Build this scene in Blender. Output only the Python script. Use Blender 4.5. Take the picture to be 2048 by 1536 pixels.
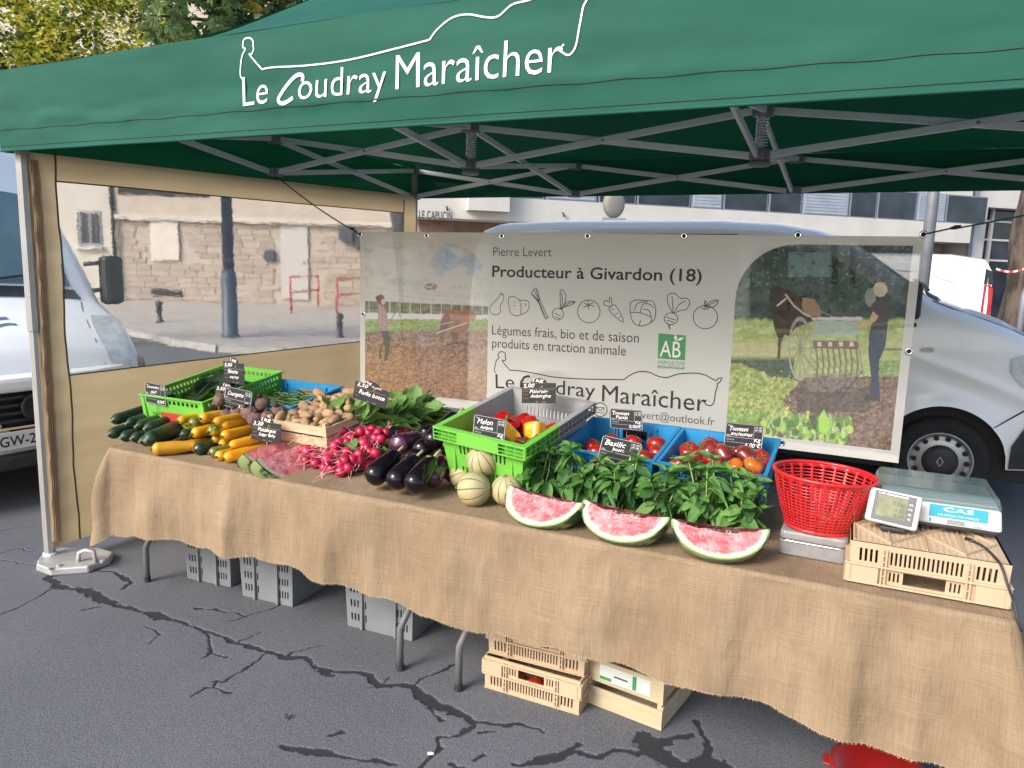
import bpy, bmesh, math, random
import numpy as np
from mathutils import Vector, Matrix, Euler
random.seed(7)
rng = np.random.default_rng(11)
for o in list(bpy.data.objects):
    bpy.data.objects.remove(o)
SC = bpy.context.scene
COL = SC.collection
PI = math.pi

# ------------------------------------------------------------------ camera
FPX, CAMH = 1500.0, 1.65
RM = np.array([[0.90049226, 0.09365718, -0.42466696],
               [0.43387578, -0.12742896, 0.89191573],
               [0.02941944, -0.98741592, -0.15538438]])   # rows: world axes in camera axes
# re-orthonormalise
_u, _s, _v = np.linalg.svd(RM); RM = _u @ _v
cam_d = bpy.data.cameras.new('camera')
cam_d.sensor_width = 36.0
cam_d.lens = FPX / 2048 * 36.0
cam_d.clip_start = 0.05
cam_d.clip_end = 2000
cam = bpy.data.objects.new('camera', cam_d); COL.objects.link(cam)
mw = Matrix.Identity(4)
for i in range(3):
    mw[i][0] = RM[i][0]; mw[i][1] = -RM[i][1]; mw[i][2] = -RM[i][2]
mw[2][3] = CAMH
cam.matrix_world = mw
SC.camera = cam

# ------------------------------------------------------------------ sky, sun, exposure
SUN_EL, SUN_AZ = math.radians(34), math.radians(202)   # azimuth measured clockwise from +y (towards the sun)
world = bpy.data.worlds.new('World'); SC.world = world; world.use_nodes = True
wn = world.node_tree; bg = wn.nodes['Background']
sky = wn.nodes.new('ShaderNodeTexSky'); sky.sky_type = 'NISHITA'; sky.sun_disc = False
sky.sun_elevation = SUN_EL; sky.sun_rotation = SUN_AZ
sky.air_density = 1.0; sky.dust_density = 2.5; sky.ozone_density = 1.0
wn.links.new(sky.outputs[0], bg.inputs[0]); bg.inputs[1].default_value = 0.11
sd = bpy.data.lights.new('sun', 'SUN'); sd.energy = 1.5; sd.angle = math.radians(24); sd.color = (1, 0.94, 0.85)
so = bpy.data.objects.new('sun', sd); COL.objects.link(so)
sdir = Vector((math.sin(SUN_AZ) * math.cos(SUN_EL), math.cos(SUN_AZ) * math.cos(SUN_EL), math.sin(SUN_EL)))
so.rotation_euler = sdir.to_track_quat('Z', 'Y').to_euler()
so.location = (0, 0, 30)
SC.view_settings.view_transform = 'Standard'; SC.view_settings.look = 'None'
SC.view_settings.exposure = 1.38; SC.view_settings.gamma = 1.0
SC.view_settings.use_curve_mapping = False
SC.cycles.max_bounces = 8; SC.cycles.transparent_max_bounces = 24
SC.cycles.diffuse_bounces = 4; SC.cycles.glossy_bounces = 4; SC.cycles.transmission_bounces = 6
SC.cycles.use_denoising = True

# ------------------------------------------------------------------ measuring helpers (photo pixel -> place)
def _ray(p):
    return RM @ np.array([p[0] - 1024.0, p[1] - 768.0, FPX])
def PZ(p, z):
    r = _ray(p); q = r * ((z - CAMH) / r[2]); return Vector((q[0], q[1], z))
def PY(p, y):
    r = _ray(p); q = r * (y / r[1]); return Vector((q[0], y, q[2] + CAMH))
def PX(p, x):
    r = _ray(p); q = r * (x / r[0]); return Vector((x, q[1], q[2] + CAMH))
def PP(p, o, n):
    r = Vector(_ray(p)); c = Vector((0, 0, CAMH)); o = Vector(o); n = Vector(n)
    return c + r * ((o - c).dot(n) / r.dot(n))

# ------------------------------------------------------------------ materials
def _n(nt, t, **kw):
    n = nt.nodes.new(t)
    for k, v in kw.items():
        setattr(n, k, v)
    return n
def sock(n, name, v):
    n.inputs[name].default_value = v
def c4(c):
    return (c[0], c[1], c[2], 1.0)
MATS = {}
def mat(name, col, rough=0.6, col2=None, scale=8.0, detail=4.0, metal=0.0, bump=0.0, bscale=None, spec=0.5,
        transl=None, alpha=1.0, coat=0.0, stretch=None, coords='Object', ramp=(0.35, 0.65), sub=0.0, rand=0.0, sheen=0.0):
    """principled surface whose colour wanders between col and col2 by noise; optional bump, translucency, see-through share"""
    if name in MATS:
        return MATS[name]
    m = bpy.data.materials.new(name); m.use_nodes = True
    nt = m.node_tree; L = nt.links.new
    b = nt.nodes['Principled BSDF']; out = nt.nodes['Material Output']
    sock(b, 'Roughness', rough); sock(b, 'Metallic', metal); sock(b, 'Specular IOR Level', spec)
    sock(b, 'Coat Weight', coat); sock(b, 'Coat Roughness', 0.08)
    if sub:
        sock(b, 'Subsurface Weight', sub); sock(b, 'Subsurface Radius', (0.02, 0.008, 0.004)); sock(b, 'Subsurface Scale', 0.5)
    tc = _n(nt, 'ShaderNodeTexCoord'); src = tc.outputs[coords]
    if stretch:
        mp = _n(nt, 'ShaderNodeMapping'); mp.inputs['Scale'].default_value = stretch; L(src, mp.inputs[0]); src = mp.outputs[0]
    oi = None
    if rand:
        oi = _n(nt, 'ShaderNodeObjectInfo')
        ad = _n(nt, 'ShaderNodeVectorMath', operation='ADD'); cb = _n(nt, 'ShaderNodeCombineXYZ')
        ml = _n(nt, 'ShaderNodeMath', operation='MULTIPLY'); ml.inputs[1].default_value = 37.0
        L(oi.outputs['Random'], ml.inputs[0]); L(ml.outputs[0], cb.inputs[0]); L(ml.outputs[0], cb.inputs[1])
        L(src, ad.inputs[0]); L(cb.outputs[0], ad.inputs[1]); src = ad.outputs[0]
    csock = None
    if col2 is not None:
        nz = _n(nt, 'ShaderNodeTexNoise'); sock(nz, 'Scale', scale); sock(nz, 'Detail', detail); L(src, nz.inputs['Vector'])
        rp = _n(nt, 'ShaderNodeValToRGB'); rp.color_ramp.elements[0].position = ramp[0]; rp.color_ramp.elements[1].position = ramp[1]
        rp.color_ramp.elements[0].color = c4(col); rp.color_ramp.elements[1].color = c4(col2)
        L(nz.outputs[0], rp.inputs[0]); csock = rp.outputs[0]
    else:
        rgb = _n(nt, 'ShaderNodeRGB'); rgb.outputs[0].default_value = c4(col); csock = rgb.outputs[0]
    if rand:
        hs = _n(nt, 'ShaderNodeHueSaturation')
        mr = _n(nt, 'ShaderNodeMapRange'); mr.inputs['To Min'].default_value = 1 - rand; mr.inputs['To Max'].default_value = 1 + rand
        L(oi.outputs['Random'], mr.inputs[0]); L(mr.outputs[0], hs.inputs['Value']); L(csock, hs.inputs['Color']); csock = hs.outputs[0]
    L(csock, b.inputs['Base Color'])
    if bump:
        n2 = _n(nt, 'ShaderNodeTexNoise'); sock(n2, 'Scale', bscale or scale * 3); sock(n2, 'Detail', 5.0); L(src, n2.inputs['Vector'])
        bp = _n(nt, 'ShaderNodeBump'); sock(bp, 'Strength', bump); sock(bp, 'Distance', 0.01)
        L(n2.outputs[0], bp.inputs['Height']); L(bp.outputs[0], b.inputs['Normal'])
    s = b.outputs[0]
    if transl:
        t = _n(nt, 'ShaderNodeBsdfTranslucent'); mx = _n(nt, 'ShaderNodeMixShader'); sock(mx, 'Fac', transl)
        L(csock, t.inputs[0]); L(s, mx.inputs[1]); L(t.outputs[0], mx.inputs[2]); s = mx.outputs[0]
    if alpha < 1:
        t = _n(nt, 'ShaderNodeBsdfTransparent'); mx = _n(nt, 'ShaderNodeMixShader'); sock(mx, 'Fac', alpha)
        L(t.outputs[0], mx.inputs[1]); L(s, mx.inputs[2]); s = mx.outputs[0]
    L(s, out.inputs[0])
    MATS[name] = m
    return m

def attr_mat(name, attr='col', rough=0.6, alpha=1.0, transl=0.0, bump=0.0, bscale=60, spec=0.4):
    """colour read from a painted print (colour attribute of the mesh)"""
    m = mat(name, (1, 1, 1), rough, alpha=alpha, transl=transl or None, bump=bump, bscale=bscale, spec=spec)
    nt = m.node_tree
    a = _n(nt, 'ShaderNodeAttribute'); a.attribute_name = attr
    rgb = [n for n in nt.nodes if n.bl_idname == 'ShaderNodeRGB'][0]
    for l in list(rgb.outputs[0].links):
        nt.links.new(a.outputs['Color'], l.to_socket)
    return m

# ------------------------------------------------------------------ object helpers
PM = {}          # local matrix of things, by object name
def tag(o, label=None, cat=None, group=None, kind=None):
    if label: o['label'] = label
    if cat: o['category'] = cat
    if group: o['group'] = group
    if kind: o['kind'] = kind
    return o
def place(o, loc=(0, 0, 0), rot=(0, 0, 0), scale=None):
    o.location = loc; o.rotation_euler = rot
    if scale is not None: o.scale = scale if hasattr(scale, '__len__') else (scale,) * 3
    PM[o.name] = Matrix.LocRotScale(Vector(loc), Euler(rot), o.scale.copy())
    return o
def thing(name, label, cat, loc=(0, 0, 0), rot=(0, 0, 0), group=None, scale=None):
    o = bpy.data.objects.new(name, None); o.empty_display_size = 0.05; COL.objects.link(o)
    place(o, loc, rot, scale)
    return tag(o, label, cat, group)
def link(name, me, parent=None):
    o = bpy.data.objects.new(name, me); COL.objects.link(o)
    if parent is not None: o.parent = parent
    return o
def inst(src, name, parent, loc, rot=(0, 0, 0), scale=None):
    o = bpy.data.objects.new(name, src if isinstance(src, bpy.types.Mesh) else src.data); COL.objects.link(o)
    o.parent = parent; o.location = loc; o.rotation_euler = rot
    if scale is not None: o.scale = scale if hasattr(scale, '__len__') else (scale,) * 3
    return o
def kids(o):
    return [c for c in bpy.data.objects if c.parent == o]
def copy_tree(o, ch, parent=None):
    """copy a thing, its parts and sub-parts; ch maps an object to its children"""
    c = o.copy(); COL.objects.link(c); c.parent = parent
    for k in ch.get(o.name, ()):
        copy_tree(k, ch, c)
    return c
def child_map(root):
    m = {}
    def rec(o):
        m[o.name] = list(o.children)
        for k in m[o.name]: rec(k)
    rec(root); return m

class MB:
    """collects faces; build() links them as ONE mesh object"""
    def __init__(s):
        s.v = []; s.f = []; s.mi = []
    def add(s, vs, fs, mi=0):
        b = len(s.v); s.v.extend([tuple(v) for v in vs]); s.f.extend([tuple(i + b for i in f) for f in fs]); s.mi.extend([mi] * len(fs))
        return s
    def box(s, a, b, M=None, mi=0):
        x0, y0, z0 = a; x1, y1, z1 = b
        vs = [Vector(p) for p in ((x0, y0, z0), (x1, y0, z0), (x1, y1, z0), (x0, y1, z0), (x0, y0, z1), (x1, y0, z1), (x1, y1, z1), (x0, y1, z1))]
        if M is not None: vs = [M @ v for v in vs]
        return s.add(vs, [(0, 3, 2, 1), (4, 5, 6, 7), (0, 1, 5, 4), (1, 2, 6, 5), (2, 3, 7, 6), (3, 0, 4, 7)], mi)
    def bar(s, a, b, w, h=None, up=(0, 0, 1), mi=0):
        a = Vector(a); b = Vector(b); h = h or w; d = (b - a).normalized(); u = Vector(up)
        sx = d.cross(u)
        if sx.length < 1e-4: sx = d.cross(Vector((1, 0, 0)))
        sx.normalize(); uz = sx.cross(d)
        vs = []
        for p in (a, b):
            for i, j in ((-1, -1), (1, -1), (1, 1), (-1, 1)):
                vs.append(p + sx * (i * w / 2) + uz * (j * h / 2))
        return s.add(vs, [(0, 1, 2, 3), (7, 6, 5, 4), (0, 4, 5, 1), (1, 5, 6, 2), (2, 6, 7, 3), (3, 7, 4, 0)], mi)
    def tube(s, pts, r, n=8, cap=True, mi=0, flat=None):
        pts = [Vector(p) for p in pts]; N = len(pts)
        rs = r if hasattr(r, '__len__') else [r] * N
        vs = []; prev = None
        for i, p in enumerate(pts):
            d = (pts[min(i + 1, N - 1)] - pts[max(i - 1, 0)])
            d = d.normalized() if d.length > 1e-9 else Vector((0, 0, 1))
            if prev is None:
                a = d.cross(Vector((0, 0, 1)))
                if a.length < 0.1: a = d.cross(Vector((0, 1, 0)))
            else:
                a = prev - d * prev.dot(d)
            a.normalize(); prev = a; b = d.cross(a)
            for k in range(n):
                t = 2 * PI * k / n
                vs.append(p + (a * math.cos(t) + b * math.sin(t) * (flat or 1)) * rs[i])
        fs = [(i * n + k, i * n + (k + 1) % n, (i + 1) * n + (k + 1) % n, (i + 1) * n + k) for i in range(N - 1) for k in range(n)]
        if cap:
            fs.append(tuple(range(n - 1, -1, -1))); fs.append(tuple((N - 1) * n + k for k in range(n)))
        return s.add(vs, fs, mi)
    def lathe(s, prof, n=16, M=None, mi=0, sx=1, sy=1, wob=None, cap=True):
        """profile of (r, z) about z"""
        vs = []
        for r, z in prof:
            for k in range(n):
                t = 2 * PI * k / n; rr = r * (wob(t, z) if wob else 1)
                v = Vector((rr * math.cos(t) * sx, rr * math.sin(t) * sy, z)); vs.append(M @ v if M is not None else v)
        N = len(prof)
        fs = [(i * n + k, i * n + (k + 1) % n, (i + 1) * n + (k + 1) % n, (i + 1) * n + k) for i in range(N - 1) for k in range(n)]
        if cap and prof[0][0] > 1e-5: fs.append(tuple(range(n - 1, -1, -1)))
        if cap and prof[-1][0] > 1e-5: fs.append(tuple((N - 1) * n + k for k in range(n)))
        return s.add(vs, fs, mi)
    def grid(s, fn, nu, nv, mi=0, keep=None):
        vs = [fn(i / nu, j / nv) for j in range(nv + 1) for i in range(nu + 1)]
        fs = []
        for j in range(nv):
            for i in range(nu):
                if keep is None or keep((i + .5) / nu, (j + .5) / nv):
                    a = j * (nu + 1) + i; fs.append((a, a + 1, a + nu + 2, a + nu + 1))
        return s.add(vs, fs, mi)
    def perf(s, xf, W, H, th, holes, us=(), vs=(), mi=0, wrap=False):
        """panel W x H with rectangular holes (u0,u1,v0,v1); xf(u,v,n) places it; n in 0..th"""
        U = sorted(set([0, W] + [round(x, 6) for h in holes for x in h[:2]] + list(us)))
        V = sorted(set([0, H] + [round(x, 6) for h in holes for x in h[2:]] + list(vs)))
        U = [u for i, u in enumerate(U) if i == 0 or u - U[i - 1] > 1e-6]; V = [v for i, v in enumerate(V) if i == 0 or v - V[i - 1] > 1e-6]
        nu, nv = len(U) - 1, len(V) - 1
        Uc = np.array([(U[i] + U[i + 1]) / 2 for i in range(nu)]); Vc = np.array([(V[i] + V[i + 1]) / 2 for i in range(nv)])
        F = np.ones((nu, nv), bool)
        for u0, u1, v0, v1 in holes:
            F[np.ix_((Uc > u0) & (Uc < u1), (Vc > v0) & (Vc < v1))] = False
        idx = {}; vl = []; fl = []
        def P(i, j, k):
            if wrap and i == nu: i = 0
            key = (i, j, k)
            if key not in idx:
                idx[key] = len(vl); vl.append(xf(U[i], V[j], th * k))
            return idx[key]
        def full(i, j):
            if wrap: i %= nu
            return 0 <= i < nu and 0 <= j < nv and F[i, j]
        for i in range(nu):
            for j in range(nv):
                if not F[i, j]: continue
                fl.append((P(i, j, 1), P(i + 1, j, 1), P(i + 1, j + 1, 1), P(i, j + 1, 1)))
                if th == 0: continue
                fl.append((P(i, j, 0), P(i, j + 1, 0), P(i + 1, j + 1, 0), P(i + 1, j, 0)))
                if not full(i - 1, j): fl.append((P(i, j, 0), P(i, j, 1), P(i, j + 1, 1), P(i, j + 1, 0)))
                if not full(i + 1, j): fl.append((P(i + 1, j, 0), P(i + 1, j + 1, 0), P(i + 1, j + 1, 1), P(i + 1, j, 1)))
                if not full(i, j - 1): fl.append((P(i, j, 0), P(i + 1, j, 0), P(i + 1, j, 1), P(i, j, 1)))
                if not full(i, j + 1): fl.append((P(i, j + 1, 0), P(i, j + 1, 1), P(i + 1, j + 1, 1), P(i + 1, j + 1, 0)))
        return s.add(vl, fl, mi)
    def prism(s, outline, th, xf, mi=0):
        """2-D outline extruded by th through xf(u,v,n)"""
        n = len(outline)
        vs = [xf(u, v, 0) for u, v in outline] + [xf(u, v, th) for u, v in outline]
        fs = [tuple(range(n - 1, -1, -1)), tuple(range(n, 2 * n))] + [(i, (i + 1) % n, n + (i + 1) % n, n + i) for i in range(n)]
        return s.add(vs, fs, mi)
    def ribbon(s, pts, w, xf, n=0.0, closed=False, mi=0):
        """flat stroke of width w along 2-D points, placed by xf(u,v,n)"""
        P = [Vector((p[0], p[1])) for p in pts]
        if closed: P = P + [P[0]]
        N = len(P); vs = []
        for i, p in enumerate(P):
            a = P[max(i - 1, 0)]; b = P[min(i + 1, N - 1)]
            if closed and i in (0, N - 1): a = P[-2]; b = P[1]
            d = (b - a); d = d.normalized() if d.length > 1e-9 else Vector((1, 0)); q = Vector((-d.y, d.x)) * (w / 2)
            vs.append(xf(p.x + q.x, p.y + q.y, n)); vs.append(xf(p.x - q.x, p.y - q.y, n))
        return s.add(vs, [(2 * i + 1, 2 * i + 3, 2 * i + 2, 2 * i) for i in range(N - 1)], mi)
    def mesh(s, name, mats, smooth=False):
        me = bpy.data.meshes.new(name); me.from_pydata([tuple(v) for v in s.v], [], s.f)
        for m in (mats if isinstance(mats, (list, tuple)) else [mats]): me.materials.append(m)
        if any(s.mi): me.polygons.foreach_set('material_index', s.mi)
        if smooth: me.polygons.foreach_set('use_smooth', [True] * len(me.polygons))
        me.update(); return me
    def build(s, name, mats, parent=None, smooth=False, w=False, bevel=0, auto=None):
        if w and parent is not None:
            Mi = PM[parent.name].inverted(); s.v = [tuple(Mi @ Vector(v)) for v in s.v]
        o = link(name, s.mesh(name, mats, smooth), parent)
        PM[o.name] = Matrix.Identity(4)
        if bevel:
            b = o.modifiers.new('bevel', 'BEVEL'); b.width = bevel; b.segments = 2; b.limit_method = 'ANGLE'; b.angle_limit = 0.6
        return o
def fixn(o):
    bm = bmesh.new(); bm.from_mesh(o.data); bmesh.ops.recalc_face_normals(bm, faces=bm.faces); bm.to_mesh(o.data); bm.free(); return o
def mesh_attr(o, name, cols):
    a = o.data.color_attributes.new(name, 'FLOAT_COLOR', 'POINT')
    a.data.foreach_set('color', np.asarray(cols, np.float32).ravel())

# ------------------------------------------------------------------ lettering (flat print)
TXT = {}
def text_mesh(s, offset=0.0, shear=0.0, spacing=1.0):
    k = (s, offset, shear, spacing)
    if k in TXT: return TXT[k]
    cu = bpy.data.curves.new('lettering', 'FONT'); cu.body = s; cu.size = 1.0; cu.resolution_u = 3; cu.fill_mode = 'FRONT'
    cu.offset = offset; cu.shear = shear; cu.space_character = spacing
    o = bpy.data.objects.new('lettering_tmp', cu); COL.objects.link(o)
    me = o.to_mesh()
    vs = [(v.co.x, v.co.y) for v in me.vertices]; fs = [tuple(p.vertices) for p in me.polygons]
    o.to_mesh_clear(); bpy.data.objects.remove(o); bpy.data.curves.remove(cu)
    TXT[k] = (vs, fs); return TXT[k]
def text_fit(mb, s, pL, pR, height, xf, n=0.0, mi=0, offset=0.0, shear=0.0, spacing=1.0, cap=0.73, words=None):
    """text from 2-D point pL to pR on the baseline, capital height given, placed by xf(u,v,n)"""
    vs, fs = text_mesh(s, offset, shear, spacing)
    if not vs: return
    x0 = min(v[0] for v in vs); x1 = max(v[0] for v in vs)
    d = Vector(pR) - Vector(pL); W = d.length; d.normalize(); q = Vector((-d.y, d.x))
    out = []
    for x, y in vs:
        p = Vector(pL) + d * ((x - x0) / (x1 - x0) * W) + q * (y / cap * height)
        out.append(xf(p.x, p.y, n))
    # keep faces towards +n
    a, b, c = (Vector(xf(0, 0, n)), Vector(xf(1, 0, n)), Vector(xf(0, 1, n)))
    if words is not None:      # one mesh per printed word
        ws = s.split(' '); cut = [max(v[0] for v in text_mesh(' '.join(ws[:i + 1]), offset, shear, spacing)[0]) + .02 for i in range(len(ws))]
        for i in range(len(ws)):
            lo = -9 if i == 0 else cut[i - 1]; sel = [f for f in fs if lo <= vs[f[0]][0] < cut[i]]
            ids = sorted({q for f in sel for q in f}); re_ = {q: n_ for n_, q in enumerate(ids)}
            words.append(MB().add([out[q] for q in ids], [tuple(re_[q] for q in f) for f in sel], mi))
        return
    mb.add(out, fs, mi)

# value noise for painted prints and irregular shapes
_NT = rng.random((64, 64))
def vnoise(x, y):
    x = np.asarray(x, float); y = np.asarray(y, float)
    xi = np.floor(x).astype(int); yi = np.floor(y).astype(int); fx = x - xi; fy = y - yi
    fx = fx * fx * (3 - 2 * fx); fy = fy * fy * (3 - 2 * fy)
    g = lambda a, b: _NT[a % 64, b % 64]
    return (g(xi, yi) * (1 - fx) + g(xi + 1, yi) * fx) * (1 - fy) + (g(xi, yi + 1) * (1 - fx) + g(xi + 1, yi + 1) * fx) * fy
def fbm(x, y, o=4):
    t = 0; a = .5; x = np.asarray(x, float); y = np.asarray(y, float)
    for i in range(o):
        t = t + a * vnoise(x, y); x = x * 2.03 + 17.1; y = y * 2.03 + 9.7; a *= .5
    return t / (1 - .5 ** o)
def inpoly(x, y, poly):
    r = np.zeros(x.shape, bool); n = len(poly)
    for i in range(n):
        x0, y0 = poly[i]; x1, y1 = poly[(i + 1) % n]
        if y0 == y1: continue
        c = ((y0 > y) != (y1 > y)) & (x < (x1 - x0) * (y - y0) / (y1 - y0) + x0)
        r ^= c
    return r
def segd(x, y, pts):
    d = np.full(x.shape, 9e9)
    for (x0, y0), (x1, y1) in zip(pts[:-1], pts[1:]):
        dx, dy = x1 - x0, y1 - y0; l2 = dx * dx + dy * dy + 1e-12
        t = np.clip(((x - x0) * dx + (y - y0) * dy) / l2, 0, 1)
        d = np.minimum(d, np.hypot(x - x0 - t * dx, y - y0 - t * dy))
    return d
def lin(c):
    """sRGB 0..255 -> linear"""
    c = np.asarray(c, float) / 255
    return np.where(c <= .04045, c / 12.92, ((c + .055) / 1.055) ** 2.4)
def S(r, g, b):
    return tuple(float(v) for v in lin((r, g, b)))
# ================================================================== THE SETTING
FWH = Vector((-0.430, 0.903, 0)).normalized(); RTH = Vector((0.903, 0.430, 0)).normalized()
YAWC = math.atan2(RTH.y, RTH.x)

def asphalt_mat():
    m = bpy.data.materials.new('asphalt'); m.use_nodes = True; nt = m.node_tree; L = nt.links.new
    b = nt.nodes['Principled BSDF']; sock(b, 'Roughness', 0.88); sock(b, 'Specular IOR Level', 0.3)
    tc = _n(nt, 'ShaderNodeTexCoord')
    big = _n(nt, 'ShaderNodeTexNoise'); sock(big, 'Scale', 1.3); sock(big, 'Detail', 6.0); L(tc.outputs['Object'], big.inputs['Vector'])
    r1 = _n(nt, 'ShaderNodeValToRGB'); r1.color_ramp.elements[0].position = .3; r1.color_ramp.elements[1].position = .75
    r1.color_ramp.elements[0].color = c4((0.098, 0.102, 0.118)); r1.color_ramp.elements[1].color = c4((0.130, 0.133, 0.150)); L(big.outputs[0], r1.inputs[0])
    fine = _n(nt, 'ShaderNodeTexNoise'); sock(fine, 'Scale', 230.0); sock(fine, 'Detail', 3.0); L(tc.outputs['Object'], fine.inputs['Vector'])
    r2 = _n(nt, 'ShaderNodeMapRange'); r2.inputs[1].default_value = .3; r2.inputs[2].default_value = .7; r2.inputs[3].default_value = .38; r2.inputs[4].default_value = 1.65; L(fine.outputs[0], r2.inputs[0])
    mm = _n(nt, 'ShaderNodeVectorMath', operation='SCALE'); L(r1.outputs[0], mm.inputs[0]); L(r2.outputs[0], mm.inputs['Scale'])
    vo = _n(nt, 'ShaderNodeTexVoronoi'); sock(vo, 'Scale', 70.0); L(tc.outputs['Object'], vo.inputs['Vector'])
    r3 = _n(nt, 'ShaderNodeMapRange'); r3.inputs[1].default_value = .07; r3.inputs[2].default_value = .14; r3.inputs[3].default_value = 1; r3.inputs[4].default_value = 0; L(vo.outputs['Distance'], r3.inputs[0])
    sel = _n(nt, 'ShaderNodeMath', operation='GREATER_THAN'); sel.inputs[1].default_value = .86
    sx = _n(nt, 'ShaderNodeSeparateXYZ'); L(vo.outputs['Color'], sx.inputs[0]); L(sx.outputs[0], sel.inputs[0])
    sp = _n(nt, 'ShaderNodeMath', operation='MULTIPLY'); L(r3.outputs[0], sp.inputs[0]); L(sel.outputs[0], sp.inputs[1])
    mx = _n(nt, 'ShaderNodeMixRGB'); mx.inputs[2].default_value = c4((0.3, 0.3, 0.32)); L(sp.outputs[0], mx.inputs[0]); L(mm.outputs[0], mx.inputs[1])
    at = _n(nt, 'ShaderNodeAttribute'); at.attribute_name = 'crack'
    cn = _n(nt, 'ShaderNodeTexNoise'); sock(cn, 'Scale', 42.0); sock(cn, 'Detail', 7.0); sock(cn, 'Roughness', .7); L(tc.outputs['Object'], cn.inputs['Vector'])
    ca = _n(nt, 'ShaderNodeMath', operation='MULTIPLY_ADD'); ca.inputs[1].default_value = .5; L(cn.outputs[0], ca.inputs[0]); L(at.outputs['Fac'], ca.inputs[2])
    cr = _n(nt, 'ShaderNodeMapRange'); cr.inputs[1].default_value = .50; cr.inputs[2].default_value = 1.0; L(ca.outputs[0], cr.inputs[0])
    dk = _n(nt, 'ShaderNodeMixRGB'); dk.inputs[2].default_value = c4((0.028, 0.031, 0.037)); L(cr.outputs[0], dk.inputs[0]); L(mx.outputs[0], dk.inputs[1])
    L(dk.outputs[0], b.inputs['Base Color'])
    bh = _n(nt, 'ShaderNodeMath', operation='SUBTRACT'); L(fine.outputs[0], bh.inputs[0]); L(cr.outputs[0], bh.inputs[1])
    bp = _n(nt, 'ShaderNodeBump'); sock(bp, 'Strength', 0.5); sock(bp, 'Distance', 0.004); L(bh.outputs[0], bp.inputs['Height']); L(bp.outputs[0], b.inputs['Normal'])
    return m
M_ASPH = asphalt_mat()
g = MB().grid(lambda u, v: Vector(((u - .5) * 800, (v - .5) * 800, 0)), 4, 4).build('ground', M_ASPH); tag(g, kind='structure')

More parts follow.
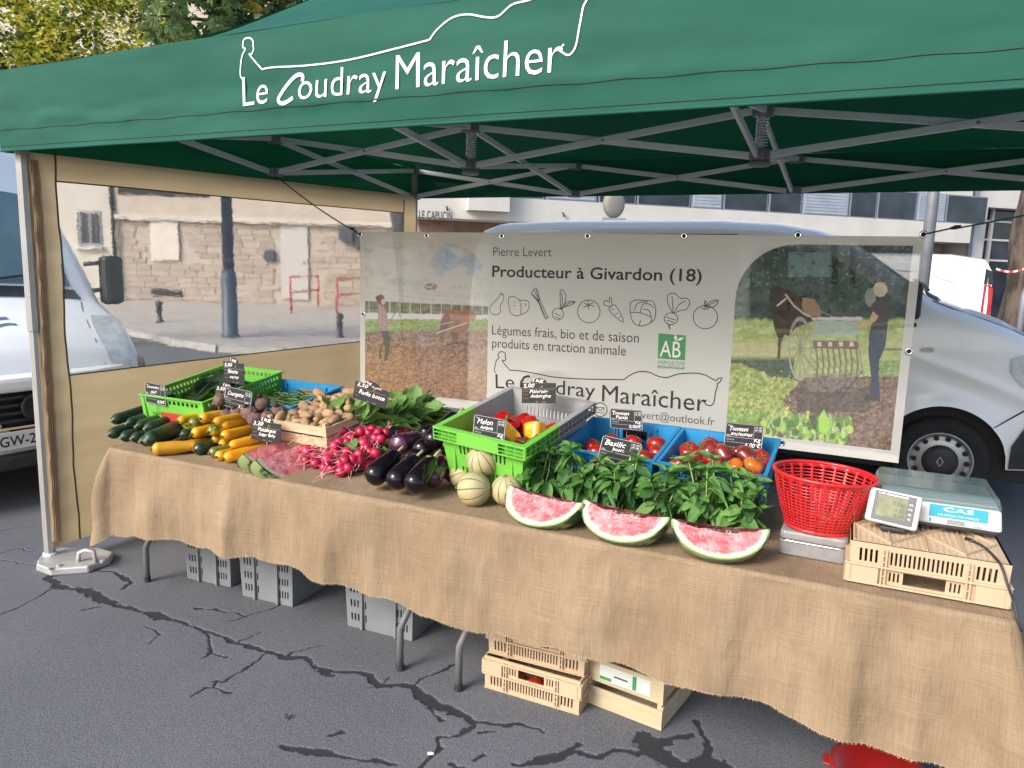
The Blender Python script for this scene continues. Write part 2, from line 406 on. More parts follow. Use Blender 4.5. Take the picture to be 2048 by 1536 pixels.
# near road sheet, with its worn cracks sunk into it
def road():
    x0, x1, y0, y1 = -4.7, .95, 1.15, 3.55
    nx, ny = 1080, 460
    X, Y = np.meshgrid(np.linspace(x0, x1, nx), np.linspace(y0, y1, ny))
    lines = [  # (points in the photo, half width m)
        ([(103, 1152), (120, 1172), (185, 1179), (202, 1203), (273, 1220), (325, 1234), (359, 1244), (410, 1258), (478, 1285), (533, 1305), (581, 1312), (632, 1329), (666, 1350)], .040),
        ([(640, 1332), (700, 1345), (736, 1352), (760, 1370), (831, 1373), (855, 1407), (897, 1421), (948, 1445), (992, 1448), (1044, 1452), (1078, 1465)], .020),
        ([(533, 1309), (492, 1333), (444, 1360)], .012), ([(434, 1357), (424, 1374), (386, 1394)], .010), ([(424, 1374), (458, 1384)], .008),
        ([(948, 1455), (914, 1472), (886, 1479), (869, 1503), (835, 1536)], .014), ([(835, 1373), (855, 1352), (886, 1339), (910, 1328)], .009),
        ([(116, 1169), (51, 1206), (0, 1227), (-60, 1250)], .006), ([(-20, 1062), (30, 1056), (80, 1054)], .010), ([(-10, 1108), (34, 1099), (72, 1101)], .007),
        ([(0, 1115), (40, 1128), (75, 1130)], .010), ([(185, 1140), (240, 1150), (260, 1165), (245, 1180)], .014), ([(205, 1215), (170, 1220)], .010),
        ([(300, 1250), (320, 1268), (295, 1290)], .007), ([(410, 1262), (420, 1300), (400, 1315)], .016), ([(420, 1303), (455, 1310)], .010),
        ([(395, 1215), (430, 1218), (470, 1225), (500, 1235)], .012), ([(455, 1240), (500, 1232), (540, 1220), (560, 1205)], .007), ([(581, 1312), (625, 1292), (655, 1290)], .010),
        ([(478, 1285), (505, 1272), (520, 1265)], .012), ([(740, 1375), (770, 1365), (775, 1350)], .008), ([(855, 1420), (880, 1440)], .014), ([(565, 1490), (640, 1500), (700, 1512), (790, 1526)], .024),
        ([(665, 1470), (690, 1462)], .012), ([(960, 1470), (990, 1468)], .010), ([(1027, 1532), (1146, 1503), (1184, 1517), (1232, 1503), (1300, 1500), (1380, 1470)], .022),
        ([(1160, 1490), (1140, 1500)], .012), ([(940, 1520), (960, 1512)], .012), ([(1380, 1440), (1420, 1480), (1400, 1540)], .045), ([(1290, 1480), (1350, 1520), (1450, 1530)], .05), ([(900, 1530), (930, 1540)], .02)]
    m = np.zeros_like(X); wob = (fbm(X * 9, Y * 9, 4) - .5)
    wx = X + .07 * (fbm(X * 11 + 40, Y * 11, 4) - .5); wy = Y + .07 * (fbm(X * 11, Y * 11 + 70, 4) - .5)
    rag = 1.5 * (fbm(X * 16 + 5, Y * 16, 5) - .5) + .9 * (fbm(X * 55, Y * 55 + 3, 3) - .5)
    for pts, w in lines:
        P = [PZ(p, .008) for p in pts]; x_, y_ = [p.x for p in P], [p.y for p in P]
        sl = np.s_[max(0, int((min(y_) - .2 - y0) / (y1 - y0) * ny)):max(1, int((max(y_) + .2 - y0) / (y1 - y0) * ny)), max(0, int((min(x_) - .2 - x0) / (x1 - x0) * nx)):max(1, int((max(x_) + .2 - x0) / (x1 - x0) * nx))]
        if X[sl].size == 0: continue
        d = segd(wx[sl], wy[sl], list(zip(x_, y_)))
        ww = w * .68 * (.4 + 2.0 * np.clip(fbm(X[sl] * 4 + w * 900, Y[sl] * 4, 3) - .25, 0, 1))
        b = np.clip((1.05 - d / ww + 1.1 * rag[sl] * (d < ww * 2.2)) * 2.2, 0, 1)
        b = np.maximum(b, np.clip(1.6 - d / (.0028 + .05 * w), 0, 1))
        m[sl] = np.maximum(m[sl], b)
    m *= np.clip(.55 + 1.2 * fbm(X * 30 + 9, Y * 30, 3), 0, 1)
    Z = .008 - .004 * m + .0006 * wob + .0007 * (fbm(X * 60, Y * 60, 2) - .5)
    vs = np.stack([X, Y, Z], -1).reshape(-1, 3)
    idx = np.arange(nx * ny).reshape(ny, nx)
    fs = np.stack([idx[:-1, :-1], idx[:-1, 1:], idx[1:, 1:], idx[1:, :-1]], -1).reshape(-1, 4)
    me = bpy.data.meshes.new('road_surface'); me.from_pydata(vs.tolist(), [], fs.tolist()); me.materials.append(M_ASPH)
    a = me.attributes.new('crack', 'FLOAT', 'POINT'); a.data.foreach_set('value', m.ravel().astype(np.float32))
    me.polygons.foreach_set('use_smooth', [True] * len(me.polygons))
    tag(link('road_surface', me), kind='structure')
road()

# pavement across the street with its kerb
M_PAVE = mat('pavement_concrete', (0.30, 0.275, 0.25), .85, (0.38, 0.35, 0.32), 3, bump=.3, bscale=90)
M_KERB = mat('kerb_stone', (0.30, 0.29, 0.28), .8, (0.4, 0.39, 0.37), 6)
kp = [PZ(p, .12) for p in [(-40, 610), (120, 633), (235, 654), (340, 676), (430, 690), (560, 697), (720, 692), (880, 690)]]
far = [FWH * 29 + RTH * 6, FWH * 29 - RTH * 32]
pv = MB().prism([(p.x, p.y) for p in kp] + [(p.x, p.y) for p in far], .119, lambda u, v, n: (u, v, n + .001)).build('pavement', M_PAVE); fixn(pv); tag(pv, kind='structure')
kb = MB()
for a, b in zip(kp[:-1], kp[1:]):
    d = (b - a).normalized(); q = Vector((d.y, -d.x, 0))
    kb.bar(Vector((a.x, a.y, .064)) + q * .055 + d * .006, Vector((b.x, b.y, .064)) + q * .055 - d * .006, .11, .12)
tag(kb.build('kerb', M_KERB), kind='structure')

# ------------------------------------------------------------------ buildings
M_CREAM = mat('cream_render', (0.40, 0.345, 0.29), .9, (0.46, 0.40, 0.345), 1.5, bump=.15, bscale=40)
M_CREAM2 = mat('pale_render', (0.46, 0.42, 0.375), .9, (0.52, 0.48, 0.43), 1.2, bump=.1, bscale=40)
M_STONE = mat('rubble_stone', (0.33, 0.275, 0.23), .95, (0.39, 0.33, 0.285), 3, bump=.35, bscale=14, rand=.12)
M_MORTAR = mat('mortar', (0.36, 0.31, 0.265), .95, (0.42, 0.37, 0.32), 5)
M_WHITEC = mat('white_concrete', (0.54, 0.52, 0.48), .85, (0.60, 0.58, 0.54), 1.2, bump=.1)
M_DGLASS = mat('dark_glazing', (0.012, 0.016, 0.026), .08, (0.035, 0.045, 0.07), 1.2, spec=.6)
M_BLIND = mat('grey_blind', (0.30, 0.34, 0.40), .6, (0.36, 0.40, 0.46), 2)
M_FRAME = mat('grey_frame', (0.22, 0.26, 0.32), .5)
M_PANEL = mat('pale_panel', (0.52, 0.47, 0.41), .7, (0.58, 0.53, 0.47), 2)
M_DARK = mat('dark_void', (0.02, 0.02, 0.022), .8)
M_IRON = mat('dark_iron', (0.03, 0.035, 0.045), .5, (0.05, 0.055, 0.07), 9)
M_ORANGE = mat('autumn_reflection_leaf', (0.30, 0.10, 0.03), .8, (0.12, 0.05, 0.02), 9)

class Facade:
    """a house front standing on its own vertical plane; rect() takes photo pixels of a rectangle on that plane"""
    def __init__(s, name, label, D, px0, yaw=0.0, cat='building'):
        s.o = Vector(PP((px0, 600), FWH * D, FWH)); s.o.z = 0
        s.yaw = YAWC + yaw; s.nrm = Vector((-math.sin(s.yaw), math.cos(s.yaw), 0))
        s.t = thing(name, label, cat, s.o, (0, 0, s.yaw)); s.Mi = PM[s.t.name].inverted()
    def uv(s, p):
        q = s.Mi @ PP(p, s.o, s.nrm); return q.x, q.z
    def rect(s, p0, p1, name, m, y0, y1, parent=None, bevel=0):
        u0, z0 = s.uv(p0); u1, z1 = s.uv(p1)
        return MB().box((min(u0, u1), y0, min(z0, z1)), (max(u0, u1), y1, max(z0, z1))).build(name, m, parent or s.t, bevel=bevel)

# --- stone house across the street (seen through the clear tent window)
FA = Facade('stone_house', 'cream house with rubble stone ground floor across the street behind the clear window', 26, 480)
u0, _ = FA.uv((-250, 500)); u1, _ = FA.uv((212, 500)); us0, _ = FA.uv((214, 500)); us1, _ = FA.uv((832, 500))
zt = FA.uv((215, 437))[1]
MB().box((u0, .0, .1), (u1, 8, 10)).build('rendered_wall', M_CREAM2, FA.t)
MB().box((us0, .092, .1), (us1, 8, zt)).build('stone_wall_core', M_MORTAR, FA.t)
MB().box((us0, -.02, zt), (us1, 8, 10)).build('upper_wall', M_CREAM, FA.t)
MB().box((us0, -.10, zt), (us1, -.021, zt + .16)).build('string_course', M_CREAM2, FA.t)
dp = MB().tube([(u1 + .06, -.08, .15), (u1 + .06, -.08, 9)], .06, 8).build('downpipe', M_IRON, FA.t, True)
wf = FA.rect((142, 420), (190, 492), 'window', M_FRAME, -.03, .0 - .002)
FA.rect((147, 425), (165, 487), 'pane', M_DGLASS, -.035, -.031, wf); FA.rect((168, 425), (186, 487), 'pane', M_DGLASS, -.035, -.031, wf)
for k in range(5):
    a, z0 = FA.uv((147 + k * 9, 487)); _, z1 = FA.uv((147, 425))
    MB().tube([(a, -.09, z0), (a, -.09, z1)], .015, 6).build('bar', M_IRON, wf)
FA.rect((138, 492), (194, 498), 'window_sill', M_WHITEC, -.16, -.002)
sw = FA.rect((222, 374), (402, 393), 'window', M_DARK, -.05, -.022)
FA.rect((284, 440), (342, 522), 'blocked_window', M_PANEL, .0, .091)
dr = FA.rect((543, 442), (600, 598), 'door', mat('pale_door', (0.42, 0.40, 0.385), .5), .02, .091)
MB().tube([(FA.uv((594, 525))[0], .0, FA.uv((594, 525))[1])] + [(FA.uv((594, 525))[0] - .1, -.01, FA.uv((594, 525))[1])], .015, 6).build('door_handle', M_IRON, dr)
FA.rect((512, 500), (532, 522), 'meter_box', M_IRON, -.04, .1); FA.rect((662, 455), (690, 482), 'wall_lantern', M_IRON, -.2, .02)
FA.rect((690, 470), (724, 495), 'wall_sign', M_IRON, -.1, .02)
FA.rect((288, 578), (346, 590), 'vent_grille', M_DARK, -.01, .1)
sb = [MB().box((-.5, -.5, -.5), (.5, .5, .5)).mesh('stone_block', M_STONE)]
bmb = bmesh.new(); bmb.from_mesh(sb[0]); bmesh.ops.bevel(bmb, geom=bmb.edges[:], offset=.07, segments=1, affect='EDGES'); bmb.to_mesh(sb[0]); bmb.free()
holes = [FA.uv((284, 522)) + FA.uv((342, 437)), FA.uv((543, 600)) + FA.uv((600, 437))]
z = .14; rr = random.Random(3)
while z < zt - .05:
    h = min(rr.uniform(.19, .225), zt - z); x = us0 + rr.uniform(0, .3)
    while x < FA.uv((765, 500))[0]:
        w = rr.uniform(.42, .72)
        if not any(x + w > a and x < c and z + h > b and z < d for a, b, c, d in holes):
            inst(sb[0], 'stone_block', FA.t, (x + w / 2, .1 + rr.uniform(0, .012), z + h / 2), (0, 0, 0), (w - .014, .09, h - .014))
        x += w
    z += h

# --- white building with ribbon windows and the lettering
FB = Facade('apartment_block', 'white concrete building with lettering and long ribbon of dark windows behind the van', 22.5, 1015, .30)
ul = FB.uv((832, 440))[0]; ur = FB.uv((1945, 440))[0]
zb = 2.95
MB().box((ul, 0, zb), (ur, 9, 3.62)).build('lower_band', M_WHITEC, FB.t)
MB().box((ul + .3, 1.2, .05), (ur, 9, zb)).build('shopfront_wall', mat('brown_shopfront', (0.16, 0.09, 0.06), .7, (0.28, 0.18, 0.13), 2), FB.t)
MB().box((ul, .12, 4.62), (ur, 9, 5.25)).build('upper_band', M_WHITEC, FB.t)
MB().box((ul, .30, 5.25), (ur, 9, 12)).build('upper_storeys', M_WHITEC, FB.t)
MB().box((ul, .35, 3.62), (ur, 9, 4.62)).build('window_recess', M_DARK, FB.t)
MB().box((ul, -.02, 3.60), (FB.uv((1015, 440))[0], .34, 4.63)).build('corner_wall', M_WHITEC, FB.t)
p0 = FB.uv((931, 421)); p1 = FB.uv((1013, 400))
MB().box((p0[0], -.35, p0[1]), (p1[0], -.021, 4.4)).build('projecting_bay', M_WHITEC, FB.t)
rr = random.Random(5); x = FB.uv((1018, 440))[0]; k = 0
while x < ur - .8:
    w = [1.15, 1.7, 1.3, 1.9][k % 4]
    wn_ = MB().box((x, .10, 3.62), (x + w - .05, .16, 4.62)).build('window', M_FRAME, FB.t)
    MB().box((x + .05, .085, 3.67), (x + w - .1, .099, 4.58)).build('pane', M_DGLASS if k % 3 != 1 else M_BLIND, wn_)
    if k % 3 == 1:
        for q in range(9):
            MB().box((x + .06, .07, 3.69 + q * .1), (x + w - .11, .0845, 3.77 + q * .1)).build('slat', M_BLIND, wn_)
    x += w; k += 1
lt = MB(); FBx = lambda u, v, n: (u, -.012 - n, v)
a = FB.uv((838, 437)); b = FB.uv((904, 438))
text_fit(lt, 'LE CAPUCIN', a, (b[0], a[1]), .24, FBx, 0.0, offset=.004, spacing=1.1)
lt.build('lettering', M_IRON, FB.t)
for p in [(893, 417), (1125, 429)]:
    q = FB.uv(p); MB().tube([(q[0], -.14, q[1] - .06), (q[0], -.03, q[1] + .05)], .03, 6).build('wall_spout', M_IRON, FB.t)
# --- concrete building on the right
FC = Facade('concrete_building', 'grey concrete building with tall dark glazing at the far right', 29, 1990, .30)
MB().box((FC.uv((1948, 450))[0], 0, .05), (FC.uv((1972, 450))[0], 8, 12)).build('pier', M_WHITEC, FC.t)
MB().box((FC.uv((1972, 450))[0], .6, .05), (FC.uv((2500, 450))[0], 8, 12)).build('glazed_wall', M_DGLASS, FC.t)
MB().box((FC.uv((1972, 450))[0], .0, FC.uv((1990, 415))[1]), (FC.uv((2500, 450))[0], .599, FC.uv((1990, 372))[1])).build('lintel', M_WHITEC, FC.t)
MB().tube([(FC.uv((1940, 450))[0], -.1, .05), (FC.uv((1940, 450))[0], -.1, 9)], .09, 8).build('downpipe', M_FRAME, FC.t, True)
for px in (2006, 2060):
    MB().box((FC.uv((px, 450))[0], .5, .05), (FC.uv((px + 5, 450))[0], .598, 6)).build('mullion', M_WHITEC, FC.t)
for py in (440, 478, 520):
    MB().box((FC.uv((1973, py))[0], .52, FC.uv((1990, py + 2))[1]), (FC.uv((2200, py))[0], .597, FC.uv((1990, py - 2))[1])).build('transom', M_WHITEC, FC.t)

# ------------------------------------------------------------------ street furniture
def lathe_thing(name, label, cat, loc, parts, group=None, rot=(0, 0, 0)):
    t = thing(name, label, cat, loc, rot, group)
    for pn, prof, m, n in parts:
        MB().lathe(prof, n).build(pn, m, t, True)
    return t
M_POST = mat('blue_grey_paint', (0.055, 0.075, 0.12), .45, (0.075, 0.095, 0.14), 4)
b0 = PZ((448, 672), .12)
lathe_thing('lamp_post', 'tall dark blue lamp post on the kerb seen through the clear window', 'lamp post', b0,
            [('base_sleeve', [(.17, 0), (.17, .05), (.155, .06), (.145, 1.15), (.11, 1.3)], M_POST, 20), ('pole', [(.105, 1.28), (.085, 9.5)], M_POST, 16)])
lp = bpy.data.objects['lamp_post']
MB().tube([(0, 0, 9.4), (.05, .1, 9.9), (.3, .6, 10.1), (.6, 1.2, 10.1)], .05, 8).build('arm', M_POST, lp, True)
MB().box((.5, 1.0, 10.0), (.8, 1.7, 10.16)).build('lamp_head', M_POST, lp, bevel=.05)
bprof = [(.085, 0), (.085, .06), (.06, .1), (.055, .42), (.075, .45), (.075, .49), (.045, .52), (.05, .56), (.075, .62), (.08, .68), (.06, .75), (.02, .79), (0, .795)]
for px, py, lb in [(306, 643, 'dark iron bollard with ball top on the pavement left of the lamp post'), (666, 673, 'dark iron bollard with ball top on the pavement right of the lamp post')]:
    t = lathe_thing('bollard', lb, 'bollard', PZ((px, py), .12), [('shaft', bprof[:7], M_IRON, 14), ('ball_top', bprof[6:], M_IRON, 14)], 'bollards on the pavement')
    t.scale = (1, 1, .62)
M_RED = mat('red_paint', (0.45, 0.04, 0.05), .5)
def railing(pts, label):
    q = [PZ(p, .12) for p in pts]; t = thing('railing', label, 'railing', q[0], group='red safety railings')
    l = [p - q[0] for p in q]
    for p in l: MB().tube([p, p + Vector((0, 0, 1.05))], .03, 8).build('post', M_RED, t, True)
    for a, b in zip(l[:-1], l[1:]):
        for z in (1.02, .55): MB().tube([a + Vector((0, 0, z)), b + Vector((0, 0, z))], .025, 8).build('rail', M_RED, t, True)
railing([(566, 622), (620, 612)], 'red tubular railing on the pavement before the pale door')
railing([(657, 628), (716, 616)], 'red tubular railing on the pavement at the banner edge')
bx = PZ((490, 605), .12); t = thing('utility_cabinet', 'small white utility cabinet on the pavement beside the stone wall', 'cabinet', bx, (0, 0, YAWC))
MB().box((-.2, -.12, 0), (.2, .12, .78)).build('body', M_WHITEC, t, bevel=.01); MB().box((-.22, -.14, .78), (.22, .14, .83)).build('lid', M_WHITEC, t, bevel=.01)
MB().box((-.18, -.128, .05), (.18, -.121, .74)).build('door', M_PANEL, t)
# round lantern above the van
ro = PY((1228, 440), 12.5); t = thing('street_lantern', 'round disc lantern on a post above the white van roof', 'lantern', (ro.x, ro.y, 0), (0, 0, YAWC))
MB().tube([(0, 0, 0), (0, 0, ro.z - .02)], .06, 10).build('post', M_IRON, t, True)
MB().box((-.19, -.1, ro.z - .03), (.19, .1, ro.z + .03)).build('bracket', M_FRAME, t)
Mx = Matrix.Translation((0.0, 0, ro.z + .27)) @ Matrix.Rotation(.5, 4, 'Z') @ Matrix.Rotation(PI / 2, 4, 'X')
MB().lathe([(.0, .06), (.12, .055), (.19, .03), (.205, 0), (.205, -.06), (.1, -.12), (0, -.13)], 24, Mx, sy=1.15).build('disc', mat('lantern_shell', (0.28, 0.27, 0.23), .5), t, True)
# grey post behind the van
po = PY((1862, 430), 8.75); t = thing('steel_post', 'grey steel post standing between the two white vans', 'post', (po.x, po.y, 0))
MB().tube([(0, 0, 0), (0, 0, 4.2)], .055, 12).build('shaft', mat('galvanised', (0.13, 0.14, 0.16), .6, (0.18, 0.19, 0.21), 6, metal=.2), t, True)
MB().tube([(0, 0, 0), (0, 0, .12)], .11, 12).build('foot', M_FRAME, t, True)

# ------------------------------------------------------------------ trees
M_BARK = mat('bark', (0.035, 0.028, 0.022), .95, (0.115, 0.088, 0.068), 9, bump=1.0, bscale=16, stretch=(1, 1, .3), ramp=(.4, .6))
def leafmats(pref, cols):
    return [mat(pref + '_%d' % i, c, .55, tuple(x * .7 for x in c), 6, transl=.5, spec=.4) for i, c in enumerate(cols)]
LM_GREEN = leafmats('chestnut_leaf', [(0.15, 0.25, 0.08), (0.22, 0.34, 0.13), (0.09, 0.16, 0.055), (0.30, 0.40, 0.18), (0.65, 0.50, 0.06)])
LM_YEL = leafmats('golden_leaf', [(0.78, 0.70, 0.06), (0.60, 0.62, 0.07), (0.24, 0.34, 0.05), (0.92, 0.80, 0.14), (0.09, 0.15, 0.03)])
def crown(blobs, n, size, mats, seed, weights, palmate=False):
    r = random.Random(seed); mb = MB(); tot = sum(b[3] ** 2 for b in blobs)
    def rnd():
        while True:
            d = Vector((r.uniform(-1, 1), r.uniform(-1, 1), r.uniform(-1, 1)))
            if d.length < 1: return d
    for b in blobs:
        c = Vector(b[:3]); R = b[3]; nb = int(n * R ** 2 / tot); per = 26 if palmate else 70
        for _ in range(max(1, nb // per)):
            d = rnd(); d = d.normalized() * (d.length ** .5); cc = c + d * R; rc = R * r.uniform(.10, .24) + size * .8; pm = r.choices(range(len(mats)), weights)[0]
            for _q in range(per):
                p = cc + rnd() * rc * r.choice((1, 1, 1.5)); s = size * r.uniform(.55, 1.25); mi = pm if r.random() < .72 else r.choices(range(len(mats)), weights)[0]
                e = Euler((r.uniform(-1, .9), r.uniform(-.9, .9), r.uniform(0, 6.28))).to_matrix()
                if palmate:
                    for q in range(5):
                        a = (q - 2) * .62; sc = s * (1 - .14 * abs(q - 2)); ca, sa = math.cos(a), math.sin(a)
                        L = [(0, 0, 0), (.16, .45, -.03), (.17, .72, -.12), (0, 1, -.26), (-.17, .72, -.12), (-.16, .45, -.03)]
                        mb.add([p + e @ (Vector((x * ca - y * sa, x * sa + y * ca, z)) * sc) for x, y, z in L], [(0, 1, 2, 3), (0, 3, 4, 5)], mi)
                else:
                    L = [(0, -.1, 0), (.32, .3, .05), (.3, .7, 0), (0, 1, -.12), (-.3, .7, 0), (-.32, .3, .05)]
                    mb.add([p + e @ (Vector(q) * s) for q in L], [(0, 1, 2, 3), (0, 3, 4, 5)], mi)
    return mb
def tree(name, label, base, top, limbs, blobs, n, size, mats, seed, weights, r0=.16, palmate=False):
    t = thing(name, label, 'tree', base, group='street trees')
    rel = lambda p: Vector(p) - Vector(base)
    m = MB(); T = rel(top); m.tube([Vector((0, 0, 0)), T * .3 + Vector((.05, 0, 0)), T * .65, T], [r0 * 1.25, r0, r0 * .8, r0 * .5], 12)
    for l in limbs:
        e = rel(l); s = T * .62; mid = (s + e) / 2 + Vector((0, 0, .35)); m.tube([s, mid, e], [r0 * .45, r0 * .28, r0 * .08], 7)
    m.build('trunk', M_BARK, t, True)
    crown([tuple(rel(b[:3])) + (b[3],) for b in blobs], n, size, mats, seed, weights, palmate).build('crown', mats, t)
def at(px, py, dist):
    r = Vector(_ray((px, py))).normalized(); return Vector((0, 0, CAMH)) + r * dist
bs = PZ((60, 620), .12); bs = at(66, 500, 15.5); bs.z = .0
tree('golden_tree', 'tree with sunlit yellow and green leaves above the left tent corner', bs, at(40, -60, 16.5), [at(60, 20, 15), at(180, 60, 15), at(240, -40, 16), at(-60, 60, 15)],
     [tuple(at(30, 40, 15)) + (1.35,), tuple(at(140, 100, 15.5)) + (1.0,), tuple(at(230, 60, 16)) + (1.0,), tuple(at(120, -60, 15)) + (1.5,), tuple(at(-80, 100, 15)) + (1.2,), tuple(at(270, -60, 17)) + (1.3,), tuple(at(60, 150, 15)) + (.7,)],
     17000, .085, LM_YEL, 4, [5, 4, 5, 4, 5], .17)
bs = at(816, 500, 13.0); bs.z = .0
tree('chestnut_tree', 'green chestnut tree with broad palmate leaves above the tent edge', bs, at(700, -260, 12.5), [at(430, 10, 10.5), at(340, -20, 10.5), at(300, 30, 10), at(520, -60, 11)],
     [tuple(at(360, 10, 10.5)) + (.62,), tuple(at(420, -45, 10.5)) + (.75,), tuple(at(310, -60, 10.8)) + (.7,), tuple(at(525, -50, 11)) + (.5,), tuple(at(450, 55, 10.6)) + (.4,), tuple(at(600, -140, 11.5)) + (1.2,)],
     2700, .13, LM_GREEN, 9, [5, 5, 3, 4, 1.4], .13, True)
# leaning trunk at the right edge
tb = PZ((2040, 700), 0); tb = PY((2044, 690), 12.5); tb.z = 0
t = thing('roadside_tree', 'brown ridged tree trunk leaning at the right edge behind the vans', 'tree', tb, group='street trees')
top = PY((2100, 250), 12.5) - tb
m = MB(); N = 14
pts = [Vector((top.x * (k / N) ** 1.1, 0, top.z * k / N)) for k in range(N + 1)]
pts = [Vector((p.x + .03 * math.sin(i * 1.3), p.y, p.z)) for i, p in enumerate(pts)]
m.tube(pts, [.34 - .10 * k / N + .12 * math.exp(-k * .8) for k in range(N + 1)], 20)
m.build('trunk', M_BARK, t, True)
crown([(top.x + .3, 0, top.z + 2.2, 1.6), (top.x - .8, .3, top.z + 1.6, 1.1), (top.x + 1.3, .2, top.z + 1.7, 1.2)], 2500, .13, LM_GREEN, 12, [5, 5, 3, 3, .6]).build('crown', LM_GREEN, t)
# ================================================================== VEHICLES
M_VWHITE = mat('white_car_paint', (0.90, 0.91, 0.92), .30, (0.92, 0.93, 0.94), 1.5, coat=.5)
M_VGREY = mat('silver_car_paint', (0.38, 0.46, 0.52), .3, coat=.5)
M_PLAST = mat('black_plastic', (0.022, 0.023, 0.026), .55, (0.035, 0.036, 0.04), 12)
M_GPLAST = mat('grey_plastic_bumper', (0.22, 0.24, 0.28), .6, (0.26, 0.28, 0.32), 8)
M_CGLASS = mat('car_glass', (0.02, 0.035, 0.04), .05, (0.05, 0.075, 0.08), 2, spec=.8)
M_SCREEN = mat('windscreen_glass', (0.10, 0.17, 0.19), .06, (0.16, 0.24, 0.26), 1.5, spec=.9)
M_TYRE = mat('tyre_rubber', (0.014, 0.014, 0.015), .85, (0.022, 0.022, 0.023), 30, bump=.2)
M_RIM = mat('silver_rim', (0.38, 0.39, 0.40), .38, (0.46, 0.47, 0.48), 5, metal=.6)
M_CHROME = mat('chrome', (0.75, 0.76, 0.78), .15, metal=1.0)
M_HEADL = mat('headlamp_lens', (0.50, 0.56, 0.58), .12, (0.70, 0.76, 0.76), 14, spec=.8, coat=.8)
M_TAIL = mat('red_lamp', (0.55, 0.015, 0.02), .15, (0.35, 0.01, 0.015), 12, coat=.6)

def interp(pts, x):
    if x <= pts[0][0]: return pts[0][1]
    for (a, va), (b, vb) in zip(pts[:-1], pts[1:]):
        if x <= b: return va + (vb - va) * (x - a) / max(b - a, 1e-9)
    return pts[-1][1]
class Body:
    crease = None
    def __init__(s, st, plan, zb, arches, tz, tw, r, crown, ar=.40, awz=.31):
        s.st, s.plan, s.zb0, s.arch, s.tz, s.tw, s.r, s.crown, s.ar, s.awz = st, plan, zb, arches, tz, tw, r, crown, ar, awz
    def zb(s, x):
        z = s.zb0
        for a in s.arch:
            d = abs(x - a)
            if d < s.ar: z = max(z, s.awz + math.sqrt(s.ar ** 2 - d * d))
        return z
    def zt(s, x): return interp(s.st, x)
    def hw(s, x): return interp(s.plan, x)
    def ys(s, x, z):
        t = max(0, (z - s.tz)); lo = max(0, .5 - z); y = s.hw(x) - s.tw * t ** 1.25 - .10 * lo
        if s.crease:
            x0, z0, x1, z1, am = s.crease; f = (x - x0) / (x1 - x0)
            if f > -.3: zc = z0 + (z1 - z0) * f + .06 * f * (1 - f); y += am * min(1, (f + .3) * 2) * (math.exp(-((z - zc) / .035) ** 2) - .8 * math.exp(-((z - zc + .10) / .06) ** 2))
        for a in s.arch:
            d = math.hypot(x - a, z - s.awz)
            if s.ar - .01 < d < s.ar + .09: y += .022 * (1 - abs(d - s.ar) / .09)
        return y
    def side(s, x, z, off=.0, sg=-1):
        return Vector((x, sg * (s.ys(x, z) + off), z))
    def section(s, x, zt):
        zb = min(s.zb(x), zt - .03); r = min(s.r, (zt - zb) * .45); out = []
        for k in range(27):
            z = zb + (zt - r - zb) * k / 26; out.append((s.ys(x, z), z))
        ye = s.ys(x, zt - r)
        for k in range(1, 5):
            a = k / 4 * PI / 2; out.append((ye - r * (1 - math.cos(a)), zt - r + r * math.sin(a)))
        for k in range(1, 6):
            y = (ye - r) * (1 - k / 5); out.append((y, zt + s.crown * (1 - (y / max(ye - r, .01)) ** 2)))
        return out
    def top(s, x, y, off=.0):
        zt = s.zt(x); r = s.r; ye = s.ys(x, zt - r) - r
        z = zt + s.crown * (1 - (y / ye) ** 2) if abs(y) < ye else zt - r + math.sqrt(max(0, r * r - (abs(y) - ye) ** 2))
        dx = .02; sl = (s.zt(x + dx) - s.zt(x - dx)) / (2 * dx); n = Vector((-sl, 0, 1)).normalized()
        return Vector((x, y, z)) + n * off
    def mesh(s, extra=()):
        xs = sorted(set([p[0] for p in s.st] + [p[0] for p in s.plan] + list(extra)))
        for a in s.arch: xs += [a + s.ar * math.cos(t * PI / 16) for t in range(17)] + [a - s.ar - .002, a + s.ar + .002]
        xs = sorted(x for x in set(round(x, 4) for x in xs) if s.st[0][0] <= x <= s.st[-1][0])
        d = [xs[0]]
        for x in xs[1:]:
            k = int((x - d[-1]) / .06)
            if k > 0:
                a = d[-1]; d += [a + (x - a) * (q + 1) / (k + 1) for q in range(k)]
            d.append(x)
        rows = []
        for x in d:
            h = s.section(x, s.zt(x)); rows.append([Vector((x, -y, z)) for y, z in h] + [Vector((x, y, z)) for y, z in h[-2::-1]])
        m = MB(); n = len(rows[0]); m.add([v for r in rows for v in r], [(i * n + k, i * n + k + 1, (i + 1) * n + k + 1, (i + 1) * n + k) for i in range(len(rows) - 1) for k in range(n - 1)])
        m.add(rows[0], [tuple(range(n))]); m.add(rows[-1], [tuple(range(n - 1, -1, -1))])
        return m
    def patch(s, pts, off=.006, sg=-1, th=.004):
        """thin plate lying on the side of the body, outline in (x,z)"""
        m = MB(); n = len(pts)
        a = [s.side(x, z, off, sg) for x, z in pts]; b = [s.side(x, z, off - th - .006, sg) for x, z in pts]
        return m.add(a + b, [tuple(range(n)), tuple(range(2 * n - 1, n - 1, -1))] + [(i, (i + 1) % n, n + (i + 1) % n, n + i) for i in range(n)])
    def topgrid(s, x0, x1, yf, off=.006, nx=10, ny=10):
        return MB().grid(lambda u, v: s.top(x0 + (x1 - x0) * u, yf(x0 + (x1 - x0) * u) * (2 * v - 1), off), nx, ny)
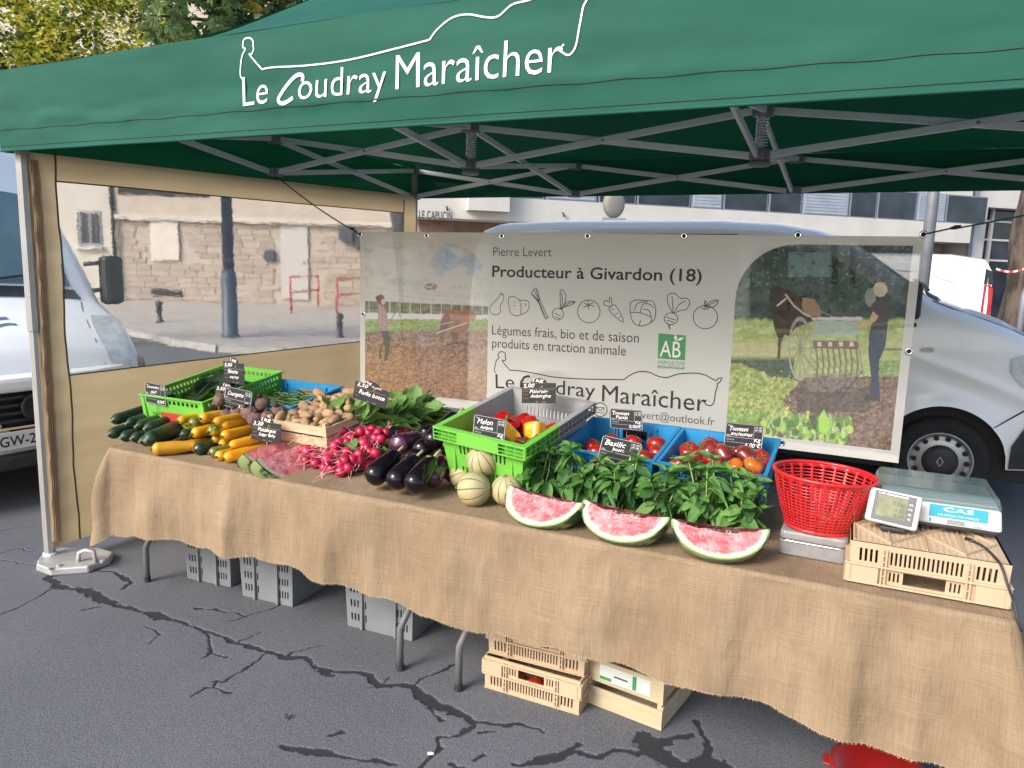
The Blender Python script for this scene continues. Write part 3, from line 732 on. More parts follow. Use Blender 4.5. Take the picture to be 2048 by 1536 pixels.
def wheel(t, x, y, sg, r=.325, w=.21, emblem=False):
    wt = MB(); Mx = Matrix.Translation((x, y, r + .008)) @ Matrix.Rotation(sg * PI / 2, 4, 'X')
    prof = [(r * .66, w / 2), (r * .70, w / 2 + .004), (r * .86, w / 2 + .006), (r * .95, w / 2 - .012), (r, w / 2 - .04), (r, -w / 2 + .04), (r * .95, -w / 2), (r * .66, -w / 2)]
    o = wt.lathe(prof, 48, Mx, cap=False).build('tyre', M_TYRE, t, True)
    k = MB()
    k.lathe([(r * .66, w / 2 - .004), (r * .655, w / 2 + .003), (r * .62, w / 2 + .002), (r * .60, w / 2 - .035), (r * .5, w / 2 - .018), (r * .40, w / 2 - .010), (.0, w / 2 - .012)], 48, Mx, cap=False)
    rim = k.build('rim', M_RIM, o, True)
    for q in range(14):
        a = 2 * PI * q / 14; Q = Mx @ Matrix.Translation((math.cos(a) * r * .525, math.sin(a) * r * .525, w / 2 - .0125))
        MB().lathe([(r * .058, 0), (r * .058, .004), (0, .004)], 12, Q).build('rim_hole', M_DARK, o)
    MB().lathe([(r * .37, w / 2 - .013), (r * .36, w / 2 + .004), (r * .2, w / 2 + .012), (0, w / 2 + .013)], 32, Mx).build('hub_cap', M_PLAST, o, True)
    if emblem:
        e = MB(); xf = lambda u, v, n: Mx @ Vector((u, v, w / 2 + .0145 + n))
        e.ribbon([(0, .035), (.020, 0), (0, -.035), (-.020, 0)], .011, xf, closed=True)
        e.build('emblem', M_CHROME, o)
    return o

# ---------------- white panel van right behind the banner
XW = .54
st = [(-3.42, 1.45), (-3.41, 1.85), (-3.36, 1.98), (-3.2, 2.03), (-2.6, 2.055), (-1.2, 2.06), (-.75, 2.035), (-.45, 1.985), (-.25, 1.91), (.36, 1.50), (.44, 1.455), (.60, 1.41), (.90, 1.30), (1.12, 1.18), (1.26, 1.03), (1.34, .84), (1.385, .62), (1.40, .42)]
st = [(x - XW, z) for x, z in st]
plan = [(-3.96, .90), (-3.7, .945), (-.2, .945), (.25, .925), (.5, .87), (.68, .76), (.78, .62), (.84, .45), (.86, .30)]
t = thing('panel_van', 'white panel van parked behind the banner with black hub caps', 'van', (XW, 6.15 + .945, 0))
B = Body(st, plan, .32, [0.0, -3.05], 1.15, .17, .11, .05, ar=.41, awz=.335)
B.crease = (-.16, 1.06, .55, .80, .016)
B.mesh().build('body', M_VWHITE, t, True)
MB().box((-3.8, -.82, .22), (.6, .82, .75)).build('underbody', M_DARK, t)
w0 = wheel(t, 0, -.945 + .12, 1, emblem=True); wheel(t, -3.05, -.945 + .12, 1); wheel(t, 0, .945 - .12, -1); wheel(t, -3.05, .945 - .12, -1)
B.topgrid(-.66, -.20, lambda x: .62 + .10 * (x + .7), .004).build('windscreen', M_CGLASS, t, True)
sw_ = B.patch([(-1.44, 1.30), (-1.44, 1.78), (-1.38, 1.86), (-1.0, 1.86), (-.86, 1.80), (-.30, 1.42), (-.30, 1.36), (-.95, 1.22), (-1.36, 1.24)]).build('door_window', M_CGLASS, t)
B.patch([(-1.40, 1.16), (-.25, 1.33), (-.25, 1.30), (-1.40, 1.13)], .008).build('window_trim', M_PLAST, t)
B.patch([(-2.72, 1.945), (-1.57, 1.955), (-1.57, 1.92), (-2.72, 1.91)], .012).build('roof_gutter', M_PLAST, t)
for x in (-1.55, -.42, -2.75):
    B.patch([(x, .42), (x + .008, .42), (x + .008, 1.75 if x < -1 else 1.3), (x, 1.75 if x < -1 else 1.3)], .004).build('door_gap', M_DARK, t)
B.patch([(-.20, 1.12), (-.13, 1.125), (-.12, 1.14), (-.13, 1.16), (-.20, 1.155), (-.21, 1.14)], .012).build('side_marker', mat('clear_marker', (0.55, 0.52, 0.48), .2), t)
fixn(MB().grid(lambda u, v: B.side(.425 + .43 * u, .33 + (.30 + .05 * math.sin(PI * min(1, u * 1.4))) * v * min(1, .55 + 2.2 * u), .016), 14, 8).build('bumper_corner', M_PLAST, t, True))
fixn(MB().grid(lambda u, v: B.side(.36 + .26 * u, 1.07 - .10 * u + (v - .5) * .24 * math.sin(PI * (.12 + .76 * u)), .012), 10, 8).build('headlight', M_HEADL, t, True))
B.patch([(.30, .62), (.31, .62), (.60, .83), (.59, .84)], .004).build('wing_gap', M_DARK, t)
for y0, y1 in ((-.5, .15), (-.05, .6)):
    MB().tube([B.top(-.19, y0, .03), B.top(-.22, (y0 + y1) / 2, .035), B.top(-.27, y1, .03)], .011, 6).build('wiper', M_PLAST, t)
MB().grid(lambda u, v: B.top(-.19 + .10 * v, -.62 + 1.2 * u, .008), 10, 3).build('cowl', M_PLAST, t, True)
MB().tube([B.top(-.16, -.80, .001), B.top(.0, -.79, .001), B.top(.2, -.76, .001), B.top(.38, -.70, .001), B.top(.5, -.62, .001)], .0035, 5).build('bonnet_gap', M_DARK, t)
mr = MB().box((-.36, -1.14, 1.36), (-.24, -.96, 1.62)).build('mirror', M_PLAST, t, bevel=.03)

# ---------------- small white van further back
x_r = PY((1994, 560), 9.3).x
t = thing('delivery_van', 'small white delivery van with red tail lamp parked behind the panel van', 'van', (x_r - 2.0, 9.3 + .85, 0), (0, 0, PI))
st = [(-2.02, .5), (-2.01, 1.1), (-1.97, 1.75), (-1.9, 1.86), (-1.6, 1.90), (.3, 1.90), (.75, 1.80), (1.35, 1.18), (1.9, 1.0), (2.1, .75), (2.15, .45)]
K = Body(st, [(-2.02, .76), (-1.93, .83), (-1.7, .85), (1.2, .85), (1.8, .74), (2.15, .4)], .3, [-1.2, 1.45], 1.0, .12, .10, .03, ar=.36, awz=.30)
K.mesh().build('body', M_VWHITE, t, True)
MB().box((-1.9, -.7, .2), (1.9, .7, .6)).build('underbody', M_DARK, t)
for x in (-1.2, 1.45): wheel(t, x, .85 - .11, -1, .30); wheel(t, x, -.85 + .11, 1, .30)
K.patch([(-1.99, 1.22), (-1.99, 1.56), (-1.955, 1.60), (-1.90, 1.60), (-1.89, 1.28)], .012, 1).build('tail_lamp', M_TAIL, t)
K.patch([(-1.985, 1.605), (-1.965, 1.74), (-1.90, 1.77), (-1.895, 1.605)], .014, 1).build('corner_trim', M_PLAST, t)
K.patch([(-2.0, .45), (-2.0, 1.21), (-1.9, 1.27), (-1.9, .45)], .010, 1).build('bumper_corner', M_PLAST, t)
lin_ = MB()
arc = [(-.6, 1.74), (-1.3, 1.72), (-1.6, 1.62), (-1.72, 1.42), (-1.74, 1.15), (-1.72, .95)]
for a, b in zip(arc[:-1], arc[1:]): lin_.tube([K.side(*a, .0, 1), K.side(*b, .0, 1)], .008, 5)
lin_.build('panel_crease', mat('crease', (0.60, 0.63, 0.66), .3), t)
K.patch([(.2, 1.25), (.2, 1.70), (.6, 1.70), (1.15, 1.27)], .006, 1).build('door_window', M_CGLASS, t)
K.topgrid(.82, 1.3, lambda x: .6, .004).build('windscreen', M_CGLASS, t, True)
# ---------------- pale car beyond
t = thing('parked_car', 'pale silver blue car parked beyond the delivery van at the tree trunk', 'car', (0.35, 12.9, 0))
st = [(-2.0, .5), (-1.98, .9), (-1.8, 1.05), (-1.5, 1.4), (-1.0, 1.47), (.3, 1.46), (.95, 1.02), (1.2, .95), (1.7, .82), (1.85, .6), (1.9, .4)]
Q = Body(st, [(-2, .6), (-1.8, .8), (-1.4, .86), (1.2, .86), (1.7, .72), (1.9, .5)], .25, [-1.25, 1.25], .9, .2, .09, .03, ar=.35, awz=.30)
Q.mesh().build('body', M_VGREY, t, True)
MB().box((-1.8, -.7, .18), (1.7, .7, .55)).build('underbody', M_DARK, t)
for x in (-1.25, 1.25): wheel(t, x, -.86 + .11, 1, .30)
Q.patch([(-1.3, 1.0), (-1.1, 1.36), (.25, 1.36), (.75, 1.02)], .006).build('side_window', M_CGLASS, t)

# ---------------- white camper on the left, nose to the tent
TH = math.radians(-5)
t = thing('camper_van', 'white camper van with dark grille and wave decal behind the left tent leg', 'van', (-4.95, 3.0, 0), (0, 0, TH))
st = [(-5.4, 2.75), (-5.0, 2.80), (-1.95, 2.80), (-1.75, 2.74), (-1.55, 2.55), (-1.46, 2.12), (-.86, 1.32), (-.78, 1.27), (-.5, 1.17), (-.25, 1.04), (-.12, .94), (-.04, .82), (.0, .74), (.02, .60), (.03, .40)]
C = Body(st, [(-5.4, 1.05), (-1.2, 1.02), (-.75, 1.0), (-.4, .95), (-.2, .89), (-.08, .82), (0, .74), (.03, .66)], .28, [-.82], 1.35, .12, .10, .045, ar=.40, awz=.34)
C.mesh().build('body', M_VWHITE, t, True)
MB().box((-4.8, -.85, .2), (-.15, .85, .7)).build('underbody', M_DARK, t)
for sg in (1, -1): wheel(t, -.82, sg * (.97 - .11), -sg, .34)
C.topgrid(-1.44, -.90, lambda x: .80 - .1 * (x + .9), .006).build('windscreen', M_SCREEN, t, True)
MB().grid(lambda u, v: C.top(-.885 + .09 * v, -.82 + 1.64 * u, .010), 12, 3).build('cowl', M_PLAST, t, True)
for y0 in (-.5, .2): MB().tube([C.top(-.90, y0, .03), C.top(-.93, y0 + .25, .035), C.top(-.96, y0 + .5, .03)], .010, 6).build('wiper', M_PLAST, t)
# bumper, grille, plate
def arcx(y, hw, x0, dep): return x0 - dep * (abs(y) / hw) ** 2.4
def bowed(y0, y1, z0, z1, x0, dep, th, hw=1.0, n=16):
    m = MB(); vs = []
    for k in range(n + 1):
        y = y0 + (y1 - y0) * k / n; x = arcx(y, hw, x0, dep)
        vs += [Vector((x - th, y, z0)), Vector((x, y, z0)), Vector((x, y, z1)), Vector((x - th, y, z1))]
    fs = [(4 * k + i, 4 * k + (i + 1) % 4, 4 * k + 4 + (i + 1) % 4, 4 * k + 4 + i) for k in range(n) for i in range(4)] + [(0, 1, 2, 3), (4 * n + 3, 4 * n + 2, 4 * n + 1, 4 * n)]
    return m.add(vs, fs)
fixn(bowed(-.72, .72, .76, .86, .11, .36, .25).build('bumper', M_VWHITE, t, bevel=.03))
for sg in (1, -1):
    fixn(bowed(.725 * sg, .99 * sg, .50, .87, .11, .36, .28, n=8).build('bumper_corner', M_GPLAST, t, bevel=.04))
fixn(bowed(-.72, .72, .26, .36, .11, .36, .25).build('lower_bumper', M_PLAST, t, bevel=.02))
gr = fixn(bowed(-.70, .70, .36, .76, .03, .33, .2).build('grille', M_DARK, t))
for k, z in enumerate((.575, .625, .675, .725, .41)):
    fixn(bowed(-.68, .68, z - .010, z + .010, .075, .34, .05).build('slat', M_PLAST, gr))
fixn(bowed(-.70, .70, .525, .54, .095, .35, .06).build('chrome_strip', M_CHROME, gr))
Mb = Matrix.Translation((.075, 0, .655)) @ Matrix.Rotation(PI / 2, 4, 'Y')
bd = MB().lathe([(.085, 0), (.085, .02), (.07, .028), (.066, .018), (0, .02)], 28, Mb).build('badge', M_PLAST, gr, True)
e = MB().ribbon([(0, .05), (.028, 0), (0, -.05), (-.028, 0)], .01, lambda u, v, n: Vector((.099 + n, u, .655 + v)), closed=True).build('emblem', M_PLAST, bd)
pl = MB().box((.10, -.26, .40), (.112, .26, .515)).build('number_plate', mat('plate_white', (0.72, 0.72, 0.70), .4), t, bevel=.004)
pm = MB(); text_fit(pm, 'GW-2', (-.235, .425), (-.02, .425), .068, lambda u, v, n: Vector((.1125 + n, u, v)), .0012, offset=.012)
pm.build('plate_letters', M_DARK, pl)
# headlights wrap the nose corners
for sg in (1, -1):
    fixn(MB().grid(lambda u, v: C.top(-.50 + .44 * u, sg * (.60 + .12 * (1 - u) ** 2 + (.24 - .02 * u) * v), .008), 12, 10).build('headlight', M_HEADL, t, True))
    m = MB(); p = C.side(-.95, 1.34, -.06, sg)
    m.tube([p, p + Vector((.03, sg * .10, .02)), p + Vector((.03, sg * .22, .03))], .018, 7); m.tube([p + Vector((0, 0, .22)), p + Vector((.03, sg * .12, .24)), p + Vector((.03, sg * .22, .22))], .018, 7)
    mo = m.build('mirror_arm', M_PLAST, t, True)
    MB().box((p.x - .02, p.y + sg * .19 - .08, p.z - .10), (p.x + .10, p.y + sg * .19 + .09, p.z + .30)).build('mirror', M_PLAST, t, bevel=.04)
for sg in (1, -1): MB().tube([C.top(-.76, sg * .80, .001), C.top(-.6, sg * .72, .001), C.top(-.4, sg * .64, .001), C.top(-.2, sg * .58, .001), C.top(-.06, sg * .56, .001)], .003, 5).build('bonnet_gap', M_DARK, t)
# bonnet slots and decal
for k in range(9):
    y = -.02 - .045 * k
    MB().grid(lambda u, v: C.top(-.74 + .09 * u, y + .035 * u + .012 * (v - .5), .003), 4, 1).build('bonnet_slot', M_DARK, t)
M_DEC = mat('decal_blue_grey', (0.13, 0.19, 0.27), .35); M_DEC2 = mat('decal_light_blue', (0.25, 0.45, 0.55), .35)
def hood(pts, w, m): 
    q = MB().ribbon([(x, y) for x, y in pts], w, lambda u, v, n: C.top(-.40 - v, u, .004)); q.build('decal', m, t)
hood([(-.42 + .05 * k, .02 + .035 * math.sin(k * .75)) for k in range(12)], .028, M_DEC)
hood([(-.40 + .05 * k, -.05 + .035 * math.sin(k * .75 + .3)) for k in range(12)], .022, M_DEC)
hood([(-.20 + .17 * math.cos(a), .17 + .16 * math.sin(a)) for a in [k * PI / 14 for k in range(-2, 16)]], .007, M_DEC)
hood([(-.30 + .10 * math.cos(a), .18 + .07 * math.sin(a)) for a in [k * PI / 8 for k in range(0, 9)]], .03, M_DEC2)
hood([(-.24 + .06 * math.cos(a), .24 + .05 * math.sin(a)) for a in [k * PI / 8 for k in range(-3, 8)]], .022, M_DEC)

# hoop stand and barrier tape by the trunk
hb = PY((2034, 700), 10.6); t = thing('bicycle_stand', 'bent steel hoop stand in front of the right tree trunk', 'bicycle stand', (hb.x, hb.y, 0))
MB().tube([(0, 0, 0), (0, 0, 1.5), (.04, 0, 1.62), (.14, 0, 1.68), (.5, 0, 1.68), (.6, 0, 1.62), (.64, 0, 1.5), (.64, 0, 0)], .035, 10).build('hoop', M_RIM, t, True)
for x in (0, .64): MB().lathe([(.07, 0), (.07, .02), (0, .021)], 12, Matrix.Translation((x, 0, 0))).build('floor_plate', M_FRAME, t)
a = PY((1992, 540), 12.0); b = PY((2040, 538), 12.0)
tp = thing('barrier_tape', 'red and white barrier tape tied round the right tree trunk', 'tape', (a.x, a.y, a.z))
for k in range(8):
    u0, u1 = k / 8, (k + 1) / 8; L_ = (b.x - a.x) * 1.5
    f = lambda u, v: Vector((L_ * u, .05 * u, -.06 * math.sin(PI * u) + .03 * v + .06 * u))
    MB().grid(lambda u, v: f(u0 + (u1 - u0) * u, v), 2, 1).build('stripe', M_RED if k % 2 else M_WHITEC, tp)
# ================================================================== TENT
M_TENT = mat('green_tent_fabric', (0.011, 0.078, 0.056), .72, (0.015, 0.093, 0.068), 2.5, bump=.25, bscale=5, transl=.035, spec=.2, stretch=(1, 1, 3))
M_SEAM = mat('green_seam', (0.008, 0.06, 0.045), .8)
M_ALU = mat('aluminium', (0.74, 0.75, 0.76), .45, (0.80, 0.81, 0.82), 4, metal=.0)
_t = [n for n in M_TENT.node_tree.nodes if n.bl_idname == 'ShaderNodeBsdfTranslucent'][0]
M_TENT.node_tree.links.remove(_t.inputs[0].links[0]); _t.inputs[0].default_value = (.004, .30, .085, 1)
[n for n in M_TENT.node_tree.nodes if n.bl_idname == 'ShaderNodeMixShader'][0].inputs[0].default_value = .04
M_LEGA = mat('dull_aluminium_leg', (0.30, 0.295, 0.285), .5, (0.36, 0.355, 0.345), 4, metal=.2)
M_BRKT = mat('grey_nylon', (0.20, 0.21, 0.22), .5, (0.26, 0.27, 0.28), 9)
M_PRINT = mat('white_print', (0.70, 0.70, 0.66), .6)
TX0, TX1, TY0, TY1 = -3.88, 1.32, 2.34, 5.96
ZV = 2.125
ZB_ = 2.235
def eave(u): return 2.50 + .022 * u + .012 * math.sin(PI * u)
def wv(x, z, s=0.0):
    t = (z - ZV) / .38
    a = .010 * math.sin(x * 2.1 + 1.0 + s) * math.sin(PI * min(max(t, 0), 1)) + .012 * (vnoise(x * 1.1 + 5 + s, z * 5) - .5) + .007 * (vnoise(x * 3.0 + z * 2 + s, z * 16) - .5)
    sm = math.exp(-((z - ZV - .115) / .03) ** 2)
    return float(a - .004 * sm * (1 + math.sin(x * 31) * .4) + .010 * (vnoise(x * 6 + s, z * 22) - .5) * math.exp(-((z - ZV - .15) / .07) ** 2) * (1 if x < -2.6 else .45))
tent = thing('canopy_tent', 'green pop-up canopy tent with white lettering sheltering the stall', 'tent', (TX0, TY0, 0))
def VF(x, z, n=0.0):
    return Vector((x, TY0 - .02 + wv(x, z) - n, z))
def valance_front(u, v):
    x = TX0 - .02 + (TX1 - TX0 + .04) * u; zt = eave(u); z = ZV + (zt - ZV) * v
    return VF(x, z)
MB().grid(valance_front, 260, 36).build('front_valance', M_TENT, tent, True, w=True)
def side_val(p0, p1, s, ztf, b0=ZV, b1=ZV):
    a = Vector(p0); b = Vector(p1); d = (b - a); nn = Vector((d.y, -d.x, 0)).normalized()
    return MB().grid(lambda u, v: a + d * u + Vector((0, 0, (b0 + (b1 - b0) * u) + (ztf(u) - (b0 + (b1 - b0) * u)) * v)) + nn * wv(u * d.length, ZV + .38 * v, s), 120, 14)
ev = lambda u: 2.50 + .01 * math.sin(PI * u)
side_val((TX0 - .02, TY1, 0), (TX0 - .02, TY0, 0), 7, ev, ZB_, ZV).build('side_valance', M_TENT, tent, True, w=True)
side_val((TX1 + .02, TY0, 0), (TX1 + .02, TY1, 0), 13, ev, ZV, ZB_).build('side_valance', M_TENT, tent, True, w=True)
side_val((TX1, TY1 + .02, 0), (TX0, TY1 + .02, 0), 21, eave, ZB_, ZB_).build('back_valance', M_TENT, tent, True, w=True)
YM = (TY0 + TY1) / 2; RX0, RX1, ZP = -2.32, -.60, 3.62
def roof(e0, e1, r0, r1, evf, s):
    e0 = Vector(e0); e1 = Vector(e1); r0 = Vector(r0); r1 = Vector(r1)
    def f(u, v):
        E = e0.lerp(e1, u); Rr = r0.lerp(r1, u); p = E.lerp(Rr, v); z = evf(u)
        p.z = z + (ZP - z) * v ** 1.45 + .02 * float(vnoise(u * 7 + s, v * 5) - .5) * math.sin(PI * v); return p
    return MB().grid(f, 60, 30)
c00, c10, c11, c01 = (TX0 - .02, TY0 - .02, 0), (TX1 + .02, TY0 - .02, 0), (TX1 + .02, TY1 + .02, 0), (TX0 - .02, TY1 + .02, 0)
ra, rb = (RX0, YM, 0), (RX1, YM, 0)
roof(c00, c10, ra, rb, eave, 1).build('roof_panel', M_TENT, tent, True, w=True)
roof(c10, c11, rb, rb, ev, 2).build('roof_panel', M_TENT, tent, True, w=True)
roof(c11, c01, rb, ra, eave, 3).build('roof_panel', M_TENT, tent, True, w=True)
roof(c01, c00, ra, ra, ev, 4).build('roof_panel', M_TENT, tent, True, w=True)
# seam and hem of the front valance
xs = [TX0 - .015 + (TX1 - TX0 + .03) * k / 240 for k in range(241)]
def vstrip(z0, z1, n, nm, m):
    q = MB(); q.add([VF(x, ZV + zz + .002 * math.sin(x * 23) * (zz > .05), n) for x in xs for zz in (z0, z1)], [(2 * i, 2 * i + 2, 2 * i + 3, 2 * i + 1) for i in range(240)])
    q.build(nm, m, tent, True, w=True)
vstrip(.098, .104, .003, 'seam', M_SEAM)
vstrip(.024, .0275, .003, 'seam', M_SEAM)
q = MB(); q.tube([VF(x, ZV + .004, .001) for x in xs[::2]], .006, 6); q.build('hem_piping', M_TENT, tent, True, w=True)
# lettering and outline figure on the front valance
def spline(P, n=5):
    out = []
    for i in range(len(P) - 1):
        p0 = P[max(i - 1, 0)]; p1 = P[i]; p2 = P[i + 1]; p3 = P[min(i + 2, len(P) - 1)]
        for k in range(n):
            t = k / n; out.append(tuple(.5 * (2 * b + (c - a) * t + (2 * a - 5 * b + 4 * c - d) * t * t + (3 * b - a - 3 * c + d) * t ** 3) for a, b, c, d in zip(p0, p1, p2, p3)))
    return out + [tuple(P[-1])]
vx = lambda u, v, n: VF(u, v, n)
vp = lambda p: (PY(p, TY0 - .02).x, PY(p, TY0 - .02).z)
lt = MB()
text_fit(lt, 'Le', vp((487, 213)), vp((537, 207)), .118, vx, .003, offset=-.006)
text_fit(lt, 'oudray', vp((598, 201)), vp((776, 183)), .108, vx, .003, offset=-.006)
text_fit(lt, 'Maraîcher', vp((795, 181)), vp((1127, 145)), .125, vx, .003, offset=-.006)
cp = [vp(p) for p in spline([(604, 163), (606, 153), (600, 149), (589, 154), (574, 170), (563, 188), (559, 200), (564, 207), (575, 205), (588, 196)], 4)]
for k in range(1): lt.ribbon(cp, .0145, vx, .003)
lt.build('lettering', M_PRINT, tent, w=True)
fig = [(487, 160), (481, 150), (485, 116), (492, 99), (487, 94), (488, 79), (499, 76), (506, 82), (508, 94), (509, 99), (505, 109), (501, 110), (525, 139)]
line = [(525, 139), (547, 135), (615, 131), (700, 120), (790, 99), (861, 81)]
back = [(861, 81), (878, 58), (905, 36), (936, 29), (973, 35), (997, 33), (1025, 10), (1059, 1), (1110, -18), (1145, -12), (1158, -2)]
tail = [(1158, -2), (1166, -10), (1181, -12), (1173, 3), (1166, 17), (1161, 51), (1154, 92), (1141, 111), (1127, 106), (1125, 97), (1130, 90)]
lo = MB()
for P in (fig, line, back, tail): lo.ribbon([vp(p) for p in spline(P)], .0062, vx, .003)
lo.build('outline_figure', M_PRINT, tent, w=True)
# legs, posts, scissor truss
NX = [-3.86, -2.30, -.60, 1.30]; NY = [2.40, 4.15, 5.92]; ZT, ZB = 2.47, 2.25
for x in (NX[0], NX[3]):
    for y in (NY[0], NY[2]):
        lg = MB().tube([(x, y, 1.25), (x, y, 2.50)], .032, 8).build('leg', M_LEGA, tent, w=True)
        MB().tube([(x, y, .03), (x, y, 1.25)], .027, 8).build('leg', M_LEGA, tent, w=True)
        MB().box((x - .045, y - .045, ZT - .03), (x + .045, y + .045, ZT + .04)).build('bracket', M_BRKT, tent, w=True, bevel=.008)
        MB().box((x - .042, y - .042, ZB - .03), (x + .042, y + .042, ZB + .03)).build('bracket', M_BRKT, tent, w=True, bevel=.008)
        MB().lathe([(.06, 0.008), (.06, .016), (.035, .03), (.033, .06), (0, .061)], 12, Matrix.Translation((x, y, 0))).build('foot', M_ALU, tent, w=True)
for i, x in enumerate(NX):
    for j, y in enumerate(NY):
        if i in (0, 3) and j != 1: continue
        for z in (ZT, ZB):
            b = MB().box((x - .052, y - .03, z - .028), (x + .052, y + .03, z + .028)); b.box((x - .03, y - .052, z - .026), (x + .03, y + .052, z + .026)); b.build('bracket', M_BRKT, tent, w=True, bevel=.006)
        if i in (1, 2) and j == 1:
            MB().tube([(x, y, ZB - .04), (x, y, ZP - .04)], .016, 10).build('centre_post', M_ALU, tent, True, w=True)
            MB().tube([(x + .03 * math.cos(k * .55), y + .03 * math.sin(k * .55), ZB + .05 + (ZT - ZB - .08) * k / 110) for k in range(111)], .0035, 5).build('spring', M_CHROME, tent, True, w=True)
            MB().lathe([(.05, ZB - .055), (.055, ZB - .045), (.05, ZB - .03), (0, ZB - .03)], 16, Matrix.Translation((x, y, 0))).build('spring_cup', M_BRKT, tent, True, w=True)
def xlink(a, b):
    a = Vector((a[0], a[1], 0)); b = Vector((b[0], b[1], 0)); d = (b - a).normalized(); q = Vector((-d.y, d.x, 0)) * .013
    for s, (z0, z1) in ((1, (ZT, ZB)), (-1, (ZB, ZT))):
        MB().bar(a + d * .045 + q * s + Vector((0, 0, z0)), b - d * .045 + q * s + Vector((0, 0, z1)), .02, .036).build('truss_bar', M_ALU, tent, w=True, bevel=.003)
    m = (a + b) / 2 + Vector((0, 0, (ZT + ZB) / 2)); MB().tube([m - q * 2, m + q * 2], .008, 8).build('pivot_bolt', M_BRKT, tent, w=True)
for j, y in enumerate(NY):
    for i in range(3): xlink((NX[i], y), (NX[i + 1], y))
for i, x in enumerate(NX):
    for j in range(2): xlink((x, NY[j]), (x, NY[j + 1]))

# cast weight on the front left foot
M_CAST = mat('cast_zinc', (0.42, 0.42, 0.42), .45, (0.55, 0.55, 0.54), 7, metal=.5, bump=.2, bscale=30)
wb = PZ((150, 1130), .008); wt = thing('tent_weight', 'silver cast metal ballast plate on the tent leg foot', 'weight', wb)
ol = [PZ(p, .008) - wb for p in [(72, 1142), (100, 1153), (178, 1147), (192, 1140), (220, 1130), (228, 1117), (200, 1108), (120, 1108), (80, 1125)]]
o = MB().prism([(p.x, p.y) for p in ol], .04, lambda u, v, n: Vector((u * (1 - .6 * n), v * (1 - .6 * n), n))).build('plate', M_CAST, wt, bevel=.008); fixn(o)
h = PZ((172, 1122), .05) - wb
MB().tube([h + Vector((-.035, -.02, -.01)), h + Vector((-.03, -.015, .045)), h + Vector((.0, .0, .06)), h + Vector((.035, .02, .055)), h + Vector((.045, .025, -.01))], .011, 8).build('handle', M_CAST, wt, True)
for px, py in ((100, 1138), (118, 1132), (205, 1124)):
    q = PZ((px, py), .048) - wb; MB().lathe([(.012, -.003), (.012, .010), (0, .011)], 8, Matrix.Translation(q)).build('bolt', M_CAST, wt)

# ================================================================== SIDE WALL with clear window
M_BEIGE = mat('beige_wall_fabric', (0.62, 0.47, 0.27), .75, (0.70, 0.54, 0.32), 3, transl=.5, bump=.35, bscale=5, stretch=(1, .6, 3))
M_TAPE = mat('brown_zip_tape', (0.60, 0.46, 0.33), .8, (0.68, 0.54, 0.40), 40, transl=.75, stretch=(1, 12, .3))
M_SEAMB = mat('brown_seam', (0.10, 0.065, 0.03), .8)
def film_mat():
    m = bpy.data.materials.new('clear_window_film'); m.use_nodes = True; nt = m.node_tree; L = nt.links.new
    out = nt.nodes['Material Output']; nt.nodes.remove(nt.nodes['Principled BSDF'])
    tc = _n(nt, 'ShaderNodeTexCoord'); mp = _n(nt, 'ShaderNodeMapping'); mp.inputs['Scale'].default_value = (1, .5, 1.4); L(tc.outputs['Object'], mp.inputs[0])
    nz = _n(nt, 'ShaderNodeTexNoise'); sock(nz, 'Scale', 7.0); sock(nz, 'Detail', 5.0); sock(nz, 'Roughness', .62); L(mp.outputs[0], nz.inputs['Vector'])
    bp = _n(nt, 'ShaderNodeBump'); sock(bp, 'Strength', .33); sock(bp, 'Distance', .05); L(nz.outputs[0], bp.inputs['Height'])
    rf = _n(nt, 'ShaderNodeBsdfRefraction'); sock(rf, 'IOR', 1.012); sock(rf, 'Roughness', .0); rf.inputs[0].default_value = (.97, .97, .96, 1); L(bp.outputs[0], rf.inputs['Normal'])
    tr = _n(nt, 'ShaderNodeBsdfTransparent'); tr.inputs[0].default_value = (.95, .95, .94, 1)
    gl = _n(nt, 'ShaderNodeBsdfGlossy'); sock(gl, 'Roughness', .16); gl.inputs[0].default_value = (.9, .93, .95, 1); L(bp.outputs[0], gl.inputs['Normal'])
    df = _n(nt, 'ShaderNodeBsdfDiffuse'); df.inputs[0].default_value = (.7, .7, .68, 1)
    m1 = _n(nt, 'ShaderNodeMixShader'); sock(m1, 'Fac', .0); L(rf.outputs[0], m1.inputs[1]); L(tr.outputs[0], m1.inputs[2])
    m2 = _n(nt, 'ShaderNodeMixShader'); sock(m2, 'Fac', .07); L(m1.outputs[0], m2.inputs[1]); L(gl.outputs[0], m2.inputs[2])
    m3 = _n(nt, 'ShaderNodeMixShader'); sock(m3, 'Fac', .15); L(m2.outputs[0], m3.inputs[1]); L(df.outputs[0], m3.inputs[2])
    L(m3.outputs[0], out.inputs[0]); return m
SWX = -3.83
sw = thing('tent_side_wall', 'beige fabric tent side wall with large clear window on the left', 'tent wall', (SWX, 2.42, .09))
Y0, Y1, Z0, Z1 = 2.395, 5.90, .09, 2.36
def bil(y, z):
    u = (y - Y0) / (Y1 - Y0)
    return SWX - .03 * math.sin(PI * u) * math.sin(PI * (z - Z0) / (Z1 - Z0)) + .010 * float(vnoise(y * 4, z * 1.5) - .5) + .012 * float(vnoise(y * 1.4 + 9, z * 9) - .5) * max(0, 1 - abs(z - 2.12) / .2) + .004 * math.sin(z * 34 + y * 5) * max(0, 1 - abs(y - 2.48) / .14)
WY0, WY1 = 2.546, 5.70
wz0 = lambda y: 1.005 - .02 * (y - 2.57) / 3
wz1 = lambda y: 2.010 + .075 * (y - 2.57) / 3.1
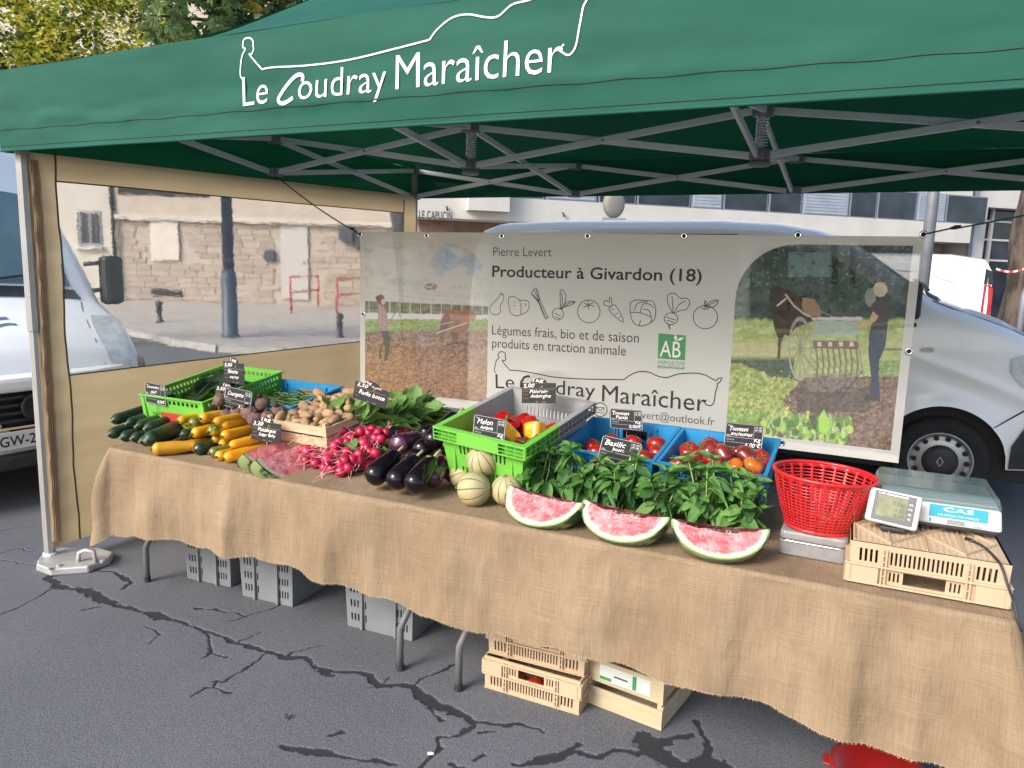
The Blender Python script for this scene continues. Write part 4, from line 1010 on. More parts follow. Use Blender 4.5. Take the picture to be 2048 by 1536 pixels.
def wallstrip(ya, yb, zaf, zbf, ny, nz, nm, m, off=0.0):
    return MB().grid(lambda u, v: Vector((bil(ya + (yb - ya) * u, 1.0) * 0 + bil(ya + (yb - ya) * u, zaf(ya + (yb - ya) * u) + (zbf(ya + (yb - ya) * u) - zaf(ya + (yb - ya) * u)) * v) + off, ya + (yb - ya) * u, zaf(ya + (yb - ya) * u) + (zbf(ya + (yb - ya) * u) - zaf(ya + (yb - ya) * u)) * v)), ny, nz).build(nm, m, sw, True, w=True)
k0 = lambda y: Z0; k1 = lambda y: 2.135 + .115 * (y - 2.4) / 3.5
wallstrip(Y0, WY0, k0, k1, 14, 110, 'front_panel', M_BEIGE)
wallstrip(WY0, WY1, k0, wz0, 60, 30, 'lower_panel', M_BEIGE)
wallstrip(WY0, WY1, wz1, k1, 90, 24, 'upper_panel', M_BEIGE)
wallstrip(WY1, Y1, k0, k1, 10, 60, 'back_panel', M_BEIGE)
wallstrip(WY0, WY1, wz0, wz1, 80, 40, 'window_film', film_mat())
ys = lambda z: 2.455 + .015 * (2.1 - z)
o = MB().grid(lambda u, v: Vector((bil(2.46, .1 + 2.1 * v) + .012, PX((55 + 20 * u + 47 * v ** .85, 320 + 762 * v), SWX).y + .0 * v, PX((55 + 20 * u + 47 * v ** .85, 320 + 762 * v), SWX).z)), 4, 40).build('zip_tape', M_TAPE, sw, True, w=True)
for off in (.28, .5, .72):
    MB().tube([(bil(2.46, .1 + 2.1 * v / 20) + .013, PX((55 + 20 * off + 47 * (v / 20) ** .85, 320 + 762 * v / 20), SWX).y, PX((55 + 20 * off + 47 * (v / 20) ** .85, 320 + 762 * v / 20), SWX).z) for v in range(21)], .0022, 5).build('stitching', mat('tape_stitch', (0.24, 0.15, 0.09), .8), sw, w=True)
MB().tube([(bil(WY0, z) + .006, WY0 + .006 * math.sin(z * 9), z) for z in [Z0 + (2.2 - Z0) * k / 30 for k in range(31)]], .0045, 6).build('edge_seam', M_SEAMB, sw, True, w=True)
for f in (wz0, wz1):
    MB().tube([(bil(y, f(y)) + .005, y, f(y)) for y in [WY0 + (WY1 - WY0) * k / 30 for k in range(31)]], .004, 6).build('edge_seam', M_SEAMB, sw, True, w=True)
MB().tube([(bil(WY1, z) + .006, WY1, z) for z in [Z0 + (2.2 - Z0) * k / 10 for k in range(11)]], .0045, 6).build('edge_seam', M_SEAMB, sw, True, w=True)

# ================================================================== BANNER
BY = 3.85
def bpx(p): q = PY(p, BY); return (q.x, q.z)
AL = .80
M_BAN = mat('banner_mesh', (0.92, 0.895, 0.835), .7, (0.94, 0.915, 0.855), 1.5, alpha=AL, transl=.45, spec=.2)
M_INK = mat('black_ink', (0.018, 0.018, 0.02), .7, alpha=.9)
M_INK2 = mat('grey_ink', (0.06, 0.06, 0.065), .7, alpha=.9)
M_GRN = mat('logo_green', (0.05, 0.26, 0.09), .6, alpha=.92)
bx0, bz1 = bpx((720, 463)); bx1 = bpx((1849, 463))[0]; bz0 = (bpx((735, 802))[1] + bpx((1797, 917))[1]) / 2
ban = thing('banner', 'translucent white market banner with two farm photographs and black lettering', 'banner', (bx0, BY, bz0))
def bsurf(x, z, n=0.0):
    u = (x - bx0) / (bx1 - bx0)
    return Vector((x, BY + .025 * math.sin(PI * u) * ((bz1 - z) / (bz1 - bz0)) + .006 * math.sin(x * 3.3) * (bz1 - z) + .005 * float(vnoise(x * 5 + z * 2, z * 4) - .5) + .004 * abs(math.sin(x * 5.6)) * math.exp(-(bz1 - z) / .12) - n, z - .018 * math.sin(PI * u) * 0))
pl0 = bpx((730, 483)); pl1 = bpx((971, 795)); pr0 = bpx((1479, 487)); pr1 = bpx((1826, 880))
LR = (pl0[0], pl1[0], pl1[1], pl0[1]); LR = (LR[0], LR[1], bz0 + .055, LR[3])
prx0 = bpx((1451, 858))[0]; RR = (prx0, bpx((1827, 487))[0], bz0 + .055, pr0[1])
W_, H_ = bx1 - bx0, bz1 - bz0
rel = lambda r: (r[0] - bx0, r[1] - bx0, r[2] - bz0, r[3] - bz0)
MB().perf(lambda u, v, n: bsurf(bx0 + u, bz0 + v), W_, H_, 0, [rel(LR), rel(RR)], us=[W_ * k / 40 for k in range(1, 40)], vs=[H_ * k / 10 for k in range(1, 10)]).build('cloth', M_BAN, ban, w=True)
hm = MB()
for a, b in (((0, 0), (W_, 0)), ((0, H_), (W_, H_))):
    hm.grid(lambda u, v: bsurf(bx0 + W_ * u, bz0 + a[1] + (v * .035 if a[1] == 0 else -v * .035), .0015), 40, 1)
hm.build('hem', M_BAN, ban, w=True)

def proj(X, Z):
    P = np.stack([X, np.full_like(X, BY), Z - CAMH], -1) @ RM     # rows of RM are world axes
    return 1024 + FPX * P[..., 0] / P[..., 2], 768 + FPX * P[..., 1] / P[..., 2]
class Paint:
    def __init__(s, cx, cy): s.x, s.y = cx, cy; s.c = np.zeros(cx.shape + (3,))
    def fill(s, mask, col, a=1.0, noise=None):
        col = np.asarray(lin(col)); a = np.asarray(a) * mask
        c = col if noise is None else col * noise[..., None]
        s.c = s.c * (1 - a[..., None]) + c * a[..., None]
    def poly(s, pts, col, a=1.0, noise=None): s.fill(inpoly(s.x, s.y, pts), col, a, noise)
    def line(s, pts, w, col, a=1.0): s.fill(np.clip(1.5 - segd(s.x, s.y, pts) / (w / 2), 0, 1), col, a)
    def ell(s, c, rx, ry, col, a=1.0): s.fill(((s.x - c[0]) / rx) ** 2 + ((s.y - c[1]) / ry) ** 2 < 1, col, a)
def soil(x, y, f=1.0, k=1.3):
    return np.clip(.35 + k * fbm(x * .045 * f, y * .06 * f, 4), .3, 1.9) * np.clip(.7 + .8 * (vnoise(x * .16 * f, y * .2 * f) - .2), .5, 1.5)
def photo(R, nx, ny, paint, cut, name):
    X, Z = np.meshgrid(np.linspace(R[0], R[1], nx), np.linspace(R[3], R[2], ny))
    px, py = proj(X, Z); C = paint(px, py) * (.80 + .30 * fbm(px * .35, py * .35, 3) + .16 * fbm(px * .05 + 3, py * .05, 3))[..., None]
    r = .27; cx = R[1] - r if cut == 'r' else R[0] + r; cz = R[3] - r
    out = ((X > cx) if cut == 'r' else (X < cx)) & (Z > cz) & (np.hypot(X - cx, Z - cz) > r)
    C = np.clip((C / .35) ** 1.2 * .35 * 1.6, 0, .9); C = np.clip((C * .80 + C.mean(-1, keepdims=True) * .20) * 1.2, 0, .92); C[out] = np.array((.93, .905, .845))
    m = MB(); m.v = [tuple(bsurf(float(a), float(b))) for a, b in zip(X.ravel(), Z.ravel())]
    idx = np.arange(nx * ny).reshape(ny, nx)
    m.f = [tuple(r_) for r_ in np.stack([idx[1:, :-1], idx[1:, 1:], idx[:-1, 1:], idx[:-1, :-1]], -1).reshape(-1, 4).tolist()]; m.mi = [0] * len(m.f)
    o = m.build(name, attr_mat('photo_print', 'col', .6, alpha=AL, transl=.35, spec=.2), ban, w=True)
    mesh_attr(o, 'col', np.concatenate([C.reshape(-1, 3), np.ones((nx * ny, 1))], 1)); return o
def paint_left(px, py):
    x = (px - 720) / .2279; y = (py - 470) / .2279; p = Paint(x, y); one = np.ones(x.shape)
    n1 = fbm(x * .006, y * .009, 4)
    p.fill(one, (172, 172, 166), 1, .8 + .4 * n1)
    p.fill(np.clip((fbm(x * .004 + 3, y * .007 + 2, 4) - .45) * 6, 0, 1) * np.clip((480 - y) / 300, 0, 1) * np.clip((x - 200) / 300, 0, 1), (125, 158, 186), .85)
    p.fill(np.clip((fbm(x * .007 + 9, y * .012 + 5, 4) - .5) * 5, 0, 1) * (y < 500), (214, 208, 196), .8)
    p.ell((620, 455), 58, 32, (120, 105, 80), .8 * (vnoise(x * .12, y * .12) > .3))
    p.fill(y > 440 + .08 * x, (172, 172, 168)); p.line([(50, 480), (1110, 600)], 10, (215, 213, 208)); p.line([(50, 520), (1110, 640)], 6, (200, 198, 194))
    p.fill((y > 575 + .045 * x) & (y < 690 + .02 * x), (104, 112, 92), 1, .6 + .9 * vnoise(x * .03, y * .05))
    for k in range(12): p.line([(80 + k * 90, 560), (80 + k * 90, 715)], 6, (190, 188, 180))
    p.fill((y > 680 + .02 * x) & (y < 740 + .01 * x), (196, 192, 178))
    p.fill(y > 735 + 8 * vnoise(x * .05, y * 0), (128, 146, 84), 1, .7 + .6 * vnoise(x * .05, y * .12))
    w = np.clip((y - 820 - 20 * vnoise(x * .02, y * .02)) / 20, 0, 1)
    p.fill(w, (150, 122, 100), 1, soil(x, y, .9, .9)); p.fill(np.clip((y - 1000) / 300, 0, 1), (150, 114, 80), .8, soil(x, y, 1.2, 1.2))
    for k in range(26):
        a = 290 + k * 11; p.line([(a, 920 + 30 * math.sin(k)), (a + 60 * math.cos(k * 2.1), 880 + 60 * math.sin(k * 1.7))], 5, (120, 140, 158) if k % 3 else (95, 85, 85), .8)
    p.line([(250, 770), (340, 640), (350, 720)], 8, (110, 105, 90))
    hb = [(690, 870), (710, 740), (745, 660), (800, 655), (900, 665), (930, 640), (980, 645), (1010, 640), (1015, 720), (990, 770), (965, 740), (955, 820), (920, 850), (930, 930), (905, 945), (880, 870), (860, 960), (810, 955), (800, 850), (760, 830), (740, 860), (730, 950), (705, 945)]
    p.poly(hb, (140, 98, 74), .92, .8 + .4 * vnoise(x * .02, y * .03)); p.poly([(800, 850), (860, 860), (860, 960), (810, 955)], (92, 66, 50), .8)
    p.poly([(690, 870), (710, 740), (760, 680), (790, 720), (770, 830), (740, 860), (730, 950), (705, 945)], (112, 76, 58), .85)
    p.line([(950, 640), (985, 700)], 12, (60, 48, 42)); p.line([(670, 860), (940, 770)], 7, (200, 190, 175)); p.line([(680, 790), (820, 760)], 5, (180, 170, 160))
    p.ell((180, 565), 36, 42, (92, 66, 52)); p.ell((203, 585), 18, 26, (196, 150, 128)); p.ell((152, 555), 16, 22, (80, 58, 46))
    p.poly([(165, 620), (210, 625), (235, 690), (240, 750), (290, 745), (290, 765), (240, 775), (250, 850), (180, 850), (160, 760), (155, 680)], (150, 118, 120), 1, .75 + .5 * ((np.sin(x * .35) > 0) * .5 + (np.sin(y * .35) > 0) * .5))
    p.poly([(185, 845), (252, 840), (262, 950), (240, 1100), (212, 1110), (218, 980), (205, 960), (185, 1040), (195, 1085), (165, 1090), (165, 1030), (205, 930)], (78, 84, 76))
    return p.c
def paint_right(px, py):
    x = (px - 1440) / .2735; y = (py - 480) / .2735; p = Paint(x, y); one = np.ones(x.shape)
    p.fill(one, (84, 96, 92), 1, .5 + .9 * fbm(x * .012, y * .012, 5))
    p.fill((vnoise(x * .07, y * .07) > .86) & (y < 330), (150, 164, 160), .6); p.fill((x < 220) & (y < 560), (118, 132, 118), .7, .5 + .9 * fbm(x * .02, y * .03, 4))
    p.fill((x > 500) & (x < 830) & (y > 90) & (y < 270), (128, 156, 152), .5); p.fill((x > 815) & (x < 860) & (y < 320), (52, 58, 56), .8); p.fill((x > 950) & (x < 990) & (y < 320), (56, 62, 60), .8)
    p.fill(np.clip((y - 555 - 25 * vnoise(x * .03, y * 0)) / 25, 0, 1), (158, 168, 106), 1, .72 + .5 * fbm(x * .02, y * .04, 4))
    p.ell((190, 650), 75, 90, (140, 150, 74), .6 * (vnoise(x * .06, y * .06) > .35)); p.fill((y > 750) & (y < 860) & (x < 500), (170, 160, 124), .6)
    p.fill(np.clip((y - 845) / 40, 0, 1) * (y < 1010) * (x < 540), (78, 90, 78), .95, .6 + .7 * vnoise(x * .05, y * .08)); p.fill((x > 1150) & (y > 880) & (y < 1120), (126, 148, 84), .9, .6 + .7 * vnoise(x * .06, y * .1))
    gl = (y > 890 + .25 * x + 60 * (fbm(x * .01, y * .01, 3) - .5)) & (y < 1400)
    so_ = (y > 1000 + 60 * (fbm(x * .012, y * .008, 3) - .5)) & (x > 230)
    p.fill(so_, (120, 100, 86), 1, soil(x, y, 1.2, 1.5)); p.fill((y > 1080) & (y < 1260) & (x > 560) & (x < 1100), (74, 76, 76), .5)
    p.fill(gl & (x < 520 + 60 * np.sin(y * .02)), (142, 152, 84), 1, .45 + 1.1 * fbm(x * .04, y * .05, 4)); p.fill((y > 1250) & (x < 330), (120, 150, 74), .9, .55 + .9 * fbm(x * .05, y * .06, 4))
    for k in range(60):
        a = (k * 137) % 620 + 290; b = 1290 + (k * 71) % 210; d = -1.5 + .5 * math.sin(k * 3.1); l = 60 + (k * 37) % 70
        c = [(150, 186, 70), (110, 150, 78), (150, 172, 130), (188, 196, 84)][k % 4]
        if b > 1300 + .15 * (a - 300) and a < 960: p.line([(a, b), (a + l * math.cos(d) * .6, b + l * math.sin(d))], 22, c, .85)
    rk = random.Random(8)
    for k in range(150):
        a = rk.uniform(300, 960); b = rk.uniform(1290 + .12 * abs(a - 700), 1500); rx, ry = rk.uniform(10, 30), rk.uniform(18, 48)
        p.ell((a, b), rx, ry, rk.choice([(104, 140, 66), (140, 176, 70), (86, 122, 62), (160, 178, 124), (176, 192, 84), (72, 98, 58)]), .75)
    for k in range(260):
        a = rk.uniform(60, 520); b = rk.uniform(960, 1330); p.ell((a, b), rk.uniform(4, 11), rk.uniform(5, 14), rk.choice([(120, 136, 70), (164, 170, 98), (92, 112, 60), (176, 178, 120)]), .6)
    for k in range(240):
        a = rk.uniform(100, 1350); b = rk.uniform(30, 520); p.ell((a, b), rk.uniform(6, 22), rk.uniform(6, 20), rk.choice([(64, 76, 70), (98, 112, 100), (52, 62, 58), (120, 134, 124)]), .45)
    p.poly([(760, 1240), (800, 1330), (780, 1420), (720, 1400), (720, 1300)], (150, 198, 62), .9)
    hs = [(360, 440), (365, 350), (430, 338), (520, 370), (530, 415), (610, 405), (690, 430), (735, 500), (742, 570), (660, 600), (560, 640), (500, 700), (470, 690), (445, 760), (440, 870), (418, 870), (425, 720), (395, 640), (380, 540)]
    p.poly(hs, (84, 72, 64), .97, .7 + .6 * vnoise(x * .03, y * .03)); p.poly([(600, 420), (690, 430), (738, 510), (740, 560), (640, 560), (600, 500)], (156, 132, 108), .85)
    p.line([(480, 400), (540, 480), (620, 545), (660, 560)], 12, (190, 180, 165)); p.line([(745, 525), (860, 580), (930, 620), (1000, 635)], 8, (150, 135, 115)); p.line([(420, 480), (480, 430)], 12, (190, 185, 178))
    t_ = ((x - 585) / 88) ** 2 + ((y - 795) / 235) ** 2
    p.fill((t_ < 1) & (t_ > .74), (150, 146, 138), .95)
    for k in range(12): p.line([(585, 795), (585 + 80 * math.cos(k * PI / 6), 795 + 215 * math.sin(k * PI / 6))], 7, (128, 124, 118), .9)
    p.poly([(670, 565), (1040, 562), (1040, 590), (670, 585)], (206, 208, 200)); p.poly([(680, 590), (1010, 605), (1010, 700), (690, 700)], (150, 164, 164), .8)
    p.poly([(680, 735), (1010, 740), (1010, 800), (680, 790)], (122, 86, 84), .9); p.fill((y > 745) & (y < 780) & (np.sin(x * .08) > .4) & (x > 690) & (x < 1000), (196, 190, 184), .8)
    for k in range(8): p.line([(700 + 42 * k, 790), (715 + 42 * k, 900), (700 + 42 * k, 1050)], 13, (112, 96, 92), .9); p.line([(620 + 50 * k, 860), (720 + 45 * k, 980)], 7, (120, 108, 100), .8)
    p.fill((y > 980) & (y < 1110) & (x > 640) & (x < 1000), (120, 116, 112), .55, .5 + 1.0 * vnoise(x * .06, y * .06)); p.line([(1000, 700), (1050, 1000)], 8, (126, 122, 118)); p.line([(1090, 800), (1340, 800)], 16, (90, 84, 80), .7); p.line([(880, 1160), (1040, 960)], 8, (70, 66, 62), .8)
    p.ell((1172, 362), 52, 54, (186, 172, 146), .95); p.ell((1100, 420), 40, 70, (150, 150, 146), .7)
    p.poly([(1105, 470), (1165, 430), (1215, 445), (1238, 530), (1222, 690), (1095, 670), (1120, 560)], (92, 88, 90)); p.poly([(1120, 520), (1160, 560), (1130, 600), (1010, 650), (995, 630), (1090, 585)], (190, 152, 124))
    p.poly([(1092, 665), (1222, 690), (1205, 790), (1165, 880), (1160, 990), (1170, 1160), (1090, 1160), (1105, 1010), (1085, 830)], (66, 76, 92)); p.poly([(1060, 1130), (1170, 1130), (1172, 1180), (1050, 1175)], (80, 74, 68))
    return p.c
photo(LR, 200, 250, paint_left, 'r', 'photo_print'); photo(RR, 240, 270, paint_right, 'l', 'photo_print')

bxf = lambda u, v, n: bsurf(u, v, n)
def btext(s, a, b, capx, nm, m, off=0.0, sp=1.0):
    A, B_ = bpx(a), bpx(b); h = capx * (bpx((a[0], a[1] - 10))[1] - A[1]) / 10
    ws = []; text_fit(None, s, A, B_, h, bxf, .002, offset=off, spacing=sp, words=ws)
    for q in ws: q.build(nm, m, ban, w=True)
btext('Pierre Levert', (986, 512), (1103, 513), 19, 'lettering', M_INK2, -.006)
btext('Producteur à Givardon (18)', (984, 553), (1403, 563), 23, 'lettering', M_INK, .014)
btext('Légumes frais, bio et de saison', (983, 669), (1276, 686), 20, 'lettering', M_INK, -.004)
btext('produits en traction animale', (983, 695), (1250, 712), 20, 'lettering', M_INK, -.004)
btext('Le', (989, 777), (1026, 779), 30, 'lettering', M_INK, .0)
btext('oudray', (1062, 785), (1187, 797), 30, 'lettering', M_INK, .0)
btext('Maraîcher', (1201, 804), (1411, 824), 36, 'lettering', M_INK, .0)
btext('pierrelevert@outlook.fr', (1216, 832), (1428, 852), 16, 'lettering', M_INK2, -.004)
K8 = lambda L_: [bpx((960 + x * .2441, 560 + y * .2441)) for x, y in L_]
lo = MB()
for P in ([(120, 765), (108, 740), (118, 700), (125, 665), (150, 635), (140, 625), (152, 592), (180, 590), (200, 605), (198, 635), (205, 650), (190, 665), (180, 660), (178, 672), (235, 742)],
          [(235, 742), (300, 745), (450, 770), (600, 800), (850, 815), (1170, 820)],
          [(1170, 820), (1210, 790), (1270, 760), (1330, 752), (1390, 762), (1450, 790), (1520, 802), (1580, 785), (1640, 770), (1760, 765), (1840, 780), (1900, 812), (1935, 828)],
          [(1935, 828), (1950, 808), (1978, 805), (1960, 840), (1942, 850), (1940, 880), (1925, 930), (1915, 1000), (1890, 1030), (1850, 1025), (1838, 1000), (1850, 985)]):
    lo.ribbon(K8(spline(P, 4)), .0055, bxf, .002)
lo.ribbon(K8([(395, 800), (385, 790), (350, 800), (325, 840), (322, 880), (345, 895), (375, 880)]), .014, bxf, .002)
lo.build('outline_figure', M_INK, ban, w=True)
def ell(cx, cy, rx, ry, n=28): return [(cx + rx * math.cos(2 * PI * k / n), cy + ry * math.sin(2 * PI * k / n)) for k in range(n + 1)]
veg = {'squash_drawing': [[(175, 105), (190, 125), (190, 160), (160, 220), (165, 260), (130, 285), (85, 270), (80, 220), (110, 185), (150, 140), (165, 110), (175, 105)], [(165, 120), (190, 122)]],
       'potato_drawing': [[(235, 140), (275, 135), (320, 165), (350, 165), (390, 175), (398, 215), (380, 260), (330, 285), (300, 295), (250, 275), (232, 210), (228, 170), (235, 140)], [(320, 165), (332, 210), (328, 280)], [(270, 180), (285, 178)], [(270, 210), (285, 212)], [(365, 190), (372, 215)]],
       'leek_drawing': [[(415, 115), (440, 75), (465, 75), (490, 170), (545, 295), (525, 312), (475, 185), (415, 115)], [(440, 80), (480, 180), (530, 300)], [(425, 110), (478, 180)], [(455, 78), (484, 175)], [(525, 312), (545, 318)], [(540, 297), (557, 302)]],
       'kohlrabi_drawing': [ell(632, 280, 46, 48), [(650, 235), (655, 170), (652, 110), (665, 75), (695, 110), (700, 150), (690, 190), (660, 240)], [(660, 240), (700, 190), (740, 175), (778, 180), (740, 205), (690, 220), (660, 245)], [(662, 100), (672, 170), (655, 240)], [(665, 240), (720, 195), (770, 182)], [(600, 270), (660, 300)], [(605, 300), (650, 320)]],
       'tomato_drawing': [ell(887, 258, 92, 94), [(850, 190), (885, 205), (880, 170)], [(885, 205), (925, 185)], [(885, 205), (885, 240)], [(885, 205), (845, 225)], [(885, 205), (930, 215)]],
       'carrot_drawing': [[(1050, 235), (1085, 205), (1110, 215), (1150, 280), (1172, 345), (1130, 325), (1075, 275), (1050, 235)], [(1065, 220), (1010, 200), (1025, 165), (1055, 185), (1055, 150), (1070, 145), (1075, 205)], [(1070, 245), (1090, 235)], [(1100, 285), (1125, 270)], [(1130, 310), (1148, 300)]],
       'cabbage_drawing': [[(1230, 185), (1270, 165), (1350, 170), (1410, 175), (1435, 230), (1430, 310), (1390, 355), (1310, 378), (1250, 345), (1225, 265), (1230, 185)], [(1225, 265), (1310, 270), (1400, 310), (1390, 355)], [(1310, 270), (1330, 200), (1390, 200), (1420, 230)], [(1260, 250), (1290, 190), (1370, 180)], [(1330, 240), (1380, 250), (1400, 310)], [(1300, 375), (1310, 330)]],
       'beet_drawing': [ell(1562, 318, 56, 48), [(1530, 350), (1545, 385), (1553, 408), (1548, 380), (1560, 365)], [(1575, 270), (1540, 200), (1530, 140), (1560, 110), (1600, 115), (1640, 150), (1690, 150), (1718, 180), (1690, 240), (1640, 250), (1600, 270)], [(1580, 272), (1575, 190), (1570, 130)], [(1590, 272), (1620, 210), (1680, 170)], [(1520, 305), (1600, 330)], [(1525, 330), (1590, 350)]],
       'apple_drawing': [ell(1845, 305, 100, 95), [(1842, 232), (1840, 175), (1850, 175), (1850, 225)], [(1850, 215), (1890, 175), (1952, 165), (1930, 210), (1880, 225), (1850, 215)], [(1855, 215), (1945, 170)], [(1815, 230), (1845, 240), (1875, 230)]]}
for nm, P in veg.items():
    q = MB()
    for l in P: q.ribbon(K8(spline(l, 3) if len(l) > 2 else l), .0042, bxf, .002)
    q.build(nm, M_INK2, ban, w=True)
q = MB(); q.add([bxf(*bpx(p), .002) for p in [(1314, 717), (1369, 721), (1371, 671), (1316, 667)]], [(0, 1, 2, 3)]); q.build('organic_logo', M_GRN, ban, w=True)
q = MB(); text_fit(q, 'AB', bpx((1318, 713)), bpx((1360, 716)), .088, bxf, .0035, offset=.004)
q.add([bxf(*bpx(p), .0035) for p in [(1352, 682), (1358, 676), (1368, 674), (1362, 681)]], [(3, 2, 1, 0)]); q.add([bxf(*bpx(p), .0035) for p in [(1351, 683), (1347, 675), (1350, 669), (1354, 675)]], [(3, 2, 1, 0)])
q.build('logo_letters', M_PRINT, ban, w=True)
btext('AGRICULTURE', (1314, 728), (1369, 731), 7.5, 'lettering', M_GRN, .0, 1.1); btext('BIOLOGIQUE', (1314, 737), (1368, 740), 7.5, 'lettering', M_GRN, .0, 1.1)
q = MB(); q.ribbon(K8([(1446, 712), (1670, 728)]), .003, bxf, .002); q.build('logo_rule', M_GRN, ban, w=True)
q = MB(); q.ribbon(K8(ell(972, 1068, 57, 57, 36)), .005, bxf, .002); q.ribbon(K8([(938, 1045), (1005, 1052), (1003, 1098), (938, 1090), (938, 1045)]), .004, bxf, .002); q.ribbon(K8([(938, 1045), (972, 1078), (1005, 1052)]), .004, bxf, .002); q.build('envelope_icon', M_INK, ban, w=True)
for p in [(721, 469), (853, 471), (1003, 472), (1175, 472), (1368, 472), (1596, 470), (1847, 469), (727, 629), (853, 795), (1818, 703), (1563, 886)]:
    c = bsurf(*bpx(p), .003); N = 20
    m = MB()
    for i in range(N):
        for j in range(6):
            a = 2 * PI * i / N; b = 2 * PI * j / 6; r = .0125 + .005 * math.cos(b); m.v.append((c.x + r * math.cos(a), c.y + .003 * math.sin(b), c.z + r * math.sin(a)))
    m.f = [(i * 6 + j, ((i + 1) % N) * 6 + j, ((i + 1) % N) * 6 + (j + 1) % 6, i * 6 + (j + 1) % 6) for i in range(N) for j in range(6)]; m.mi = [0] * len(m.f)
    gm = m.build('grommet', M_CHROME, ban, True, w=True)
    MB().lathe([(.009, 0), (0, .0001)], 12, Matrix.Translation((c.x, c.y + .0005, c.z)) @ Matrix.Rotation(PI / 2, 4, 'X')).build('grommet_hole', M_DARK, ban, w=True)
# ropes
M_ROPE = mat('green_cord', (0.01, 0.12, 0.07), .7)
def rope(a, b, label):
    a = Vector(a); b = Vector(b); t = thing('tie_rope', label, 'rope', b, group='green ropes tying the banner')
    N = 12; d = (a - b)
    MB().tube([d * (k / N) + Vector((0, 0, -.02 * math.sin(PI * k / N))) for k in range(1, N + 1)], .0042, 6).build('cord', M_ROPE, t, True)
    MB().tube([Vector((0, -.012, 0)), d * .045, d * .085], [.004, .004, .004], 6).build('hook', M_DARK, t, True)
    MB().tube([d * .07, d * .085, d * .10], [.004, .010, .005], 8).build('knot', M_DARK, t, True)
gl = bsurf(*bpx((721, 469)), .004); gr_ = bsurf(*bpx((1847, 469)), .004)
rope((NX[0] + .05, NY[1] - .05, ZB - .03), gl, 'thin green rope from tent frame to the left banner corner')
rope((NX[3] + .3, NY[1], 2.23), gr_, 'thin green rope from right tent frame to the right banner corner')
# ================================================================== TABLES AND CLOTH
def burlap():
    m = bpy.data.materials.new('burlap'); m.use_nodes = True; nt = m.node_tree; L = nt.links.new
    b = nt.nodes['Principled BSDF']; sock(b, 'Roughness', .92); sock(b, 'Specular IOR Level', .15)
    tc = _n(nt, 'ShaderNodeTexCoord')
    def noise(sc, det, st):
        mp = _n(nt, 'ShaderNodeMapping'); mp.inputs['Scale'].default_value = st; L(tc.outputs['UV'], mp.inputs[0])
        n = _n(nt, 'ShaderNodeTexNoise'); sock(n, 'Scale', sc); sock(n, 'Detail', det); sock(n, 'Roughness', .6); L(mp.outputs[0], n.inputs['Vector']); return n.outputs[0]
    h = noise(60, 5, (.10, 6, 1)); v = noise(60, 5, (6, .12, 1)); big = noise(3.2, 6, (1.4, .8, 1)); fine = noise(420, 2, (1, 1, 1))
    a = _n(nt, 'ShaderNodeMath', operation='ADD'); L(h, a.inputs[0]); L(v, a.inputs[1])
    a2 = _n(nt, 'ShaderNodeMath', operation='MULTIPLY_ADD'); a2.inputs[1].default_value = .55; L(fine, a2.inputs[0]); L(a.outputs[0], a2.inputs[2])
    mr = _n(nt, 'ShaderNodeMapRange'); mr.inputs[1].default_value = .75; mr.inputs[2].default_value = 1.75; L(a2.outputs[0], mr.inputs[0])
    c = _n(nt, 'ShaderNodeMixRGB'); c.inputs[1].default_value = c4((0.205, 0.146, 0.092)); c.inputs[2].default_value = c4((0.44, 0.332, 0.218)); L(mr.outputs[0], c.inputs[0])
    r = _n(nt, 'ShaderNodeValToRGB'); r.color_ramp.elements[0].position = .38; r.color_ramp.elements[1].position = .66; r.color_ramp.elements[0].color = c4((.76, .74, .72)); r.color_ramp.elements[1].color = c4((1, 1, 1)); L(big, r.inputs[0])
    mu = _n(nt, 'ShaderNodeMixRGB', blend_type='MULTIPLY'); mu.inputs[0].default_value = 1; L(c.outputs[0], mu.inputs[1]); L(r.outputs[0], mu.inputs[2]); L(mu.outputs[0], b.inputs['Base Color'])
    bp = _n(nt, 'ShaderNodeBump'); sock(bp, 'Strength', .5); sock(bp, 'Distance', .002); L(a2.outputs[0], bp.inputs['Height']); L(bp.outputs[0], b.inputs['Normal'])
    cr_ = noise(5.5, 4, (1.6, .7, 1)); b2 = _n(nt, 'ShaderNodeBump'); sock(b2, 'Strength', .55); sock(b2, 'Distance', .03); L(cr_, b2.inputs['Height']); L(bp.outputs[0], b2.inputs['Normal']); L(b2.outputs[0], b.inputs['Normal'])
    t = _n(nt, 'ShaderNodeBsdfTranslucent'); L(mu.outputs[0], t.inputs[0]); mx = _n(nt, 'ShaderNodeMixShader'); sock(mx, 'Fac', .12)
    L(b.outputs[0], mx.inputs[1]); L(t.outputs[0], mx.inputs[2]); L(mx.outputs[0], nt.nodes['Material Output'].inputs[0]); return m
M_BURLAP = burlap()
TBX0, TBX1, TBY0, TBY1, TZ = -3.20, .43, 2.285, 3.04, .75
M_LEG = mat('grey_leg_paint', (0.16, 0.165, 0.175), .4, (0.2, 0.205, 0.215), 7, metal=.3)
M_TOPW = mat('table_board', (0.55, 0.55, 0.53), .6)
